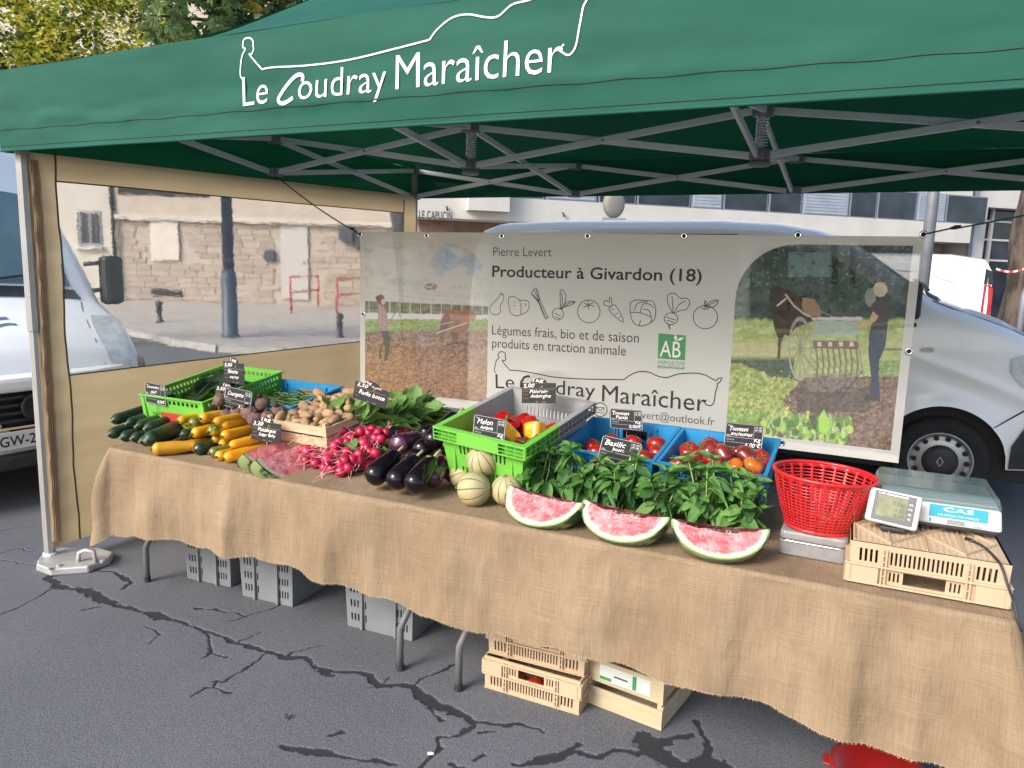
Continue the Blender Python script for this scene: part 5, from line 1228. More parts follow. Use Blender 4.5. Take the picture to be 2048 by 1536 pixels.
for k, (xa, xb, lb, feet) in enumerate([(TBX0, -1.408, 'left folding table under the burlap cloth', [(295, 1163), (800, 1340)]), (-1.402, TBX1, 'right folding table under the burlap cloth', [(917, 1380), None])]):
    t = thing('folding_table', lb, 'table', ((xa + xb) / 2, 2.66, 0), group='two folding tables')
    MB().box((xa + (.02 if k == 0 else 0), TBY0 + .018, .70), (xb - (.02 if k else 0), TBY1, .742)).build('tabletop', M_TOPW, t, w=True, bevel=.008)
    for j, f in enumerate(feet):
        q = PZ(f, .008) if f else Vector((xb - .07, 2.56, 0)); sx = .055
        for y, sg in ((q.y, 1), (q.y + .42, -1)):
            MB().tube([(q.x, y, .008), (q.x, y, .19), (q.x + .01, y + sg * .008, .22), (q.x + sx, y + sg * .06, .36), (q.x + sx, y + sg * .06, .70)], .0145, 10).build('leg', M_LEG, t, True, w=True)
            MB().tube([(q.x, y, .008), (q.x, y, .035)], .017, 10).build('foot_cap', M_PLAST, t, w=True)
        MB().tube([(q.x + sx, q.y + .06, .42), (q.x + sx, q.y + .36, .42)], .011, 8).build('brace', M_LEG, t, True, w=True)

HEM = [(-3.3, .33), (-3.18, .33), (-2.95, .36), (-2.85, .385), (-2.51, .384), (-2.06, .399), (-1.71, .371), (-1.37, .352), (-1.16, .336), (-.77, .357), (-.45, .325), (-.30, .353), (-.02, .316), (.16, .299), (.6, .27)]
def cloth():
    r = .035; N = []
    per = []   # (point on table edge, outward normal, arc length, corner weight)
    s = 0.0; yb = TBY1 - .02
    def add(x, y, nx, ny, cw): per.append((x, y, nx, ny, cw))
    for k in range(24): add(TBX0, yb + (TBY0 + r - yb) * k / 24, -1, 0, 0)
    for k in range(13):
        a = PI + k / 12 * PI / 2; add(TBX0 + r + r * math.cos(a), TBY0 + r + r * math.sin(a), math.cos(a), math.sin(a), math.sin(k / 12 * PI))
    n = 420
    for k in range(1, n): add(TBX0 + r + (TBX1 - TBX0 - 2 * r) * k / n, TBY0, 0, -1, 0)
    for k in range(13):
        a = 1.5 * PI + k / 12 * PI / 2; add(TBX1 - r + r * math.cos(a), TBY0 + r + r * math.sin(a), math.cos(a), math.sin(a), math.sin(k / 12 * PI))
    for k in range(1, 25): add(TBX1, TBY0 + r + (yb - TBY0 - r) * k / 24, 1, 0, 0)
    S_ = [0.0]
    for a, b in zip(per[:-1], per[1:]): S_.append(S_[-1] + math.hypot(b[0] - a[0], b[1] - a[1]) + .012 * max(a[4], b[4]))
    nv = 40; V = []; UV = []; hem = []
    def fold(x):
        f = .5 + .5 * math.sin(2 * PI * x / .47 + 1.2 + 1.4 * math.sin(x * 1.9)); g = .5 + .5 * math.sin(2 * PI * x / .205 + 2 * math.sin(x * 2.7))
        amp = .042 if x < -1.2 else .032
        return amp * f ** 3 + .010 * g ** 4
    for i, (x, y, nx, ny, cw) in enumerate(per):
        left = x < -1.4; side = ny > -.2 and cw == 0
        zh = interp(HEM, x) + .006 * math.sin(x * 27) + .012 * float(vnoise(x * 4.0, 3.3) - .5)
        if side: zh = .33 + .02 * math.sin(y * 9)
        zh -= .055 * cw
        for j in range(nv + 1):
            t = j / nv
            if t < .12:       # over the rounded edge
                a = t / .12 * PI / 2; rr_ = .016; out = -rr_ + rr_ * math.sin(a) + .004; z = TZ + .001 - rr_ + rr_ * math.cos(a); d = 0
            else:
                d = (t - .12) / .88; z = TZ - .015 - (TZ - .015 - zh) * d
                fo = fold(x) if not side else .02 + .015 * math.sin(y * 14)
                out = .004 + fo * min(1, d * 1.5 + .06) + .012 * d + .006 * float(vnoise(x * 7 + y * 5, z * 7) - .5)
                out += cw * (.10 * d + (.03 * math.sin(PI * min(1, d * 1.35)) - .03 * d if left else .03 * d))
            px_, py_ = x + nx * out, y + ny * out
            V.append((px_, py_, z)); UV.append((S_[i], TZ - z + .8 if t >= .12 else .8 - (.12 - t) * .2))
            if j == nv: hem.append((Vector((px_, py_, z)), Vector((nx, ny, 0))))
    nr = nv + 1
    F = [(i * nr + j, i * nr + j + 1, (i + 1) * nr + j + 1, (i + 1) * nr + j) for i in range(len(per) - 1) for j in range(nv)]
    # top sheet
    b0 = len(V); gx, gy = 150, 24
    for j in range(gy + 1):
        for i in range(gx + 1):
            x = TBX0 + .013 + (TBX1 - TBX0 - .026) * i / gx; y = TBY0 + .013 + (TBY1 - TBY0 - .02) * j / gy
            e = min(1, (y - TBY0 - .013) / .06, (x - TBX0 - .013) / .06 + .0, (TBX1 - .013 - x) / .06)
            V.append((x, y, TZ + .001 + .003 * max(0, e) * float(vnoise(x * 5, y * 5) - .5))); UV.append((x + 5, .8 - (y - TBY0)))
    F += [(b0 + j * (gx + 1) + i, b0 + j * (gx + 1) + i + 1, b0 + (j + 1) * (gx + 1) + i + 1, b0 + (j + 1) * (gx + 1) + i) for j in range(gy) for i in range(gx)]
    t = thing('tablecloth', 'long burlap tablecloth with frayed hem draped over both tables', 'tablecloth', (-1.4, 2.66, TZ))
    o = MB(); o.v = V; o.f = F; o.mi = [0] * len(F); o = o.build('cloth', M_BURLAP, t, True, w=True)
    uvl = o.data.uv_layers.new(name='UVMap'); li = np.zeros(len(o.data.loops), np.int32); o.data.loops.foreach_get('vertex_index', li)
    uvl.data.foreach_set('uv', np.array(UV, np.float32)[li].ravel())
    fr = MB(); r_ = random.Random(2)
    for (a, na), (b, nb) in zip(hem[:-1], hem[1:]):
        k = max(1, int((b - a).length / .0032))
        for q in range(k):
            p = a.lerp(b, (q + r_.random()) / k); l = r_.uniform(.002, .007); sx = r_.uniform(-.004, .004)
            d = (b - a).normalized() * .0008
            fr.add([p - d + Vector((0, 0, .003)), p + d + Vector((0, 0, .003)), p + d * .6 + Vector((sx, r_.uniform(-.002, .002), -l)), p - d * .6 + Vector((sx, 0, -l))], [(0, 1, 2, 3)])
    f = fr.build('fringe', mat('burlap_thread', (0.46, 0.33, 0.19), .9, (0.56, 0.42, 0.26), 60), t, w=True); f['kind'] = 'stuff'
cloth()

# ================================================================== CRATES
M_BGE = mat('beige_plastic', (0.47, 0.345, 0.225), .5, (0.52, 0.39, 0.26), 3)
M_GRYP = mat('grey_crate_plastic', (0.17, 0.185, 0.20), .5, (0.21, 0.225, 0.24), 4)
M_GRNP = mat('lime_plastic', (0.13, 0.42, 0.05), .45, (0.16, 0.47, 0.06), 3)
M_GRNP2 = mat('green_plastic', (0.10, 0.36, 0.04), .42, (0.13, 0.42, 0.05), 3)
M_BLUP = mat('blue_plastic', (0.015, 0.19, 0.42), .42, (0.02, 0.23, 0.48), 3)
M_GRYL = mat('light_grey_plastic', (0.27, 0.275, 0.28), .5, (0.32, 0.325, 0.33), 4)
M_WOOD = mat('poplar_wood', (0.46, 0.34, 0.20), .75, (0.58, 0.45, 0.29), 3, stretch=(1, 1, 14), bump=.15, bscale=30)
M_WOOD2 = mat('pale_plywood', (0.42, 0.34, 0.215), .75, (0.49, 0.41, 0.275), 4, stretch=(1, 8, 8), bump=.12, bscale=30)
def slots(u0, u1, n, v0, v1, fr=.5):
    p = (u1 - u0) / n; return [(u0 + p * (k + (1 - fr) / 2), u0 + p * (k + (1 + fr) / 2), v0, v1) for k in range(n)]
def crate_walls(t, W, D, H, th, taper, mats, fh, sh, basem=None, names=('end_wall', 'side_wall')):
    """four perforated walls; fh/sh holes for ends (width W) and sides (depth D); mats=(front,left,back,right)"""
    k = taper
    def xfront(u, v, n): s = k * (1 - v / H); return Vector((s + (W - 2 * s) * u / W, s + th - n, v))
    def xback(u, v, n): s = k * (1 - v / H); return Vector((W - s - (W - 2 * s) * u / W, D - s - th + n, v))
    def xleft(u, v, n): s = k * (1 - v / H); return Vector((s + th - n, D - s - th * 1.02 - (D - 2 * s - 2.04 * th) * u / D, v))
    def xright(u, v, n): s = k * (1 - v / H); return Vector((W - s - th + n, s + th * 1.02 + (D - 2 * s - 2.04 * th) * u / D, v))
    out = []
    for nm, xf, w, h, m in ((names[0], xfront, W, fh, mats[0]), (names[1], xleft, D, sh, mats[1]), (names[0], xback, W, fh, mats[2]), (names[1], xright, D, sh, mats[3])):
        out.append(MB().perf(xf, w, H, th, h).build(nm, m, t))
    return out
# --- ventilated beige crate 40 x 60
def beige_crate(name, label, loc, rot, D=.58, H=.135, W=.40, flip=False, group='beige ventilated crates'):
    t = thing(name, label, 'crate', loc, rot, group); th = .006
    F = slots(.022, .078, 4, .018, .058) + slots(.105, .295, 16, .018, .058) + slots(.322, .378, 4, .018, .058) + [(.145, .255, .075, .112)] + slots(.105, .138, 3, .080, .108) + slots(.262, .295, 3, .080, .108)
    Sd = slots(.03, D - .03, 26, .018, .058) + [(D / 2 - .06, D / 2 + .06, .075, .112)]
    if flip:
        g = lambda L_: [(a, b, H - d, H - c) for a, b, c, d in L_]; F, Sd = g(F), g(Sd)
    crate_walls(t, W, D, H, th, .004, [M_BGE] * 4, F, Sd)
    vz = (lambda z: H - z) if flip else (lambda z: z)
    for u in (.088, .098, .302, .312):
        MB().box((u - .0022, -.008, vz(.012) if not flip else vz(.125)), (u + .0022, .006, vz(.125) if not flip else vz(.012))).build('rib', M_BGE, t)
    for z in (.066, .120):
        zz = vz(z); b = MB(); b.box((-.004, -.010, zz - .003), (W + .004, .0035, zz + .003)); b.box((-.010, -.004, zz - .003), (.0035, D + .004, zz + .003)); b.box((W - .0035, -.004, zz - .0029), (W + .010, D + .004, zz + .0029)); b.build('rim', M_BGE, t, bevel=.0015)
    for z in (.03, .05, .092):
        for u in (.093, .307): MB().box((u - .0075, -.0075, vz(z) - .0015), (u + .0075, .003, vz(z) + .0015)).build('rib', M_BGE, t)
    for x in (.0, W):
        MB().box((x - .008, -.0085, vz(.07) if not flip else vz(.118)), (x + .008, .016, vz(.118) if not flip else vz(.07))).build('corner_post', M_BGE, t, bevel=.003)
        MB().box((.008 if x == 0 else W - .08, -.0095, vz(.07) if not flip else vz(.118)), (.08 if x == 0 else W - .008, -.002, vz(.118) if not flip else vz(.07))).build('label_panel', M_BGE, t)
    zf = H - .004 if flip else .0
    hs = [(.014 + i * .0155, .014 + i * .0155 + .009, .016 + j * .0155, .016 + j * .0155 + .009) for i in range(24) for j in range(int((D - .03) / .0155))]
    MB().perf(lambda u, v, n: Vector((u, v, zf + n)), W, D, .004, hs).build('perforated_base', M_BGE, t)
    if flip:
        b = MB()
        for i in range(4):
            for j in range(3):
                x0, x1, y0, y1 = .01 + i * .095, .01 + (i + 1) * .095, .02 + j * (D - .04) / 3, .02 + (j + 1) * (D - .04) / 3
                a, c = ((x0, y0), (x1, y1)) if (i + j) % 2 else ((x0, y1), (x1, y0)); b.bar((a[0], a[1], H + .003), (c[0], c[1], H + .003), .003, .008)
            b.bar((.01 + i * .095, .01, H + .0028), (.01 + i * .095, D - .01, H + .0028), .003, .0076)
        b.build('base_ribs', M_BGE, t)
    return t
c0 = PZ((965, 1377), .008)
beige_crate('vegetable_crate', 'beige ventilated crate of tomatoes standing on the ground under the table', (c0.x + .0, c0.y + .01, .009), (0, 0, .0), D=.55)
beige_crate('vegetable_crate', 'beige ventilated crate stacked on another crate under the table', (c0.x + .003, c0.y + .03, .009 + .137), (0, 0, .03), D=.52)
SCL = beige_crate('vegetable_crate', 'upturned beige ventilated crate on the table carrying the scale', (.004, 2.352, TZ + .005), (0, 0, .025), D=.45, H=.125, W=.405, flip=True)
# --- grey crates under the table
def grey_crate(px0, px1, label, H=.335):
    a, b = PZ(px0, .009), PZ(px1, .009); W = (b - a).length; D = .42
    t = thing('grey_crate', label, 'crate', a, (0, 0, math.atan2(b.y - a.y, b.x - a.x)), 'grey crates under the table')
    F = []
    for v in (.035, .10, .17, .24): F += slots(.02, .075, 3, v, v + .035) + slots(W - .085, W - .02, 4, v, v + .035) + slots(.10, .115, 1, v, v + .035)
    Sd = []
    for v in (.035, .10, .17, .24): Sd += slots(.04, D - .04, 18, v, v + .035)
    crate_walls(t, W, D, H, .006, .012, [M_GRYP] * 4, F, Sd)
    MB().box((.014, .014, .002), (W - .014, D - .014, .007)).build('base', M_GRYP, t)
    for u in (.088, W - .098): MB().box((u, -.004, -.0), (u + .012, .010, H)).build('rib', M_GRYP, t, bevel=.002)
    MB().perf(lambda u, v, n: Vector((u - .012, v - .012, H - .001 + n)), W + .024, D + .024, .012, [(.018, W + .006, .018, D + .006)]).build('rim', M_GRYP, t)
grey_crate((368, 1157), (462, 1177), 'grey slotted crate under the table nearest the left table leg')
grey_crate((478, 1192), (586, 1217), 'grey slotted crate under the table, middle one of three')
grey_crate((688, 1252), (826, 1286), 'grey slotted crate under the table beside the bent middle leg')
# --- wooden crate under the table
a, b = PZ((1168, 1402), .009), PZ((1322, 1462), .009); W = (b - a).length
t = thing('wooden_crate', 'pale wooden crate with paper label under the table', 'crate', a, (0, 0, math.atan2(b.y - a.y, b.x - a.x)))
D, H = .30, .20
MB().box((0, 0, .0), (W, .006, .075)).build('slat', M_WOOD2, t); MB().box((.0, .0, .10), (W, .006, .19)).build('slat', M_WOOD2, t)
MB().box((0, D - .006, .0), (W, D, .075)).build('slat', M_WOOD2, t); MB().box((.0, D - .006, .10), (W, D, .19)).build('slat', M_WOOD2, t)
for x in (.0, W - .006): MB().box((x, .0065, .0), (x + .006, D - .0065, .085)).build('slat', M_WOOD2, t); MB().box((x, .0065, .11), (x + .006, D - .0065, .19)).build('slat', M_WOOD2, t)
for x in (.0065, W - .0225):
    for y in (.0065, D - .0225): MB().box((x, y, .0), (x + .016, y + .016, H)).build('corner_post', M_WOOD, t)
MB().box((.007, .007, .004), (W - .007, D - .007, .009)).build('base', M_WOOD2, t)
lb = MB().box((.06, -.0012, .115), (W - .05, -.0003, .175)).build('paper_label', mat('label_paper', (0.55, 0.60, 0.58), .7), t)
MB().box((.062, -.0022, .118), (.11, -.0013, .130)).build('label_stripe', M_GRN, lb); MB().box((W - .12, -.0022, .118), (W - .105, -.0013, .172)).build('label_stripe', M_GRN, lb)
MB().box((.12, -.0022, .140), (W - .14, -.0013, .146)).build('label_print', M_INK2, lb)
# --- tubs
rb = PZ((1745, 1545), .01); rb = Vector((.16, 2.52, .009))
t = thing('red_basin', 'red plastic basin on the ground under the right table end', 'basin', rb)
MB().lathe([(.10, .002), (.14, .055), (.155, .06), (.155, .068), (.135, .066), (.095, .012), (0, .01)], 40).build('bowl', mat('red_plastic', (0.30, 0.012, 0.010), .4), t, True)
for sg in (-1, 1): MB().box((sg * .15 - .022, -.03, .050), (sg * .15 + .022, .03, .058)).build('grip', MATS['red_plastic'], t, bevel=.01)

# --- pepper crate, lime in front, grey behind
def rim_grid(t, W, D, H, mats, h=.045, out=.018):
    for nm, xf, w, m in (('rim', lambda u, v, n: Vector((u - out, -out + .004 - n, H - h + v)), W + 2 * out, mats[0]), ('rim', lambda u, v, n: Vector((-out + .004 - n, D + out - u, H - h + v)), D + 2 * out, mats[1]),
                         ('rim', lambda u, v, n: Vector((W + out - .004 + n, u - out, H - h + v)), D + 2 * out, mats[3]), ('rim', lambda u, v, n: Vector((W + out - u, D + out - .004 + n, H - h + v)), W + 2 * out, mats[2])):
        n_ = int(w / .033); hs = []
        for k in range(n_):
            u0 = .006 + k * (w - .012) / n_; u1 = u0 + (w - .012) / n_ - .004
            hs += [(u0 + .002, u1, .005, h / 2 - .002), (u0 + .002, u1, h / 2 + .002, h - .005)]
        hh = [x for x in hs]
        MB().perf(lambda u, v, n: xf(u, v, n * .5), w, h, .003, hh).build(nm, m, t)
    MB().perf(lambda u, v, n: Vector((u - out, v - out, H - .003 + n)), W + 2 * out, D + 2 * out, .0045, [(out + .004, W + out - .004, out + .004, D + out - .004)]).build('rim_top', mats[0], t)
PC = (-1.500, 2.525, TZ + .012); PCR = (.16, .055, -.105)
t = PEP = thing('pepper_crate', 'lime green and grey slotted crate holding red and yellow peppers', 'crate', PC, PCR)
W, D, H = .385, .54, .262
F = slots(.075, W - .075, 12, .160, .200, .45) + slots(.075, W - .075, 12, .065, .105, .45); Sd = slots(.04, D - .04, 18, .06, .16)
def half(t, W, D, H, th, k):
    xf = lambda sgn: (lambda u, v, n: (lambda s: Vector(((s + th - n) if sgn < 0 else (W - s - th + n), s + th + (D - 2 * s - 2 * th) * u / D, v)))(k * (1 - v / H)))
    for sgn in (-1, 1):
        for m, a, b in ((M_GRNP, 0, .24), (M_GRYL, .24, D)):
            hs = [h for h in Sd if h[0] >= a and h[1] <= b] if m is M_GRYL or sgn > 0 else []
            f = xf(sgn); MB().perf(lambda u, v, n, a=a: f(u + a, v, n), b - a, H, th, [(h[0] - a, h[1] - a, h[2], h[3]) for h in hs]).build('side_wall', m, t)
half(t, W, D, H, .005, .03)
sfr = lambda u, v, n: (lambda s: Vector((s + (W - 2 * s) * u / W, s + .005 - n, v)))(.03 * (1 - v / H))
sbk = lambda u, v, n: (lambda s: Vector((W - s - (W - 2 * s) * u / W, D - s - .005 + n, v)))(.03 * (1 - v / H))
MB().perf(sfr, W, H, .005, F).build('end_wall', M_GRNP, t); MB().perf(sbk, W, H, .005, F).build('end_wall', M_GRYL, t)
for u in (.055, W - .065): MB().box((u, .008, .0), (u + .010, .024, .212)).build('rib', M_GRNP, t, bevel=.003)
MB().box((.032, .032, .0), (W - .032, D - .032, .006)).build('base', M_GRYL, t)
hh, out = .048, .018
for u0, u1, m in ((0, .24, M_GRNP), (.24, D + out, M_GRYL)):
    for sgn in (-1, 1):
        L_ = u1 - u0 + (out if u0 == 0 else 0); st_ = u0 - (out if u0 == 0 else 0); n_ = int(L_ / .034); hs = []
        for k in range(n_):
            a = .004 + k * (L_ - .008) / n_; b = a + (L_ - .008) / n_ - .003; hs += [(a, b, .004, .0215), (a, b, .0255, .044)]
        MB().perf(lambda u, v, n: Vector((-out - n if sgn < 0 else W + out + n, st_ + u, H - hh + v)), L_, hh, .003, hs).build('rim', m, t)
        MB().box(((-out - .003) if sgn < 0 else W - .004, st_, H - .001), (.004 if sgn < 0 else W + out + .003, st_ + L_, H + .003)).build('rim_top', m, t)
        MB().box(((-out) if sgn < 0 else W - .002, st_, H - hh - .003), (.002 if sgn < 0 else W + out, st_ + L_, H - hh)).build('rim_flange', m, t)
for y, m, sg in ((-out, M_GRNP, -1), (D + out, M_GRYL, 1)):
    L_ = W + 2 * out; n_ = 11; hs = []
    for k in range(n_):
        a = .004 + k * (L_ - .008) / n_; b = a + (L_ - .008) / n_ - .003
        hs += [(a, b, .004, .0145), (a, b, .0175, .030), (a, b, .033, .044)] if not 3 <= k <= 7 else []
    MB().perf(lambda u, v, n: Vector((-out + u, y + sg * n, H - hh + v)), L_, hh, .003, hs).build('rim', m, t)
    MB().box((-out, min(y, y - sg * .024) - .001, H - .0012), (W + out, max(y, y - sg * .024) + .001, H + .0027)).build('rim_top', m, t)
    MB().box((-out, min(y, y - sg * .02), H - hh - .0032), (W + out, max(y, y - sg * .02), H - hh - .0002)).build('rim_flange', m, t)
def prop(loc, s, rz=0):
    t = thing('wooden_block', 'hidden wooden block propping up the back of a display crate', 'block', loc, (0, 0, rz), 'wooden blocks propping up crates')
    MB().box((-s[0] / 2, -s[1] / 2, 0), (s[0] / 2, s[1] / 2, s[2])).build('timber', M_WOOD, t, bevel=.003)

# --- blue display crates
def blue_crate(label, loc, rot, W=.385, D=.40, H=.165, m=None, group='blue plastic display crates'):
    m = m or M_BLUP
    t = thing('blue_crate', label, 'crate', loc, rot, group)
    F = [(W / 2 - .055, W / 2 + .055, H - .075, H - .035)] + slots(W / 2 - .10, W / 2 - .065, 2, H - .08, H - .035, .3) + slots(W / 2 + .065, W / 2 + .10, 2, H - .08, H - .035, .3)
    crate_walls(t, W, D, H, .005, .014, [m] * 4, F, [])
    MB().box((.018, .018, .0), (W - .018, D - .018, .005)).build('base', m, t)
    MB().perf(lambda u, v, n: Vector((u - .010, v - .010, H - .006 + n)), W + .02, D + .02, .008, [(.014, W + .006, .014, D + .006)]).build('rim', m, t)
    for u in (.09, W - .10):
        MB().box((u, D - .0185, .02), (u + .012, D - .0075, H - .012)).build('rib', m, t, bevel=.002); MB().box((u, -.0035, .02), (u + .012, .0045, H - .012)).build('rib', m, t, bevel=.002)
    return t
B1 = blue_crate('left blue plastic crate of red tomatoes beneath the banner lettering', (-1.065, 2.715, TZ + .035), (.13, 0, .0), W=.375)
B2 = blue_crate('right blue plastic crate of heirloom tomatoes beneath the banner photograph', (-.665, 2.705, TZ + .035), (.13, 0, .0), W=.375)
B3 = blue_crate('wide blue plastic crate of green beans behind the beetroots', (-2.94, 2.765, TZ + .035), (.13, 0, .0), W=.46, D=.38)
B4 = blue_crate('blue plastic crate of potatoes behind the radish leaves', (-2.465, 2.945, TZ + .045), (.10, 0, .0), W=.39, D=.25)
B5 = blue_crate('blue plastic crate on the table end behind the scale', (.05, 2.84, TZ + .004), (0, 0, .02), W=.36, D=.19, H=.11)
# --- green perforated crate far left
t = GC = thing('chard_crate', 'bright green perforated crate of dark chard at the far left', 'crate', (-3.285, 2.575, TZ + .055), (.155, 0, .02))
W, D, H = .42, .56, .155
F = slots(.03, W - .03, 12, .118, .138, .6) + slots(.05, .16, 6, .05, .065, .5) + slots(W - .16, W - .05, 6, .05, .065, .5)
Sd = slots(.02, D - .02, 22, .120, .138, .6) + slots(.03, D - .03, 20, .09, .104, .35) + slots(.04, D - .04, 20, .06, .074, .35)
crate_walls(t, W, D, H, .006, .010, [M_GRNP, M_GRNP2, M_GRNP2, M_GRNP2], F, Sd)
MB().box((.014, .014, .0), (W - .014, D - .014, .006)).build('base', M_GRNP2, t)
MB().perf(lambda u, v, n: Vector((u - .008, v - .008, H - .005 + n)), W + .016, D + .016, .007, [(.012, W + .004, .012, D + .004)]).build('rim', M_GRNP, t)
for x in (-.003, W - .021): MB().box((x, -.003, .0), (x + .024, .018, H - .006)).build('corner_post', M_GRNP, t, bevel=.004)
o = MB().box((.13, -.0035, .028), (W - .05, -.0005, .075)).build('red_label', mat('red_label', (0.42, 0.03, 0.02), .6), t)
# --- wooden potato tray
t = TRY = thing('potato_tray', 'small pale wooden tray heaped with brown potatoes', 'tray', (-2.475, 2.575, TZ + .078), (.10, 0, -.03))
W, D, H = .36, .35, .095
for y in (0, D - .007): MB().box((0, y, .055), (W, y + .007, H)).build('slat', M_WOOD, t); MB().box((0, y, .004), (W, y + .007, .045)).build('slat', M_WOOD, t)
for x in (0, W - .007): MB().box((x, .0075, .055), (x + .007, D - .0075, H)).build('slat', M_WOOD, t); MB().box((x, .0075, .004), (x + .007, D - .0075, .045)).build('slat', M_WOOD, t)
MB().box((.0075, .0075, .004), (W - .0075, D - .0075, .010)).build('base', M_WOOD, t)
for x in (.008, W - .026):
    for y in (.008, D - .026): MB().box((x, y, .010), (x + .018, y + .018, H + .015)).build('corner_post', M_WOOD, t)
t = thing('wooden_tray', 'empty pale wooden tray carrying the potato tray', 'tray', (-2.47, 2.60, TZ + .003), (0, 0, -.03))
for y in (0, .335): MB().box((0, y, .004), (.35, y + .007, .068)).build('slat', M_WOOD, t)
for x in (0, .343): MB().box((x, .0075, .004), (x + .007, .3345, .068)).build('slat', M_WOOD, t)
MB().box((.0075, .0075, .004), (.3425, .3345, .010)).build('base', M_WOOD, t)
def under(o, dy, h0):
    Mx = PM[o.name]; p = Mx @ Vector((.19, dy, 0)); prop((p.x, p.y, TZ + .002), (.24, .05, p.z - TZ - .006), o.rotation_euler.z)
for o, d in ((B1, .34), (B2, .34), (B3, .32), (B4, .20), (GC, .46), (PEP, .44)): under(o, d, 0)
for o in (B1, B2, B3, B4, GC): under(o, .04, 0)
# ================================================================== PRODUCE
def smesh(mb, name, mats): return mb.mesh(name, mats, True)
M_CUC = mat('cucumber_skin', (0.010, 0.030, 0.012), .38, (0.028, 0.060, 0.022), 14, bump=.25, bscale=60, rand=.25)
M_CUCE = mat('pale_blossom_end', (0.22, 0.22, 0.13), .6, (0.08, 0.11, 0.05), 60)
M_YEL = mat('yellow_courgette_skin', (0.56, 0.265, 0.006), .34, (0.62, 0.33, 0.010), 7, coat=.12, rand=.16, bump=.08, bscale=30)
M_OLV = mat('olive_courgette_skin', (0.10, 0.13, 0.02), .35, (0.22, 0.22, 0.03), 7, coat=.2)
M_DKG = mat('dark_courgette_skin', (0.012, 0.030, 0.014), .32, (0.03, 0.055, 0.024), 9, coat=.2)
M_TWO = mat('two_tone_skin', (0.05, 0.13, 0.012), .32, (0.62, 0.36, 0.01), 2.2, detail=1, coat=.2, ramp=(.40, .60), coords='Generated', stretch=(1, 3, 1))
M_STEMG = mat('stem_green', (0.16, 0.20, 0.06), .6, (0.24, 0.27, 0.10), 30)
M_SCAR = mat('blossom_scar', (0.10, 0.06, 0.01), .7)
def long_veg(L, r, bend, neck, tip, seed):
    """courgette-like body along +y from y=0 (blossom end) to L"""
    m = MB(); N = 18; n = 16; rr = random.Random(seed); ph = rr.uniform(0, 6)
    P = []; R = []
    for k in range(N + 1):
        t = k / N; e = min(1, (t / .10) ** .5 if t < .10 else 1, ((1 - t) / .06) ** .5 if t > .94 else 1)
        P.append((bend * math.sin(PI * t), L * t, bend * .3 * math.sin(PI * t))); R.append(max(.002, r * e * (1 - neck * max(0, (t - .45) / .55)) * (1 + .03 * math.sin(9 * t + ph))))
    m.tube(P, R, n); return m
def long_thing(name, label, cat, front, d, L, r, m, bend=.01, neck=.25, seed=0, group=None, stem=True, endm=None, roll=0):
    """front = world position of the centre of the near end, d = direction to the far end"""
    d = Vector(d).normalized(); t = thing(name, label, cat, Vector(front), group=group)
    q = d.to_track_quat('Y', 'Z').to_euler(); place(t, Vector(front), (q.x, q.y, q.z))
    long_veg(L, r, bend, neck, 0, seed).build('body', m, t, True)
    if stem:
        MB().tube([(0, L * .985, 0), (.002, L * 1.03, .002), (.004, L * 1.07, .004)], [r * .45 * (1 - neck) + .004, r * .36, r * .42], 8).build('stem', M_STEMG, t, True)
    MB().lathe([(r * .30, 0), (r * .27, .0025), (0, .003)], 12, Matrix.Translation((0, -.0006, 0)) @ Matrix.Rotation(PI / 2, 4, 'X')).build('blossom_end', endm or M_SCAR, t, True)
    return t
rr = random.Random(21)
# cucumbers at the left corner
cu = [((216, 870), .778, .30, .026, 'dark green cucumber at the far left end of the bottom row'), ((241, 876), .777, .28, .025, 'dark green cucumber with pale tip, second from left in bottom row'), ((262, 878), .777, .28, .024, 'dark green cucumber in the bottom row under the scarred one'),
      ((279, 884), .776, .27, .022, 'small dark green cucumber end next to the biggest cucumber'), ((223, 842), .823, .33, .026, 'dark green cucumber on top of the pile at far left'), ((252, 848), .822, .32, .024, 'dark green cucumber on top, second from left'),
      ((271, 854), .822, .32, .024, 'scarred dark green cucumber on top, third from left'), ((289, 858), .824, .34, .026, 'dark green cucumber on top, nearest the yellow courgettes'), ((291, 882), .795, .36, .034, 'biggest dark green cucumber with pale scarred end lying in front')]
for k, (p, z, L, r, lb) in enumerate(cu):
    f = PZ(p, z); d = Vector((-.26 + rr.uniform(-.05, .05) - (.12 if k == 8 else 0), .96, .03 if k > 3 else .0))
    long_thing('cucumber', lb, 'cucumber', f, d, L, r * 1.12, M_CUC, .012, .12, k, 'cucumbers piled at the left end', True, M_CUCE)
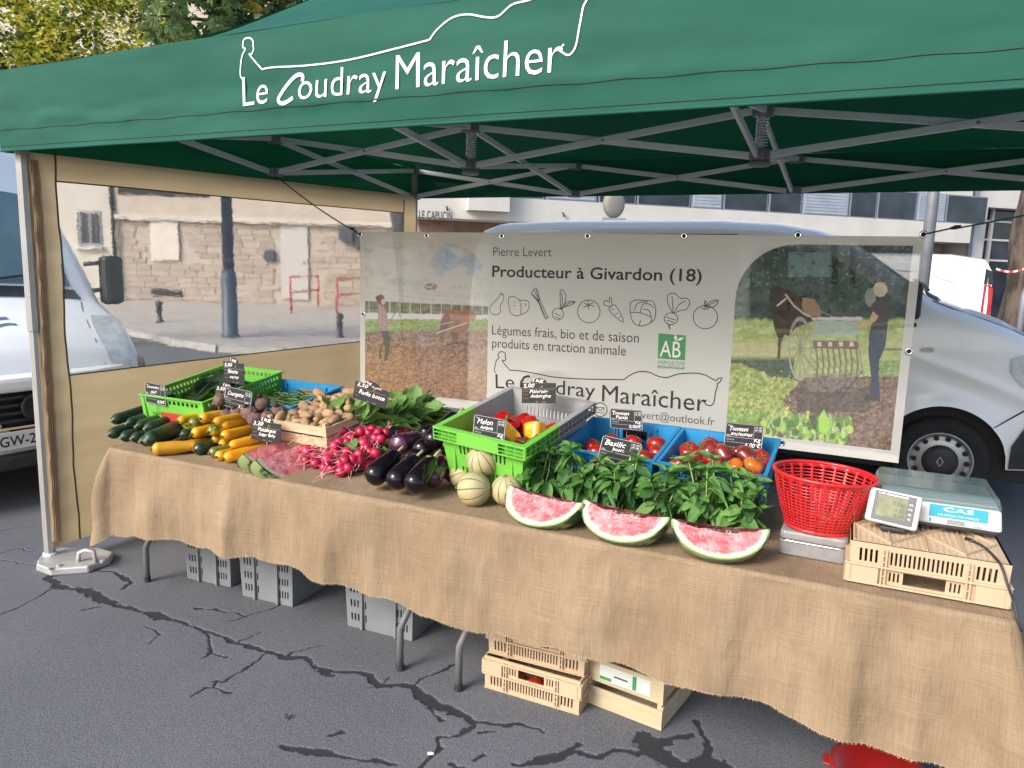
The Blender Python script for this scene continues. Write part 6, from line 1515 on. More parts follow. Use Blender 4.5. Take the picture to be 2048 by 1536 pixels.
# courgettes
yl = [((302, 899), .784, M_YEL, .20, .031, (.62, .78, .02), 'large yellow courgette lying sideways at the front left'), ((356, 896), .776, M_YEL, .16, .026, (.1, 1, 0), 'short yellow courgette pointing forward beside the big sideways one'),
      ((432, 914), .775, M_YEL, .18, .024, (.05, 1, 0), 'yellow courgette in the front row left of the watermelon'), ((446, 917), .777, M_YEL, .24, .027, (.12, 1, .02), 'long yellow courgette in front touching the watermelon slice'),
      ((440, 889), .806, M_YEL, .16, .021, (0, 1, .03), 'yellow courgette in second row behind the front pair'), ((457, 892), .812, M_YEL, .22, .023, (.12, 1, .02), 'yellow courgette in second row under the watermelon price sign'),
      ((443, 873), .845, M_YEL, .22, .026, (.05, 1, .02), 'thick yellow courgette in third row below the top pair'), ((383, 868), .835, M_YEL, .18, .027, (.0, 1, .03), 'yellow courgette with dark tip facing forward in mid pile'),
      ((441, 852), .884, M_YEL, .22, .024, (.05, 1, .0), 'upper yellow courgette lying right across the top of the pile'), ((426, 845), .902, M_YEL, .22, .022, (.05, 1, .02), 'topmost long yellow courgette beneath the courgette sign'),
      ((400, 837), .912, M_YEL, .18, .025, (.08, 1, .0), 'yellow courgette at the top left of the pile'), ((355, 842), .872, M_YEL, .18, .022, (.0, 1, .02), 'yellow courgette beside the cucumbers at pile top'),
      ((371, 850), .842, M_YEL, .15, .018, (.0, 1, .03), 'small yellow courgette half hidden under the olive one'), ((424, 880), .818, M_YEL, .15, .019, (.0, 1, .03), 'small yellow courgette tip in the middle of the pile'),
      ((379, 848), .878, M_OLV, .18, .027, (.1, 1, .02), 'olive green courgette with dark tip at pile top'), ((415, 864), .862, M_TWO, .18, .024, (.05, 1, .02), 'half green half yellow courgette in the middle of the pile'),
      ((388, 900), .780, M_DKG, .20, .029, (.12, 1, 0), 'dark green courgette in the front row among yellow ones'), ((418, 907), .775, M_OLV, .18, .025, (.05, 1, 0), 'olive green courgette in the front row'),
      ((362, 870), .825, M_DKG, .18, .023, (.0, 1, .02), 'dark green courgette end beside the biggest cucumber'), ((373, 874), .812, M_DKG, .18, .020, (.0, 1, .02), 'slim dark green courgette in the middle of the pile'), ((345, 888), .772, M_DKG, .2, .02, (-.2, 1, 0), 'dark courgette lying low behind the big yellow one')]
for k, (p, z, m, L, r, d, lb) in enumerate(yl):
    long_thing('courgette', lb, 'courgette', PZ(p, z), d, L, r, m, .008 * (1 if k % 2 else -1), .30, k + 30, 'heap of courgettes')

# watermelon wedges
M_FLESH = attr_mat('watermelon_flesh', 'col', .33, bump=.5, bscale=120, spec=.5)
M_RINDW = mat('white_rind', (0.74, 0.74, 0.55), .35, coat=.4)
def rind_mat():
    m = mat('striped_rind', (0.02, 0.055, 0.02), .35, (0.26, 0.32, 0.13), 9, detail=5, coat=.3, stretch=(.25, 2.2, 2.2), ramp=(.47, .56)); return m
M_RIND = rind_mat()
def film():
    m = bpy.data.materials.new('cling_film'); m.use_nodes = True; nt = m.node_tree; L = nt.links.new; nt.nodes.remove(nt.nodes['Principled BSDF'])
    tr = _n(nt, 'ShaderNodeBsdfTransparent'); gl = _n(nt, 'ShaderNodeBsdfGlossy'); sock(gl, 'Roughness', .13)
    tc = _n(nt, 'ShaderNodeTexCoord'); mp = _n(nt, 'ShaderNodeMapping'); mp.inputs['Scale'].default_value = (2.2, .7, .7); mp.inputs['Rotation'].default_value = (.3, .5, .6); L(tc.outputs['Object'], mp.inputs[0])
    nz = _n(nt, 'ShaderNodeTexNoise'); sock(nz, 'Scale', 26.0); sock(nz, 'Detail', 5.0); sock(nz, 'Distortion', 1.2); L(mp.outputs[0], nz.inputs['Vector'])
    bp = _n(nt, 'ShaderNodeBump'); sock(bp, 'Strength', .9); sock(bp, 'Distance', .012); L(nz.outputs[0], bp.inputs['Height']); L(bp.outputs[0], gl.inputs['Normal'])
    df = _n(nt, 'ShaderNodeBsdfDiffuse'); df.inputs[0].default_value = (.85, .85, .88, 1)
    rp = _n(nt, 'ShaderNodeMapRange'); rp.inputs[1].default_value = .52; rp.inputs[2].default_value = .72; rp.inputs[3].default_value = .0; rp.inputs[4].default_value = .22; L(nz.outputs[0], rp.inputs[0])
    m1 = _n(nt, 'ShaderNodeMixShader'); sock(m1, 'Fac', .06); L(tr.outputs[0], m1.inputs[1]); L(gl.outputs[0], m1.inputs[2])
    m2 = _n(nt, 'ShaderNodeMixShader'); L(rp.outputs[0], m2.inputs[0]); L(m1.outputs[0], m2.inputs[1]); L(df.outputs[0], m2.inputs[2]); L(m2.outputs[0], nt.nodes['Material Output'].inputs[0]); return m
M_FILM = film()
def wedge(label, pL, pR, zax, a1, a2, dip=.02, seed=0, squash=1.0):
    """quarter of a round melon: axis from pL to pR (photo pixels at height zax); a1/a2 angles of the cut faces from straight down"""
    A, B = PZ(pL, zax), PZ(pR, zax); c = (A + B) / 2; R = (B - A).length / 2; d = (B - A)
    t = thing('watermelon_wedge', label, 'watermelon', (c.x, c.y, c.z), (0, 0, math.atan2(d.y, d.x)), 'cling wrapped watermelon wedges')
    n = 30
    def pt(rho, th, ph):     # th along half disc 0..pi, ph rotation about the axis (0 = straight down, + = forward)
        x = -R * rho * math.cos(th); w = R * rho * math.sin(th) * squash
        return Vector((x, -w * math.sin(ph), -w * math.cos(ph)))
    def face(ph, r0, r1, off, mth, nm, par, nr=4):
        nn = Vector((0, -math.cos(ph), math.sin(ph))) * off
        dpf = lambda rho, th: Vector((0, -math.sin(ph), -math.cos(ph))) * (dip * (1 - (math.cos(th) * rho) ** 2) * (1 - rho * math.sin(th)) ** 2)
        m = MB().grid(lambda u, v: pt(r0 + (r1 - r0) * v, PI * u, ph) + dpf(r0 + (r1 - r0) * v, PI * u) + nn * (1 + .3 * math.sin(u * 17 + v * 5 + seed)), n, nr)
        return m.build(nm, mth, par, True)
    rnd = MB().grid(lambda u, v: pt(1, PI * u, a1 + (a2 - a1) * v), n, 16).build('rind', M_RIND, t, True)
    for ph, s in ((a1, 1), (a2, -1)):
        nn = Vector((0, -math.cos(ph), math.sin(ph))); dw = Vector((0, -math.sin(ph), -math.cos(ph))); NU, NV = 72, 34; V = []; C = []
        for j in range(NV + 1):
            for i in range(NU + 1):
                rho, th = .965 * j / NV, PI * i / NU; p = pt(rho, th, ph); w = rho * math.sin(th)
                gx, gy = rho * math.cos(th) * 9 + seed * 7, w * 9
                p += dw * (dip * (1 - (math.cos(th) * rho) ** 2) * (1 - w) ** 2 * (1 + .5 * float(vnoise(gx * .6, gy * .6)) * (1 if w < .3 else 0))) + nn * (s * .0015 + .0025 * float(vnoise(gx * 1.4, gy * 1.4) - .5) * (rho < .85))
                V.append(p); f = min(1, max(0, (rho - .80 + .05 * float(vnoise(gx, gy) - .5)) / .085)); f = f * f * (3 - 2 * f)
                k1 = float(fbm(gx * .5, gy * .5, 3)); k2 = float(vnoise(gx * 4.1, gy * 4.1))
                red = np.array((.60, .050, .065)) * (.75 + .45 * k1) * (.85 + .3 * k2) + np.array((.14, .16, .15)) * max(0, k1 - .34) * 2.6 + np.array((.03, .04, .04)) + np.array((.10, .10, .10)) * max(0, .5 - w) * .8  # paler near the upper edge: the film's reflection mixed into the flesh colour
                if seed > 3: red = red * 1.1 + np.array((.10, .09, .09))  # left wedges whitened: the wrap's white sheen painted into their flesh
                g2 = max(0, (rho - .90) / .065); wh = np.array((.70, .66, .50)) * (1 - g2) + np.array((.40, .50, .22)) * g2
                C.append(list(red * (1 - f) + wh * f) + [1])
        m = MB(); m.v = [tuple(v) for v in V]; m.f = [(j * (NU + 1) + i, j * (NU + 1) + i + 1, (j + 1) * (NU + 1) + i + 1, (j + 1) * (NU + 1) + i) for j in range(NV) for i in range(NU)]; m.mi = [0] * len(m.f)
        fl = m.build('flesh', M_FLESH, t, True); mesh_attr(fl, 'col', C)
        face(ph, .965, 1, .0012 * s, M_RIND, 'rind_edge', t, 1)
        if s > 0:
            face(ph, .0, .99, .006, M_FILM, 'cling_film', t, 10)
            r2 = random.Random(seed)
            for _ in range(9 if seed > 3 else 0):
                th = r2.uniform(.4, 2.7); rho = r2.uniform(.25, .75); q = pt(rho, th, ph) + nn * .003 + dw * (dip * (1 - (math.cos(th) * rho) ** 2) * (1 - rho * math.sin(th)) ** 2)
                MB().lathe([(0, -.0035), (.0026, -.001), (.0026, .001), (0, .0035)], 8, Matrix.Translation(q) @ Matrix.Rotation(r2.uniform(0, 3), 4, 'X')).build('seed', M_DARK, fl, True)
    return t
wedge('pale pink watermelon wedge leaning on the melons, leftmost of the front three', (1018, 970), (1168, 1007), .850, .86, -.95, .014, 1, .84)
wedge('watermelon wedge with torn film, middle of the front three', (1168, 998), (1341, 1035), .856, .86, -.95, .022, 2, .84)
wedge('largest red watermelon wedge, rightmost of the front three', (1342, 1036), (1540, 1058), .860, .88, -.95, .026, 3, .84)
wedge('watermelon wedge with seeds lying in front of the potato tray', (510, 920), (622, 884), .832, .75, -.85, .0, 5, .84)
wedge('watermelon wedge half hidden behind the watermelon price sign', (486, 908), (572, 876), .830, .75, -.85, .0, 6, .84)

# aubergines
M_AUB = mat('aubergine_skin', (0.006, 0.004, 0.007), .14, (0.009, 0.005, 0.010), 3, spec=.4, rand=.1)
M_AUBP = mat('purple_aubergine_skin', (0.055, 0.008, 0.030), .18, (0.02, 0.006, 0.016), 7, coat=.6, ramp=(.4, .7))
M_CALYX = mat('aubergine_calyx', (0.32, 0.33, 0.17), .65, (0.16, 0.19, 0.08), 40, bump=.3, bscale=80)
def aubergine(label, front, d, L, r, m, seed=0):
    t = thing('aubergine', label, 'aubergine', Vector(front), group='heap of aubergines'); q = Vector(d).normalized().to_track_quat('Y', 'Z').to_euler(); place(t, Vector(front), (q.x, q.y, q.z))
    P, R_ = [], []
    for k in range(21):
        s = k / 20; e = (1 - (1 - min(1, s / .22)) ** 2) ** .5
        w = r * e * (1 - .36 * max(0, (s - .40) / .60) ** 1.2); P.append((.012 * math.sin(PI * s * 1.1 + seed), L * s, .006 * math.sin(3 * s + seed))); R_.append(max(.003, w))
    R_[-1] = r * .35
    MB().tube(P, R_, 20).build('body', m, t, True)
    c = MB(); rn = r * .60
    for k in range(5):
        a = 2 * PI * k / 5 + seed; pts = []
        for s, w in ((0, .55), (.35, .5), (.7, .32), (1, .02)):
            rad = rn * (.45 + .75 * min(1, s * 1.5)) + .003; y = L * (.985 - .17 * s)
            pts.append([Vector((P[-1][0] + rad * math.cos(a + sg * w), y, rad * math.sin(a + sg * w))) for sg in (-1, 0, 1)])
        c.add([p for r_ in pts for p in r_], [(i * 3 + j, i * 3 + j + 1, i * 3 + j + 4, i * 3 + j + 3) for i in range(3) for j in range(2)])
    c.lathe([(rn * .5, 0), (rn * .62, -.006), (rn * .3, .008), (.006, .014), (0, .0142)], 10, Matrix.Translation((P[-1][0], L * .99, 0)) @ Matrix.Rotation(-PI / 2, 4, 'X'))
    c.build('calyx', M_CALYX, t, True)
    MB().tube([(P[-1][0], L, 0), (P[-1][0] + .004, L + .025, .006), (P[-1][0] + .010, L + .045, .010)], [.0065, .006, .0075], 8).build('stem', M_CALYX, t, True)
    return t
au = [((735, 962), .798, (.10, 1, .42), .235, .049, M_AUB, 'black aubergine leftmost in the front row'), ((776, 972), .797, (.12, 1, .42), .235, .047, M_AUB, 'black aubergine with a dry scratch, second in the front row'), ((814, 980), .800, (.10, 1, .48), .245, .048, M_AUB, 'black aubergine pointing at the viewer, third in the front row'),
      ((853, 968), .797, (.06, 1, .48), .20, .045, M_AUBP, 'purple flushed aubergine, fourth in the front row'), ((897, 950), .80, (.12, 1, .2), .18, .047, M_AUBP, 'reddish purple aubergine wedged against the melons'),
      ((792, 892), .885, (.12, 1, .05), .19, .052, M_AUBP, 'round aubergine with brown navel lying on the radishes'), ((836, 905), .872, (.10, 1, .25), .20, .044, M_AUB, 'black aubergine in second row left of the tallest'), ((857, 893), .895, (.16, 1, .62), .25, .050, M_AUB, 'tallest black aubergine propped up against the green crate'),
      ((908, 885), .875, (.05, 1, .2), .18, .044, M_AUB, 'black aubergine standing in the shade of the green crate'), ((842, 872), .875, (-.1, 1, .1), .16, .038, M_AUB, 'black aubergine hidden behind the second row'), ((900, 918), .835, (0, 1, .1), .17, .042, M_AUB, 'black aubergine under the one beside the green crate'), ((880, 905), .865, (.1, 1, .45), .22, .046, M_AUB, 'black aubergine leaning between the tallest one and the crate'), ((822, 925), .835, (.05, 1, .2), .20, .044, M_AUB, 'black aubergine tucked behind the front row middle')]
for k, (p, z, d, L, r, m, lb) in enumerate(au): aubergine(lb, PZ(p, z), d, L * .80, r * .95, m, k * .7)

# melons
def melon_mat():
    m = bpy.data.materials.new('charentais_skin'); m.use_nodes = True; nt = m.node_tree; L = nt.links.new; b = nt.nodes['Principled BSDF']; sock(b, 'Roughness', .6)
    tc = _n(nt, 'ShaderNodeTexCoord'); gr = _n(nt, 'ShaderNodeTexGradient', gradient_type='RADIAL'); L(tc.outputs['Object'], gr.inputs[0])
    mu = _n(nt, 'ShaderNodeMath', operation='MULTIPLY'); mu.inputs[1].default_value = 10; L(gr.outputs['Fac'], mu.inputs[0])
    fr = _n(nt, 'ShaderNodeMath', operation='PINGPONG'); fr.inputs[1].default_value = .5; L(mu.outputs[0], fr.inputs[0])
    nz = _n(nt, 'ShaderNodeTexNoise'); sock(nz, 'Scale', 45.0); sock(nz, 'Detail', 4.0); L(tc.outputs['Object'], nz.inputs['Vector'])
    ad = _n(nt, 'ShaderNodeMath', operation='MULTIPLY_ADD'); ad.inputs[1].default_value = .08; L(nz.outputs[0], ad.inputs[0]); L(fr.outputs[0], ad.inputs[2])
    mr = _n(nt, 'ShaderNodeMapRange'); mr.inputs[1].default_value = .075; mr.inputs[2].default_value = .125; L(ad.outputs[0], mr.inputs[0])
    n2 = _n(nt, 'ShaderNodeTexNoise'); sock(n2, 'Scale', 9.0); sock(n2, 'Detail', 5.0); L(tc.outputs['Object'], n2.inputs['Vector'])
    rp = _n(nt, 'ShaderNodeValToRGB'); rp.color_ramp.elements[0].position = .38; rp.color_ramp.elements[1].position = .68; rp.color_ramp.elements[0].color = c4((0.32, 0.31, 0.17)); rp.color_ramp.elements[1].color = c4((0.46, 0.35, 0.18)); L(n2.outputs[0], rp.inputs[0])
    mx = _n(nt, 'ShaderNodeMixRGB'); mx.inputs[1].default_value = c4((0.085, 0.11, 0.045)); L(mr.outputs[0], mx.inputs[0]); L(rp.outputs[0], mx.inputs[2]); L(mx.outputs[0], b.inputs['Base Color'])
    bp = _n(nt, 'ShaderNodeBump'); sock(bp, 'Strength', .4); sock(bp, 'Distance', .002); L(nz.outputs[0], bp.inputs['Height']); L(bp.outputs[0], b.inputs['Normal']); return m
M_MEL = melon_mat()
for p, z, r, rot, lb in [((948, 978), .814, .066, (.3, 1.35, .35), 'striped melon lying in front of the heap'), ((928, 950), .812, .060, (.5, .9, .0), 'striped melon at the left side of the heap'), ((965, 921), .905, .0635, (.45, -.45, .6), 'tan melon resting on top of the melon heap'), ((1014, 980), .812, .0615, (.25, -.1, .2), 'striped melon touching the leftmost watermelon wedge'), ((994, 948), .812, .058, (.2, .2, .8), 'striped melon hidden at the back of the heap')]:
    t = thing('melon', lb, 'melon', PZ(p, z), rot, 'heap of charentais melons')
    MB().lathe([(r * math.sin(PI * k / 20) * (1.0), -r * .96 * math.cos(PI * k / 20)) for k in range(21)], 40, wob=lambda a, z_: 1 - .018 * (1 - abs(math.sin(a * 5)) ** .5)).build('rind', M_MEL, t, True)
    MB().lathe([(.009, 0), (.007, .004), (0, .0045)], 10, Matrix.Translation((0, 0, r * .955))).build('stem_scar', M_CUCE, t, True)

# leaves -------------------------------------------------------------
def leaf_mesh(name, L, W, mats, fold=.25, droop=.25, wav=.0, n=6, seed=0, tipp=.9):
    m = MB(); rr_ = random.Random(seed); rows = []
    for i in range(n + 1):
        s = i / n; w = W / 2 * (math.sin(PI * min(1, s ** .75)) ** tipp) + .0004; y = L * s; z = -droop * L * s * s
        e = wav * math.sin(s * 14 + seed)
        rows.append([Vector((-w, y, z + fold * w + e)), Vector((-w * .5, y, z + fold * w * .35)), Vector((0, y, z)), Vector((w * .5, y, z + fold * w * .35)), Vector((w, y, z + fold * w - e))])
    m.add([p for r in rows for p in r], [(i * 5 + j, i * 5 + j + 1, i * 5 + j + 6, i * 5 + j + 5) for i in range(n) for j in range(4)])
    return m.mesh(name, mats, True)
M_BAS = [mat('basil_leaf_a', (0.065, 0.19, 0.035), .40, (0.10, 0.26, 0.055), 30, transl=.22, spec=.5, bump=.3, bscale=90), mat('basil_leaf_b', (0.11, 0.26, 0.05), .40, (0.16, 0.33, 0.08), 30, transl=.25, bump=.3, bscale=90), mat('basil_leaf_c', (0.04, 0.13, 0.028), .42, (0.07, 0.18, 0.042), 30, transl=.2, bump=.3, bscale=90)]
BL = [leaf_mesh('basil_leaf', 1, w, m, fo, dr, .03, 9, s, .75) for s, m, w, fo, dr in ((1, M_BAS[0], .62, .35, .30), (2, M_BAS[1], .56, .55, .45), (3, M_BAS[2], .66, .2, .2), (4, M_BAS[0], .5, .7, .6), (5, M_BAS[1], .6, .3, .15), (6, M_BAS[2], .55, .5, .75))]
M_BSTEM = mat('basil_stem', (0.16, 0.24, 0.07), .6, (0.22, 0.30, 0.10), 30)
def look(d, roll=0.0):
    return (Vector(d).to_track_quat('Y', 'Z').to_matrix() @ Matrix.Rotation(roll, 3, 'Y')).to_euler()
def basil(label, c, seed, nst=6, hgt=.17):
    t = thing('basil_bunch', label, 'basil', c, group='bunches of basil'); r = random.Random(seed)
    for s in range(nst):
        a = 2 * PI * s / nst + r.uniform(-.3, .3); b0 = Vector((r.uniform(-.018, .018), r.uniform(-.018, .018), .004))
        tip = Vector((math.cos(a) * r.uniform(.03, .085), math.sin(a) * r.uniform(.02, .065), hgt * r.uniform(.55, 1.2)))
        mid = (b0 + tip) / 2 + Vector((0, 0, .03)) + Vector((math.cos(a), math.sin(a), 0)) * .015
        st_ = MB().tube([b0, mid, tip], [.0035, .003, .0022], 6).build('stem', M_BSTEM, t, True)
        for lv in range(4):
            base = b0.lerp(tip, .35 + .22 * lv) if lv < 3 else tip; base = base + (mid - (b0 + tip) / 2) * (1 - abs(.35 + .22 * lv - .5) * 2)
            k = 3 if lv < 2 else (4 if lv == 2 else 6)
            for q in range(k):
                an = r.uniform(0, 2 * PI) if lv < 3 else a + q * 2 * PI / k
                el = r.uniform(-.85, .05) if lv < 2 else (r.uniform(-.35, .5) if lv == 2 else r.uniform(.1, .9))
                L = (r.uniform(.065, .095), r.uniform(.06, .09), r.uniform(.05, .08), r.uniform(.03, .06))[lv]
                d = Vector((math.cos(an) * math.cos(el), math.sin(an) * math.cos(el), math.sin(el)))
                inst(r.choice(BL) if lv < 3 else BL[r.choice((1, 4, 0))], 'leaf', st_, base + d * .004, look(d, r.uniform(-1.0, 1.0)), (L * r.uniform(.65, 1.05), L, L * r.uniform(.4, 1.5)))
    return t
bp_ = [((1078, 985), 'leftmost basil bunch leaning on the lime green crate'), ((1160, 1010), 'basil bunch behind the gap between first two wedges'), ((1245, 1022), 'basil bunch directly under the basil price sign'), ((1330, 1040), 'basil bunch with flower spike left of the biggest wedge'), ((1415, 1050), 'tall basil bunch behind the biggest watermelon wedge'), ((1490, 1060), 'rightmost basil bunch beside the grey cash box')]
for k, (p, lb) in enumerate(bp_):
    q = PZ(p, TZ + .003); q.y = 2.575 + .015 * (k % 2)
    q.x = PY((p[0], 940), q.y).x
    basil(lb, (q.x, q.y, TZ + .004), 40 + k, 8, .205 if k in (2, 4) else .19)

# radishes -----------------------------------------------------------
M_RAD = mat('radish_skin', (0.50, 0.014, 0.075), .34, (0.40, 0.010, 0.050), 14, coat=.15, rand=.25)
M_ROOT = mat('radish_root', (0.62, 0.30, 0.28), .6, (0.66, 0.45, 0.38), 40)
M_RLF = [mat('radish_leaf_a', (0.15, 0.29, 0.07), .5, (0.21, 0.37, 0.10), 20, transl=.3, bump=.4, bscale=60), mat('radish_leaf_b', (0.11, 0.23, 0.05), .5, (0.16, 0.30, 0.075), 20, transl=.3, bump=.4, bscale=60)]
RL = [leaf_mesh('radish_leaf', 1, .62, M_RLF[s % 2], .45, .15 + .12 * s, .05, 10, s + 9, .55) for s in range(4)]
RADM = [MB().lathe([(.001, -.020)] + [(.0185 * math.sin(PI * k / 12) * (1 - .08 * (k > 6)), -.0175 * math.cos(PI * k / 12)) for k in range(1, 12)] + [(.0035, .0175), (.003, .022)], 14).mesh('radish', M_RAD, True)]
TAILS = []
for s in range(5):
    r = random.Random(s + 70); P = [Vector((0, 0, -.019))]
    d = Vector((0, 0, -1))
    for k in range(9):
        d = (d + Vector((r.uniform(-.45, .45), r.uniform(-.45, .45), r.uniform(-.2, .25)))).normalized(); P.append(P[-1] + d * .0095)
    TAILS.append(MB().tube(P, [.0024, .0019, .0016, .0014, .0012, .001, .0009, .0008, .0006, .0004], 6).mesh('root_tail', M_ROOT, True))
def radish_bunch(label, c, n, seed, spread, leafdir, nl=12, ll=.15):
    t = thing('radish_bunch', label, 'radishes', c, group='bunches of radishes'); r = random.Random(seed); pts = []
    tries = 0
    while len(pts) < n and tries < 900:
        tries += 1; p = Vector((r.uniform(-1, 1) * spread[0], r.uniform(-1, 1) * spread[1], r.uniform(0, 1) * spread[2]))
        if all((p - q).length > .031 for q in pts): pts.append(p)
    for p in pts:
        d = Vector((r.uniform(-.7, .7), -.9, r.uniform(-.55, .35))).normalized()
        e = (-d).to_track_quat('Z', 'Y').to_euler(); s = r.uniform(1.15, 1.5)
        o = inst(RADM[0], 'radish', t, p, e, s); inst(r.choice(TAILS), 'root_tail', o, (0, 0, 0), (0, 0, r.uniform(0, 6)))
    knot = Vector((0, spread[1] + .05, spread[2] * .7 + .01))
    st = MB()
    for p in pts: st.tube([p + Vector((0, .012, .003)), (p + knot) / 2 + Vector((0, 0, .012)), knot], .0022, 5)
    st.build('stalks', M_BSTEM, t, True)
    for k in range(nl):
        d = (Vector(leafdir) + Vector((r.uniform(-.8, .8), r.uniform(-.55, .5), r.uniform(-.45, .5)))).normalized(); L = ll * r.uniform(.75, 1.15)
        b0 = knot + d * .035 * r.uniform(.3, 1.3)
        lf = inst(r.choice(RL), 'leaf', t, b0, look(d, r.uniform(-.7, .7)), (L, L, L))
        inst(TAILS[0], 'leaf_stalk', t, knot, (-d).to_track_quat('Z', 'Y').to_euler(), (1.1, 1.1, .5))
    return t
rb_ = [((636, 922), .772, 16, (.070, .045, .050), 'radish bunch in front beside the watermelon wedge'), ((682, 938), .772, 15, (.065, .045, .045), 'radish bunch in the middle of the front row'), ((722, 928), .772, 15, (.055, .055, .060), 'radish bunch in front touching the leftmost aubergine'),
       ((642, 882), .835, 16, (.070, .04, .060), 'upper left radish bunch beside the potato tray'), ((695, 884), .835, 15, (.065, .04, .055), 'upper middle radish bunch under the radish sign'), ((750, 884), .835, 14, (.060, .04, .055), 'upper right radish bunch behind the round aubergine'),
       ((668, 905), .80, 13, (.06, .04, .05), 'radish bunch in the middle of the whole radish pile'), ((728, 905), .80, 12, (.055, .04, .05), 'radish bunch between the pile middle and the round aubergine')]
for k, (p, z, n, sp, lb) in enumerate(rb_):
    q = PZ(p, z); up = 2 < k < 6
    radish_bunch(lb, (q.x, q.y, z), n, 80 + k, sp, (.25 if k == 5 else .05, .75, .55) if up else (0, .8, .1), 26 if up else 5, .15 if up else .09)
# extra leaf heap to the right of the radishes belongs to the upper right bunch
q = PZ((800, 862), .86); radish_bunch('radish bunch turned away with leaves towards the aubergines', (q.x, q.y + .02, .86), 3, 99, (.03, .02, .02), (.5, .5, .6), 26, .16)

# potatoes, beets, beans ----------------------------------------------
M_POT = mat('potato_skin', (0.27, 0.165, 0.085), .85, (0.36, 0.235, 0.13), 30, bump=.4, bscale=50, rand=.15)
M_BEET = mat('beet_skin', (0.095, 0.055, 0.042), .85, (0.17, 0.105, 0.08), 30, bump=.7, bscale=60, rand=.2)
def blob(rx, ry, rz, seed, amp=.06, n=14, m=10):
    r = random.Random(seed); a, b, c = r.uniform(0, 6), r.uniform(0, 6), r.uniform(0, 6); q = MB()
    vs = []
    for i in range(m + 1):
        th = PI * i / m
        for k in range(n):
            ph = 2 * PI * k / n; d = Vector((math.sin(th) * math.cos(ph), math.sin(th) * math.sin(ph), math.cos(th)))
            f = 1 + amp * (math.sin(3 * d.x + a) + math.sin(3.3 * d.y + b) + math.sin(2.7 * d.z + c)); vs.append(Vector((d.x * rx * f, d.y * ry * f, d.z * rz * f)))
    q.add(vs, [(i * n + k, i * n + (k + 1) % n, (i + 1) * n + (k + 1) % n, (i + 1) * n + k) for i in range(m) for k in range(n)]); return q
POT = [blob(.022, .036, .020, s, .07).mesh('potato', M_POT, True) for s in range(5)]
def single(src, name, label, cat, loc, rot, group, sc=1.0):
    o = bpy.data.objects.new(name, src); COL.objects.link(o); place(o, loc, rot, (sc,) * 3 if not hasattr(sc, '__len__') else sc); return tag(o, label, cat, group)
r = random.Random(15); Mt = PM[TRY.name]; pl_ = []
lay = [(.045 + .052 * i + .02 * (j % 2), .05 + .045 * j, .07 + .012 * j * .6 + (.018 if (i + j) % 3 == 0 else 0)) for j in range(7) for i in range(6)]
for x, y, z in lay:
    if x > .335: continue
    p = Mt @ Vector((x + r.uniform(-.008, .008), y + r.uniform(-.008, .008), z + r.uniform(0, .012)))
    single(r.choice(POT), 'potato', 'brown oval potato heaped in the small wooden tray', 'potato', p, (r.uniform(-.4, .4), r.uniform(-.4, .4), r.uniform(0, 3.1)), 'potatoes in the wooden tray', r.uniform(.85, 1.15))
Mt = PM[B4.name]
for j in range(3):
    for i in range(6):
        p = Mt @ Vector((.05 + .058 * i + r.uniform(-.01, .01), .055 + .068 * j, .125 + .008 * j + r.uniform(0, .02)))
        single(r.choice(POT), 'potato', 'larger brown potato in the blue crate behind the radish leaves', 'potato', p, (r.uniform(-.4, .4), r.uniform(-.4, .4), r.uniform(0, 3.1)), 'potatoes in the blue crate', r.uniform(1.1, 1.4))
BEETM = [blob(.042, .042, .040, 31 + s, .04).mesh('beetroot', M_BEET, True) for s in range(3)]
for k, (p, z, s, lb) in enumerate([((428, 815), .87, .85, 'small brown beetroot left of the courgette sign'), ((452, 832), .86, .8, 'brown beetroot below the courgette sign'), ((474, 828), .87, .9, 'brown beetroot right under the courgette sign corner'), ((524, 806), .935, .95, 'topmost round beetroot with dark cut crown'), ((498, 825), .89, .95, 'brown beetroot beneath the topmost one'), ((510, 838), .865, .9, 'brown beetroot just above the watermelon sign'), ((556, 826), .87, 1.0, 'rough dark beetroot against the potato tray'), ((535, 836), .86, .85, 'brown beetroot behind the watermelon sign'), ((440, 800), .88, .8, 'brown beetroot behind the price signs')]):
    t = thing('beetroot', lb, 'beetroot', PY(p, 2.60 + .05 * (k % 3 == 0) - .03 * (k in (1, 5))), (r.uniform(-.6, .2), r.uniform(-.4, .4), r.uniform(0, 6)), 'heap of raw beetroots', (s,) * 3)
    o = link('root', BEETM[k % 3], t)
    MB().tube([(0, 0, .036), (.003, .002, .046), (.006, .0, .052)], [.014, .012, .010], 9).build('cut_crown', mat('beet_crown', (0.055, 0.012, 0.02), .8), t, True)
    MB().tube([(0, 0, -.036), (.004, 0, -.055), (.012, .004, -.075)], [.008, .004, .001], 7).build('tap_root', M_BEET, t, True)
M_BEAN = mat('bean_skin', (0.075, 0.15, 0.045), .5, (0.11, 0.20, 0.06), 25, rand=.25)
BEANM = []
for s in range(5):
    q = random.Random(s + 5); b = q.uniform(-.012, .012)
    BEANM.append(MB().tube([(-.06, 0, 0), (-.05, b * .3, 0), (-.025, b, .002), (0, b * 1.3, .003), (.025, b, .002), (.05, b * .3, 0), (.062, 0, 0)], [.0012, .0036, .0042, .0044, .0042, .0034, .001], 7, flat=.8).mesh('green_bean', M_BEAN, True))
Mt = PM[B3.name]
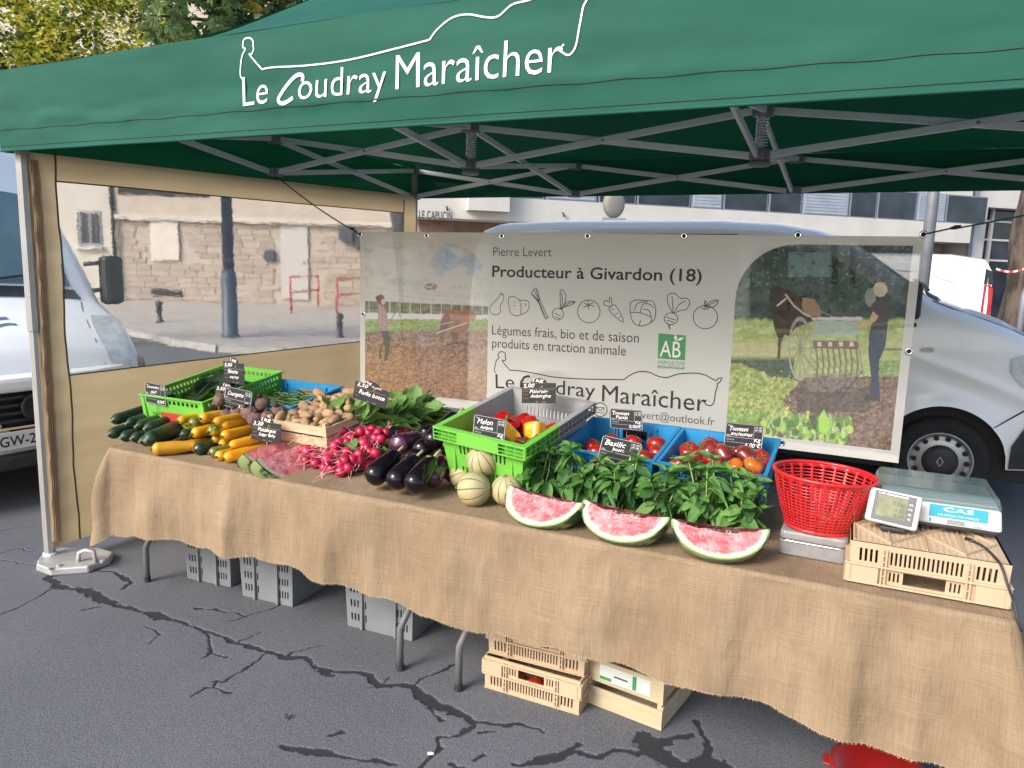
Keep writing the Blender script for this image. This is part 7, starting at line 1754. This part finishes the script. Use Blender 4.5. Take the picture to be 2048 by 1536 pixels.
for k in range(150):
    x = .07 + .33 * r.random(); y = .06 + .25 * r.random(); h = .09 + .045 * (1 - ((x - .26) / .2) ** 2) * r.random() + .02 * r.random()
    single(r.choice(BEANM), 'green_bean', 'thin green bean heaped in the wide blue crate', 'green bean', Mt @ Vector((x, y, h)), (r.uniform(-.25, .25), r.uniform(-.35, .35), r.uniform(0, 3.14)), 'green beans in the blue crate', r.uniform(.8, 1.1))

# tomatoes and peppers -------------------------------------------------
M_TOM = mat('tomato_skin', (0.40, 0.014, 0.008), .18, (0.32, 0.010, 0.006), 4, coat=.6, rand=.1)
M_HEIR = [mat('dark_heirloom_skin', (0.16, 0.018, 0.018), .2, (0.26, 0.03, 0.02), 9, coat=.6), mat('red_heirloom_skin', (0.34, 0.016, 0.018), .18, (0.26, 0.012, 0.014), 6, coat=.6), mat('orange_heirloom_skin', (0.50, 0.11, 0.01), .2, (0.44, 0.17, 0.012), 9, coat=.6)]
M_PRED = mat('red_pepper_skin', (0.45, 0.008, 0.010), .13, (0.36, 0.006, 0.008), 5, coat=.8)
M_PYEL = mat('yellow_pepper_skin', (0.74, 0.32, 0.006), .14, (0.78, 0.40, 0.01), 5, coat=.8)
M_LFG = mat('green_calyx', (0.05, 0.13, 0.02), .6)
def tomato_parts(t, r_, m, lob=0, obl=.82, seed=0):
    N = 16
    MB().lathe([(r_ * math.sin(PI * k / N) ** .9, -r_ * obl * math.cos(PI * k / N) - (.10 * r_ * math.exp(-((N - k) / 1.8) ** 2))) for k in range(N + 1)], 28, wob=(lambda a, z: 1 + .05 * math.sin(lob * a + seed) + .02 * math.sin(2 * a + seed)) if lob else None).build('fruit', m, t, True)
    c = MB()
    for k in range(5):
        a = 2 * PI * k / 5 + seed; L = r_ * .55; z = r_ * obl * .88
        c.add([Vector((0, 0, z)), Vector((L * .5 * math.cos(a - .25), L * .5 * math.sin(a - .25), z + .001)), Vector((L * math.cos(a), L * math.sin(a), z + .004)), Vector((L * .5 * math.cos(a + .25), L * .5 * math.sin(a + .25), z + .001))], [(0, 1, 2, 3)])
    c.tube([(0, 0, z - .003), (.001, 0, z + .006), (.003, 0, z + .010)], .002, 6); c.build('calyx', M_LFG, t)
Mt = PM[B1.name]; tl = [(.07, .06, .115), (.15, .05, .11), (.24, .05, .112), (.32, .06, .115), (.10, .14, .125), (.20, .14, .12), (.30, .15, .13), (.06, .22, .12), (.14, .24, .135), (.24, .23, .12), (.33, .24, .125), (.10, .32, .12), (.2, .33, .12), (.30, .33, .125)]
for k, (x, y, z) in enumerate(tl):
    t = thing('tomato', 'glossy red tomato in the left blue crate, ' + ('front row', 'second row', 'third row', 'back row')[[0, 0, 0, 0, 1, 1, 1, 2, 2, 2, 2, 3, 3, 3][k]] + ', ' + ('first', 'second', 'third', 'fourth')[[0, 1, 2, 3, 0, 1, 2, 0, 1, 2, 3, 0, 1, 2][k]] + ' from left', 'tomato', Mt @ Vector((x, y, z - .022)), (r.uniform(-.9, .3), r.uniform(-.5, .5), r.uniform(0, 6)), 'red tomatoes in the left blue crate'); tomato_parts(t, r.uniform(.036, .043), M_TOM, 0, .84, k)
Mt = PM[B2.name]
hl = [(.06, .07, .13, 1), (.13, .05, .12, 0), (.20, .06, .12, 1), (.27, .05, .12, 0), (.33, .07, .12, 1), (.09, .15, .135, 0), (.17, .14, .14, 1), (.25, .13, .13, 2), (.32, .15, .14, 2), (.06, .24, .13, 1), (.13, .23, .15, 0), (.20, .22, .14, 0), (.28, .23, .15, 0), (.33, .25, .13, 1), (.12, .32, .13, 1), (.24, .32, .13, 0)]
for k, (x, y, z, c) in enumerate(hl):
    t = thing('heirloom_tomato', ['dark purple red lobed heirloom tomato', 'bright red lobed heirloom tomato', 'orange lobed heirloom tomato'][c] + ' in the right blue crate, ' + ('front row', 'second row', 'third row', 'back row')[([0] * 5 + [1] * 4 + [2] * 5 + [3] * 2)[k]] + ', ' + ('first', 'second', 'third', 'fourth', 'fifth')[([0, 1, 2, 3, 4] + [0, 1, 2, 3] + [0, 1, 2, 3, 4] + [0, 1])[k]] + ' from left', 'tomato', Mt @ Vector((x, y, z)), (r.uniform(-.9, .3), r.uniform(-.5, .5), r.uniform(0, 6)), ['dark heirloom tomatoes', 'red heirloom tomatoes', 'orange heirloom tomatoes'][c])
    tomato_parts(t, r.uniform(.038, .050), M_HEIR[c], r.choice([5, 6, 7]), .70, k)
def pepper(label, loc, rot, s, m, group, seed):
    t = thing('bell_pepper', label, 'pepper', loc, rot, group); N = 14; pr = []
    for k in range(N + 1):
        u = k / N; rad = (.040 * (1 - (1 - min(1, u / .25)) ** 2.2) ** .5 if u < .25 else .040 + .004 * math.sin((u - .25) * 2.2)) if u < .85 else .044 * math.sqrt(max(0, 1 - ((u - .85) / .15) ** 2)) * .95 + .004
        pr.append((max(.003, rad) * s, (u - .5) * .095 * s - (.010 * s if u > .93 else 0)))
    MB().lathe(pr, 36, wob=lambda a, z: 1 + .085 * math.cos(4 * a + seed + .4 * math.sin(a)) + .02 * math.sin(a + seed)).build('fruit', m, t, True)
    MB().tube([(0, 0, .030 * s), (.001, .001, .046 * s), (.006, .003, .060 * s)], [.010 * s, .0055 * s, .0065 * s], 9).build('stem', M_LFG, t, True)
Mt = PM[PEP.name]
pp = [(.10, .12, .14, M_PYEL, 'yellow bell pepper at the front left of the pepper crate', 1.05), (.205, .16, .165, M_PYEL, 'big glossy yellow bell pepper in the middle of the crate', 1.2), (.13, .26, .155, M_PRED, 'big glossy red bell pepper left in the crate', 1.25), (.20, .08, .125, M_PRED, 'red bell pepper at the front wall of the crate', .9), (.285, .15, .13, M_PRED, 'red bell pepper right of the big yellow one', 1.0), (.27, .28, .155, M_PYEL, 'smaller yellow bell pepper at the back right of the crate', 1.0), (.22, .33, .145, M_PRED, 'red bell pepper at the back of the crate', 1.0), (.08, .34, .12, M_PRED, 'red bell pepper in the back left corner', 1.0), (.30, .22, .12, M_PRED, 'red bell pepper below the smaller yellow one', .95), (.31, .37, .12, M_PRED, 'red bell pepper in the back right corner', 1.0), (.09, .19, .11, M_PRED, 'red bell pepper under the front yellow one', .95), (.14, .40, .12, M_PRED, 'red bell pepper against the grey back wall', 1.0)]
for k, (x, y, z, m, lb, s) in enumerate(pp): pepper(lb, Mt @ Vector((x, y, z + .035)), (r.uniform(-1.2, -.3), r.uniform(-.6, .6), r.uniform(0, 6)), s, m, 'bell peppers in the lime crate', k)
# tomatoes showing through the crate under the table
for i in range(5):
    for j in range(1):
        t = thing('tomato', 'red tomato inside the beige crate under the table', 'tomato', (c0.x + .05 + .075 * i, c0.y + .06 + .08 * j, .009 + .042), (0, 0, i), 'tomatoes in the crate under the table'); tomato_parts(t, .036, M_TOM, 0, .84, i)
# dark produce and dark leaves in the chard crate
M_CHD = mat('chard_leaf', (0.022, 0.050, 0.018), .42, (0.04, 0.085, 0.03), 12, transl=.15, bump=.6, bscale=25)
CHL = [leaf_mesh('chard_leaf', 1, .42, M_CHD, .35, .15 + .1 * s, .03, 10, s, .6) for s in range(3)]
Mt = PM[GC.name]
for k, (x, y, z, d, L) in enumerate([(.10, .08, .06, (.2, .8, .35), .22), (.17, .06, .07, (.1, .6, .8), .24), (.26, .10, .06, (.2, .8, .4), .28), (.30, .20, .08, (.0, .9, .2), .26), (.18, .22, .09, (.3, .8, .4), .26), (.07, .20, .07, (-.1, .9, .3), .22), (.22, .34, .09, (.2, .9, .2), .22), (.33, .30, .08, (.1, .9, .15), .24), (.12, .36, .08, (.0, .9, .3), .2), (.05, .05, .07, (.5, .3, .6), .12), (.12, .04, .07, (-.3, .3, .8), .12), (.21, .16, .12, (.1, .75, .6), .26)]):
    o = thing('chard_leaf_bundle', 'dark crinkled chard leaf lying in the bright green crate', 'chard', Mt @ Vector((x, y, z)), group='chard leaves in the green crate')
    q = look(d, r.uniform(-.6, .6)); inst(CHL[k % 3], 'blade', o, (0, 0, 0), q, (L, L, L))
    MB().tube([Vector((0, 0, 0)), Vector(d).normalized() * .05, Vector(d).normalized() * .10 + Vector((0, 0, -.002))], [.005, .004, .002], 7).build('midrib', M_STEMG, o, True)
# ================================================================== PRICE SIGNS
M_SLATE = mat('slate_black', (0.012, 0.013, 0.017), .5, (0.017, 0.018, 0.023), 12)
M_CHALK = mat('chalk_white', (0.82, 0.82, 0.80), .8)
M_GREYP = mat('grey_sign_print', (0.42, 0.43, 0.45), .7)
M_GOLD = mat('gold_sign_print', (0.30, 0.22, 0.10), .6)
def sign(label, TL, TR, BL, y, style, rows, stake=.06):
    """rows: (text, u0, u1, v, height) in shares of the board; style a = ruled label, b = round-topped board"""
    a, b, c = PY(TL, y), PY(TR, y), PY(BL, y); ux = (b - a); uz = (c - a); W, H = ux.length, uz.length; ux.normalize(); uz.normalize(); nn = Vector((0, -1, 0))
    t = thing('price_sign', label, 'price sign', c + ux * (W / 2), group='handwritten price signs')
    X = lambda u, v, n: a + ux * (u * W) + uz * ((1 - v) * H) + nn * n
    if style == 'a':
        rd = .06; ol = []
        for cx, cy, a0 in ((1 - rd, 1 - rd, 0), (rd, 1 - rd, 1), (rd, rd, 2), (1 - rd, rd, 3)):
            ol += [(cx + rd * math.cos((a0 + k / 4) * PI / 2), cy + rd * W / H * math.sin((a0 + k / 4) * PI / 2)) for k in range(5)]
    else:
        ol = [(1, 1), (.78, 1)] + [(.5 + .24 * math.cos(k * PI / 10), 1 + .24 * math.sin(k * PI / 10)) for k in range(0, 11)] + [(.22, 1), (0, 1), (0, 0), (1, 0)]
    o = MB().prism(ol, .002, X).build('board', M_SLATE, t, w=True); fixn(o)
    p = MB(); e = .0028
    bar_ = lambda u0, v0, u1, v1, w: p.add([X(u0, v0, e), X(u1, v0, e), X(u1, v1, e), X(u0, v1, e)], [(0, 1, 2, 3)]) if w else None
    if style == 'a':
        p.ribbon([(u * .97 + .015, v * .96 + .02) for u, v in ol] + [(ol[0][0] * .97 + .015, ol[0][1] * .96 + .02)], .016, X, e)
        bar_(.03, .42, .97, .435, 1); bar_(.03, .20, .97, .212, 1); bar_(.75, .42, .758, .96, 1); bar_(.76, .74, .96, .75, 1); bar_(.76, .86, .96, .87, 1); bar_(.06, .90, .17, .925, 1)
        bar_(.78, .78, .84, .83, 1); bar_(.87, .78, .95, .83, 1); bar_(.78, .90, .84, .94, 1); bar_(.87, .90, .95, .94, 1)
        text_fit(p, 'ORIGINE', (.05, .29), (.27, .29), .06, X, e); bar_(.05, .46, .15, .48, 1); bar_(.05, .50, .13, .52, 1)
        p.build('printed_lines', M_GREYP, t, w=True)
    else:
        bar_(.03, .70, .97, .715, 1); bar_(.28, .985, .72, .995, 1)
        for v, s in ((.58, 'Produit'), (.40, 'Variété'), (.22, 'Origine')): text_fit(p, s, (.04, v), (.20, v), .06, X, e)
        text_fit(p, '€', (.55, .76), (.64, .76), .11, X, e); bar_(.42, .06, .50, .085, 1); bar_(.60, .06, .72, .085, 1)
        p.build('printed_lines', M_GOLD, t, w=True)
    h = MB()
    for k, (s, u0, u1, v, hh, *sl) in enumerate(rows):
        dv = (sl[0] if sl else .02)
        text_fit(h, s, (u0, v), (u1, v + dv), hh * 1.12, lambda u, v_, n: X(u + .10 * (v_ - v) * H / W, v_ + .012 * math.sin(u * 37), n), .0032, shear=.22, offset=.004)
    h.build('handwriting', M_CHALK, t, w=True)
    m_ = a + ux * (W / 2) + uz * (H * .8)
    MB().tube([m_ + Vector((0, .004, 0)), c + ux * (W / 2) + Vector((0, .006, -stake))], .0016, 6).build('stake', M_CHROME, t, w=True)
sign('small ruled cucumber price sign clipped to the bright green crate', (290, 764), (331, 772), (292, 803), 2.555, 'a', [('Concombre', .12, .70, .76, .12), ('carl', .28, .58, .50, .16), ('4,50€', .58, .95, .06, .13)])
sign('round-topped chard price sign standing in the bright green crate', (447, 722), (488, 728), (449, 764), 2.80, 'b', [('1kg', .34, .66, 1.04, .13), ('5,00', .06, .44, .77, .16), ('Blette', .22, .70, .48, .17), ('verte', .30, .72, .24, .14)])
sign('round-topped beetroot price sign half hidden behind the courgette sign', (432, 770), (476, 778), (430, 806), 2.66, 'b', [('1kg', .34, .66, 1.04, .13), ('3,50', .06, .44, .77, .17), ('Betterave', .22, .92, .48, .17)])
sign('ruled courgette price sign above the yellow courgettes', (452, 773), (506, 786), (447, 809), 2.60, 'a', [('Courgette', .12, .70, .62, .20), ('Kg', .78, .92, .30, .12), ('3,70€', .55, .96, .04, .14)], .09)
sign('round-topped watermelon price sign behind the left watermelon wedges', (505, 839), (563, 849), (503, 878), 2.50, 'b', [('1kg', .32, .66, 1.04, .15), ('3,20', .05, .40, .77, .18), ('Pastèque', .22, .84, .50, .18), ('Sugar Baby', .26, .84, .28, .14)])
sign('round-topped radish price sign stuck in the radish leaves', (712, 761), (777, 783), (706, 795), 2.74, 'b', [('1kg', .28, .50, 1.05, .13), ('la pièce', .52, .80, .92, .09), ('2,50', .06, .40, .77, .18), ('Radis botte', .16, .94, .38, .22)])
sign('round-topped pepper and aubergine price sign in the lime crate', (1044, 766), (1112, 766), (1044, 806), 2.86, 'b', [('1kg', .32, .66, 1.05, .15), ('5,00', .05, .38, .77, .18), ('Poivron-', .24, .78, .50, .17), ('Aubergine', .26, .86, .28, .16)])
sign('ruled melon price sign clipped to the front of the lime crate', (949, 829), (1013, 841), (945, 877), 2.485, 'a', [('Melon', .12, .60, .68, .20), ('Artémis', .22, .62, .48, .14), ('Kg', .78, .95, .28, .13), ('4,30€', .58, .95, .05, .15)], .02)
sign('ruled tomato price sign in the left blue crate', (1220, 818), (1285, 823), (1221, 854), 2.98, 'a', [('Tomates', .08, .60, .72, .18), ('Paola', .18, .55, .50, .17), ('Kg', .78, .95, .32, .14), ('5,00€', .58, .96, .05, .16)])
sign('ruled basil price sign rising out of the basil leaves', (1206, 871), (1285, 889), (1194, 918), 2.67, 'a', [('Basilic', .10, .62, .68, .20), ('botte', .32, .62, .50, .13), ('pc', .78, .92, .30, .14), ('1,50', .60, .92, .04, .15)])
sign('ruled heirloom tomato price sign in the right blue crate', (1452, 845), (1529, 853), (1447, 891), 2.98, 'a', [('Tomates', .12, .60, .70, .17), ('anciennes', .16, .72, .50, .15), ('Kg', .78, .95, .30, .14), ('6,00 €', .56, .96, .05, .16)])

# ================================================================== CASH BOX, BASKET, SCALE
a, b = PZ((1556, 1106), TZ + .003), PZ((1692, 1131), TZ + .003); W = (b - a).length; rz = math.atan2(b.y - a.y, b.x - a.x)
t = thing('cash_box', 'grey metal cash box under the red basket', 'cash box', (a.x, a.y, TZ + .003), (0, 0, rz))
M_TIN = mat('grey_hammered_paint', (0.21, 0.205, 0.21), .45, (0.25, 0.245, 0.25), 40, bump=.1, bscale=120)
def rbox(W, D, z0, z1, r, inset=0):
    ol = []
    for cx, cy, a0 in ((W - r, D - r, 0), (r, D - r, 1), (r, r, 2), (W - r, r, 3)): ol += [(cx + r * math.cos((a0 + k / 5) * PI / 2), cy + r * math.sin((a0 + k / 5) * PI / 2)) for k in range(6)]
    return MB().prism(ol, z1 - z0, lambda u, v, n: Vector((u, v, z0 + n)))
rbox(W, .155, 0, .048, .018).build('body', M_TIN, t, bevel=.004); rbox(W, .155, .0495, .080, .018).build('lid', M_TIN, t, bevel=.008)
MB().tube([(.02, -.003, .0488), (W - .02, -.003, .0488)], .0022, 6).build('hinge_wire', M_CHROME, t)
# red basket: woven plastic lattice on a flaring wall
bc = PZ((1633, 1046), TZ + .086); bc.y = 2.575; bc.x = PY((1636, 1050), 2.575).x
M_REDB = mat('red_basket_plastic', (0.52, 0.012, 0.016), .35, (0.58, 0.02, 0.02), 5, coat=.2)
t = thing('red_basket', 'red round plastic lattice basket on the grey cash box', 'basket', (bc.x, bc.y, TZ + .0845), (0, .035, .2))
HB = .185; n = 52
def bxf2(u, v, nn):
    ang = 2 * PI * u; s = v / HB; r_ = .098 + .058 * s ** .9 + .004 * math.sin(PI * s) + nn; return Vector((r_ * math.cos(ang) * 1.0, r_ * math.sin(ang) * .92, v))
hs = []
nr = 15
for j in range(nr):
    v0 = .010 + j * (HB - .026) / nr; v1 = v0 + (HB - .026) / nr - .0038
    big = j >= nr - 4
    for k in range(n):
        if big and k % 2: continue
        u0 = k / n; u1 = (k + (2 if big else 1)) / n; hs.append((u0 + .0030 + (.0 if not big else .001), u1 - .0030, v0, v1))
MB().perf(bxf2, 1.0, HB, .0032, hs, wrap=True).build('lattice_wall', M_REDB, t, True)
MB().tube([bxf2(k / 48, HB - .004, .002) for k in range(49)], .0062, 8, cap=False).build('rim', M_REDB, t, True)
MB().tube([bxf2(k / 48, .004, .002) for k in range(49)], .0055, 8, cap=False).build('foot_ring', M_REDB, t, True)
m = MB()
for k in range(8): an = PI * k / 8; m.bar((-.098 * math.cos(an), -.09 * math.sin(an), .004), (.098 * math.cos(an), .09 * math.sin(an), .004), .006, .003 + .0002 * k)
for rad in (.03, .055, .08): m.tube([(rad * math.cos(2 * PI * k / 24), rad * .92 * math.sin(2 * PI * k / 24), .004) for k in range(25)], .003, 6, cap=False)
m.build('base_grid', M_REDB, t)
# scale
M_SCW = mat('scale_white', (0.56, 0.55, 0.52), .45, (0.60, 0.59, 0.56), 6)
M_TEAL = mat('teal_label', (0.02, 0.30, 0.42), .5); M_TRAY = mat('smoked_cover', (0.10, 0.17, 0.17), .12, alpha=.55, spec=.9, coat=.6)
sz = TZ + .005 + .125 + .007
so_ = Vector((.062, 2.545, sz))
t = thing('weighing_scale', 'white electronic shop scale with teal label and tilted display on upturned crate', 'scale', so_, (0, 0, .03))
W, D = .345, .285
MB().box((.006, .004, .010), (W - .006, D, .026)).build('base', M_PLAST, t, bevel=.006)
MB().perf(lambda u, v, n: Vector((u, v, 0)), .01, .01, 0, [])
body = MB(); body.add([(0, 0, .022), (W, 0, .022), (W, D, .022), (0, D, .022), (.006, .012, .085), (W - .006, .012, .085), (W - .006, D - .01, .085), (.006, D - .01, .085)], [(3, 2, 1, 0), (4, 5, 6, 7), (0, 1, 5, 4), (1, 2, 6, 5), (2, 3, 7, 6), (3, 0, 4, 7)]); body.build('body', M_SCW, t, bevel=.008)
MB().box((.016, .022, .087), (W - .016, D - .02, .096)).build('platter', M_RIM, t, bevel=.004)
cv = MB(); cv.add([(.004, .010, .087), (W - .004, .010, .087), (W - .004, D - .004, .087), (.004, D - .004, .087), (.014, .022, .122), (W - .014, .022, .122), (W - .014, D - .016, .122), (.014, D - .016, .122)], [(4, 5, 6, 7), (0, 1, 5, 4), (1, 2, 6, 5), (2, 3, 7, 6), (3, 0, 4, 7)]); cv.build('cover', M_TRAY, t, bevel=.010)
fs = lambda u, v, n: Vector((u, .012 * (v - .022) / .063 - .0014 - n, v))
lbl = MB().prism([(.150, .046), (.305, .046), (.305, .082), (.150, .082)], .0006, fs).build('teal_label', M_TEAL, t); fixn(lbl)
q = MB(); text_fit(q, 'CAS', (.187, .0655), (.267, .0655), .0125, fs, .0016, offset=.02, spacing=1.1); text_fit(q, 'WE WEIGH THE WORLD', (.172, .0515), (.282, .0515), .0052, fs, .0016); q.build('label_letters', M_CHALK, lbl)
lb2 = MB().prism([(.196, .026), (.300, .026), (.300, .0425), (.196, .0425)], .0005, fs).build('rating_plate', M_GREYP, t); fixn(lb2)
q = MB()
for k in range(4): q.add([fs(u, v, .0012) for u, v in ((.2, .0395 - k * .0034), (.245 + .008 * (k % 2), .0395 - k * .0034), (.245, .0408 - k * .0034), (.2, .0408 - k * .0034))], [(0, 1, 2, 3)])
text_fit(q, 'CAS', (.268, .028), (.292, .028), .004, fs, .0012); q.build('plate_print', M_DARK, lb2)
st_ = MB().prism([(.150, .028), (.190, .028), (.190, .0425), (.150, .0425)], .0005, fs).build('sticker', M_CHALK, t); fixn(st_)
MB().prism([(.151, .029), (.158, .029), (.158, .0415), (.151, .0415)], .0005, lambda u, v, n: fs(u, v, .0006 + n)).build('sticker_mark', M_TEAL, st_)
# display head on a stalk
Md = Matrix.Translation((.048, -.052, .066)) @ Matrix.Rotation(-.12, 4, 'Z') @ Matrix.Rotation(-.38, 4, 'X') @ Matrix.Rotation(.06, 4, 'Y')
MB().box((-.072, -.014, -.052), (.072, .014, .052), Md).build('display_housing', M_SCW, t, bevel=.008)
dsp = bpy.data.objects[[o.name for o in t.children if o.name.startswith('display_housing')][0]]
fx = lambda u, v, n: Md @ Vector((u, -.0145 - n, v))
fixn(MB().prism([(-.056, -.044), (.058, -.044), (.058, .045), (-.056, .045)], .0006, fx).build('bezel', mat('bezel_dark', (0.03, 0.035, 0.045), .4), dsp))
fixn(MB().prism([(-.045, -.030), (.036, -.030), (.036, .034), (-.045, .034)], .0006, lambda u, v, n: fx(u, v, .0008 + n)).build('lcd_screen', mat('lcd', (0.15, 0.16, 0.09), .4, (0.22, 0.23, 0.14), 30, spec=.15), dsp))
q = MB()
for v, s in ((.008, '0.000'), (-.010, '0.00'), (-.027, '0.00')): text_fit(q, s, (.034 - .0075 * len(s), v), (.033, v), .012, fx, .0018)
q.build('digits', mat('lcd_digit', (0.035, 0.035, 0.028), .5), dsp)
q = MB(); text_fit(q, 'CAS', (-.046, .037), (-.028, .037), .0048, fx, .0012, offset=.02); q.add([fx(u, v, .0012) for u, v in ((-.024, .037), (.036, .037), (.036, .0405), (-.024, .0405))], [(0, 1, 2, 3)])
for v in (.018, .004, -.012, -.026): text_fit(q, 'KG' if v > 0 else '€', (.041, v), (.051, v), .006, fx, .0012)
q.build('bezel_print', M_CHALK, dsp)
MB().box((.015, -.075, .0), (.085, .03, .014)).build('display_stalk_foot', M_PLAST, t, bevel=.004); MB().bar((.05, -.058, .010), (.05, -.042, .040), .05, .014).build('display_stalk', M_PLAST, t)
# power cord
P = [(1942, 1078, .90), (1965, 1092, .895), (1990, 1122, .885), (2005, 1150, .84), (2018, 1180, .80)]
cp = [PZ((1942, 1080), .885), PZ((1968, 1094), .886), PZ((1992, 1117), .886), PZ((2004, 1135), .874), PY((2016, 1172), 2.325), PY((2028, 1205), 2.322), PY((2036, 1240), 2.30), PY((2044, 1262), 2.30)]
t = thing('power_cord', 'black power cord of the scale hanging over the crate edge', 'cord', cp[0]); MB().tube(spline([tuple(p) for p in cp], 5), .0038, 8).build('cable', M_PLAST, t, True, w=True)
MB().tube([cp[0] + Vector((-.012, .012, -.002)), cp[0], cp[0] + (cp[1] - cp[0]) * .25], [.006, .0055, .0045], 8).build('strain_relief', M_PLAST, t, True, w=True)
# litter on the road
lp_ = PZ((862, 1508), .010); single(blob(.014, .008, .003, 5, .12, 9, 6).mesh('paper_scrap', M_CHALK, False), 'paper_scrap', 'small white paper scrap lying on the asphalt', 'litter', (lp_.x, lp_.y, .012), (0, 0, .4), None)
lp_ = PZ((575, 1429), .010); single(leaf_mesh('dry_leaf', .035, .016, mat('dry_leaf', (0.14, 0.15, 0.11), .8), .3, .2, .02, 5, 3), 'fallen_leaf', 'small grey green fallen leaf on the asphalt', 'leaf', (lp_.x, lp_.y, .012), (0, .0, -2.4), None)
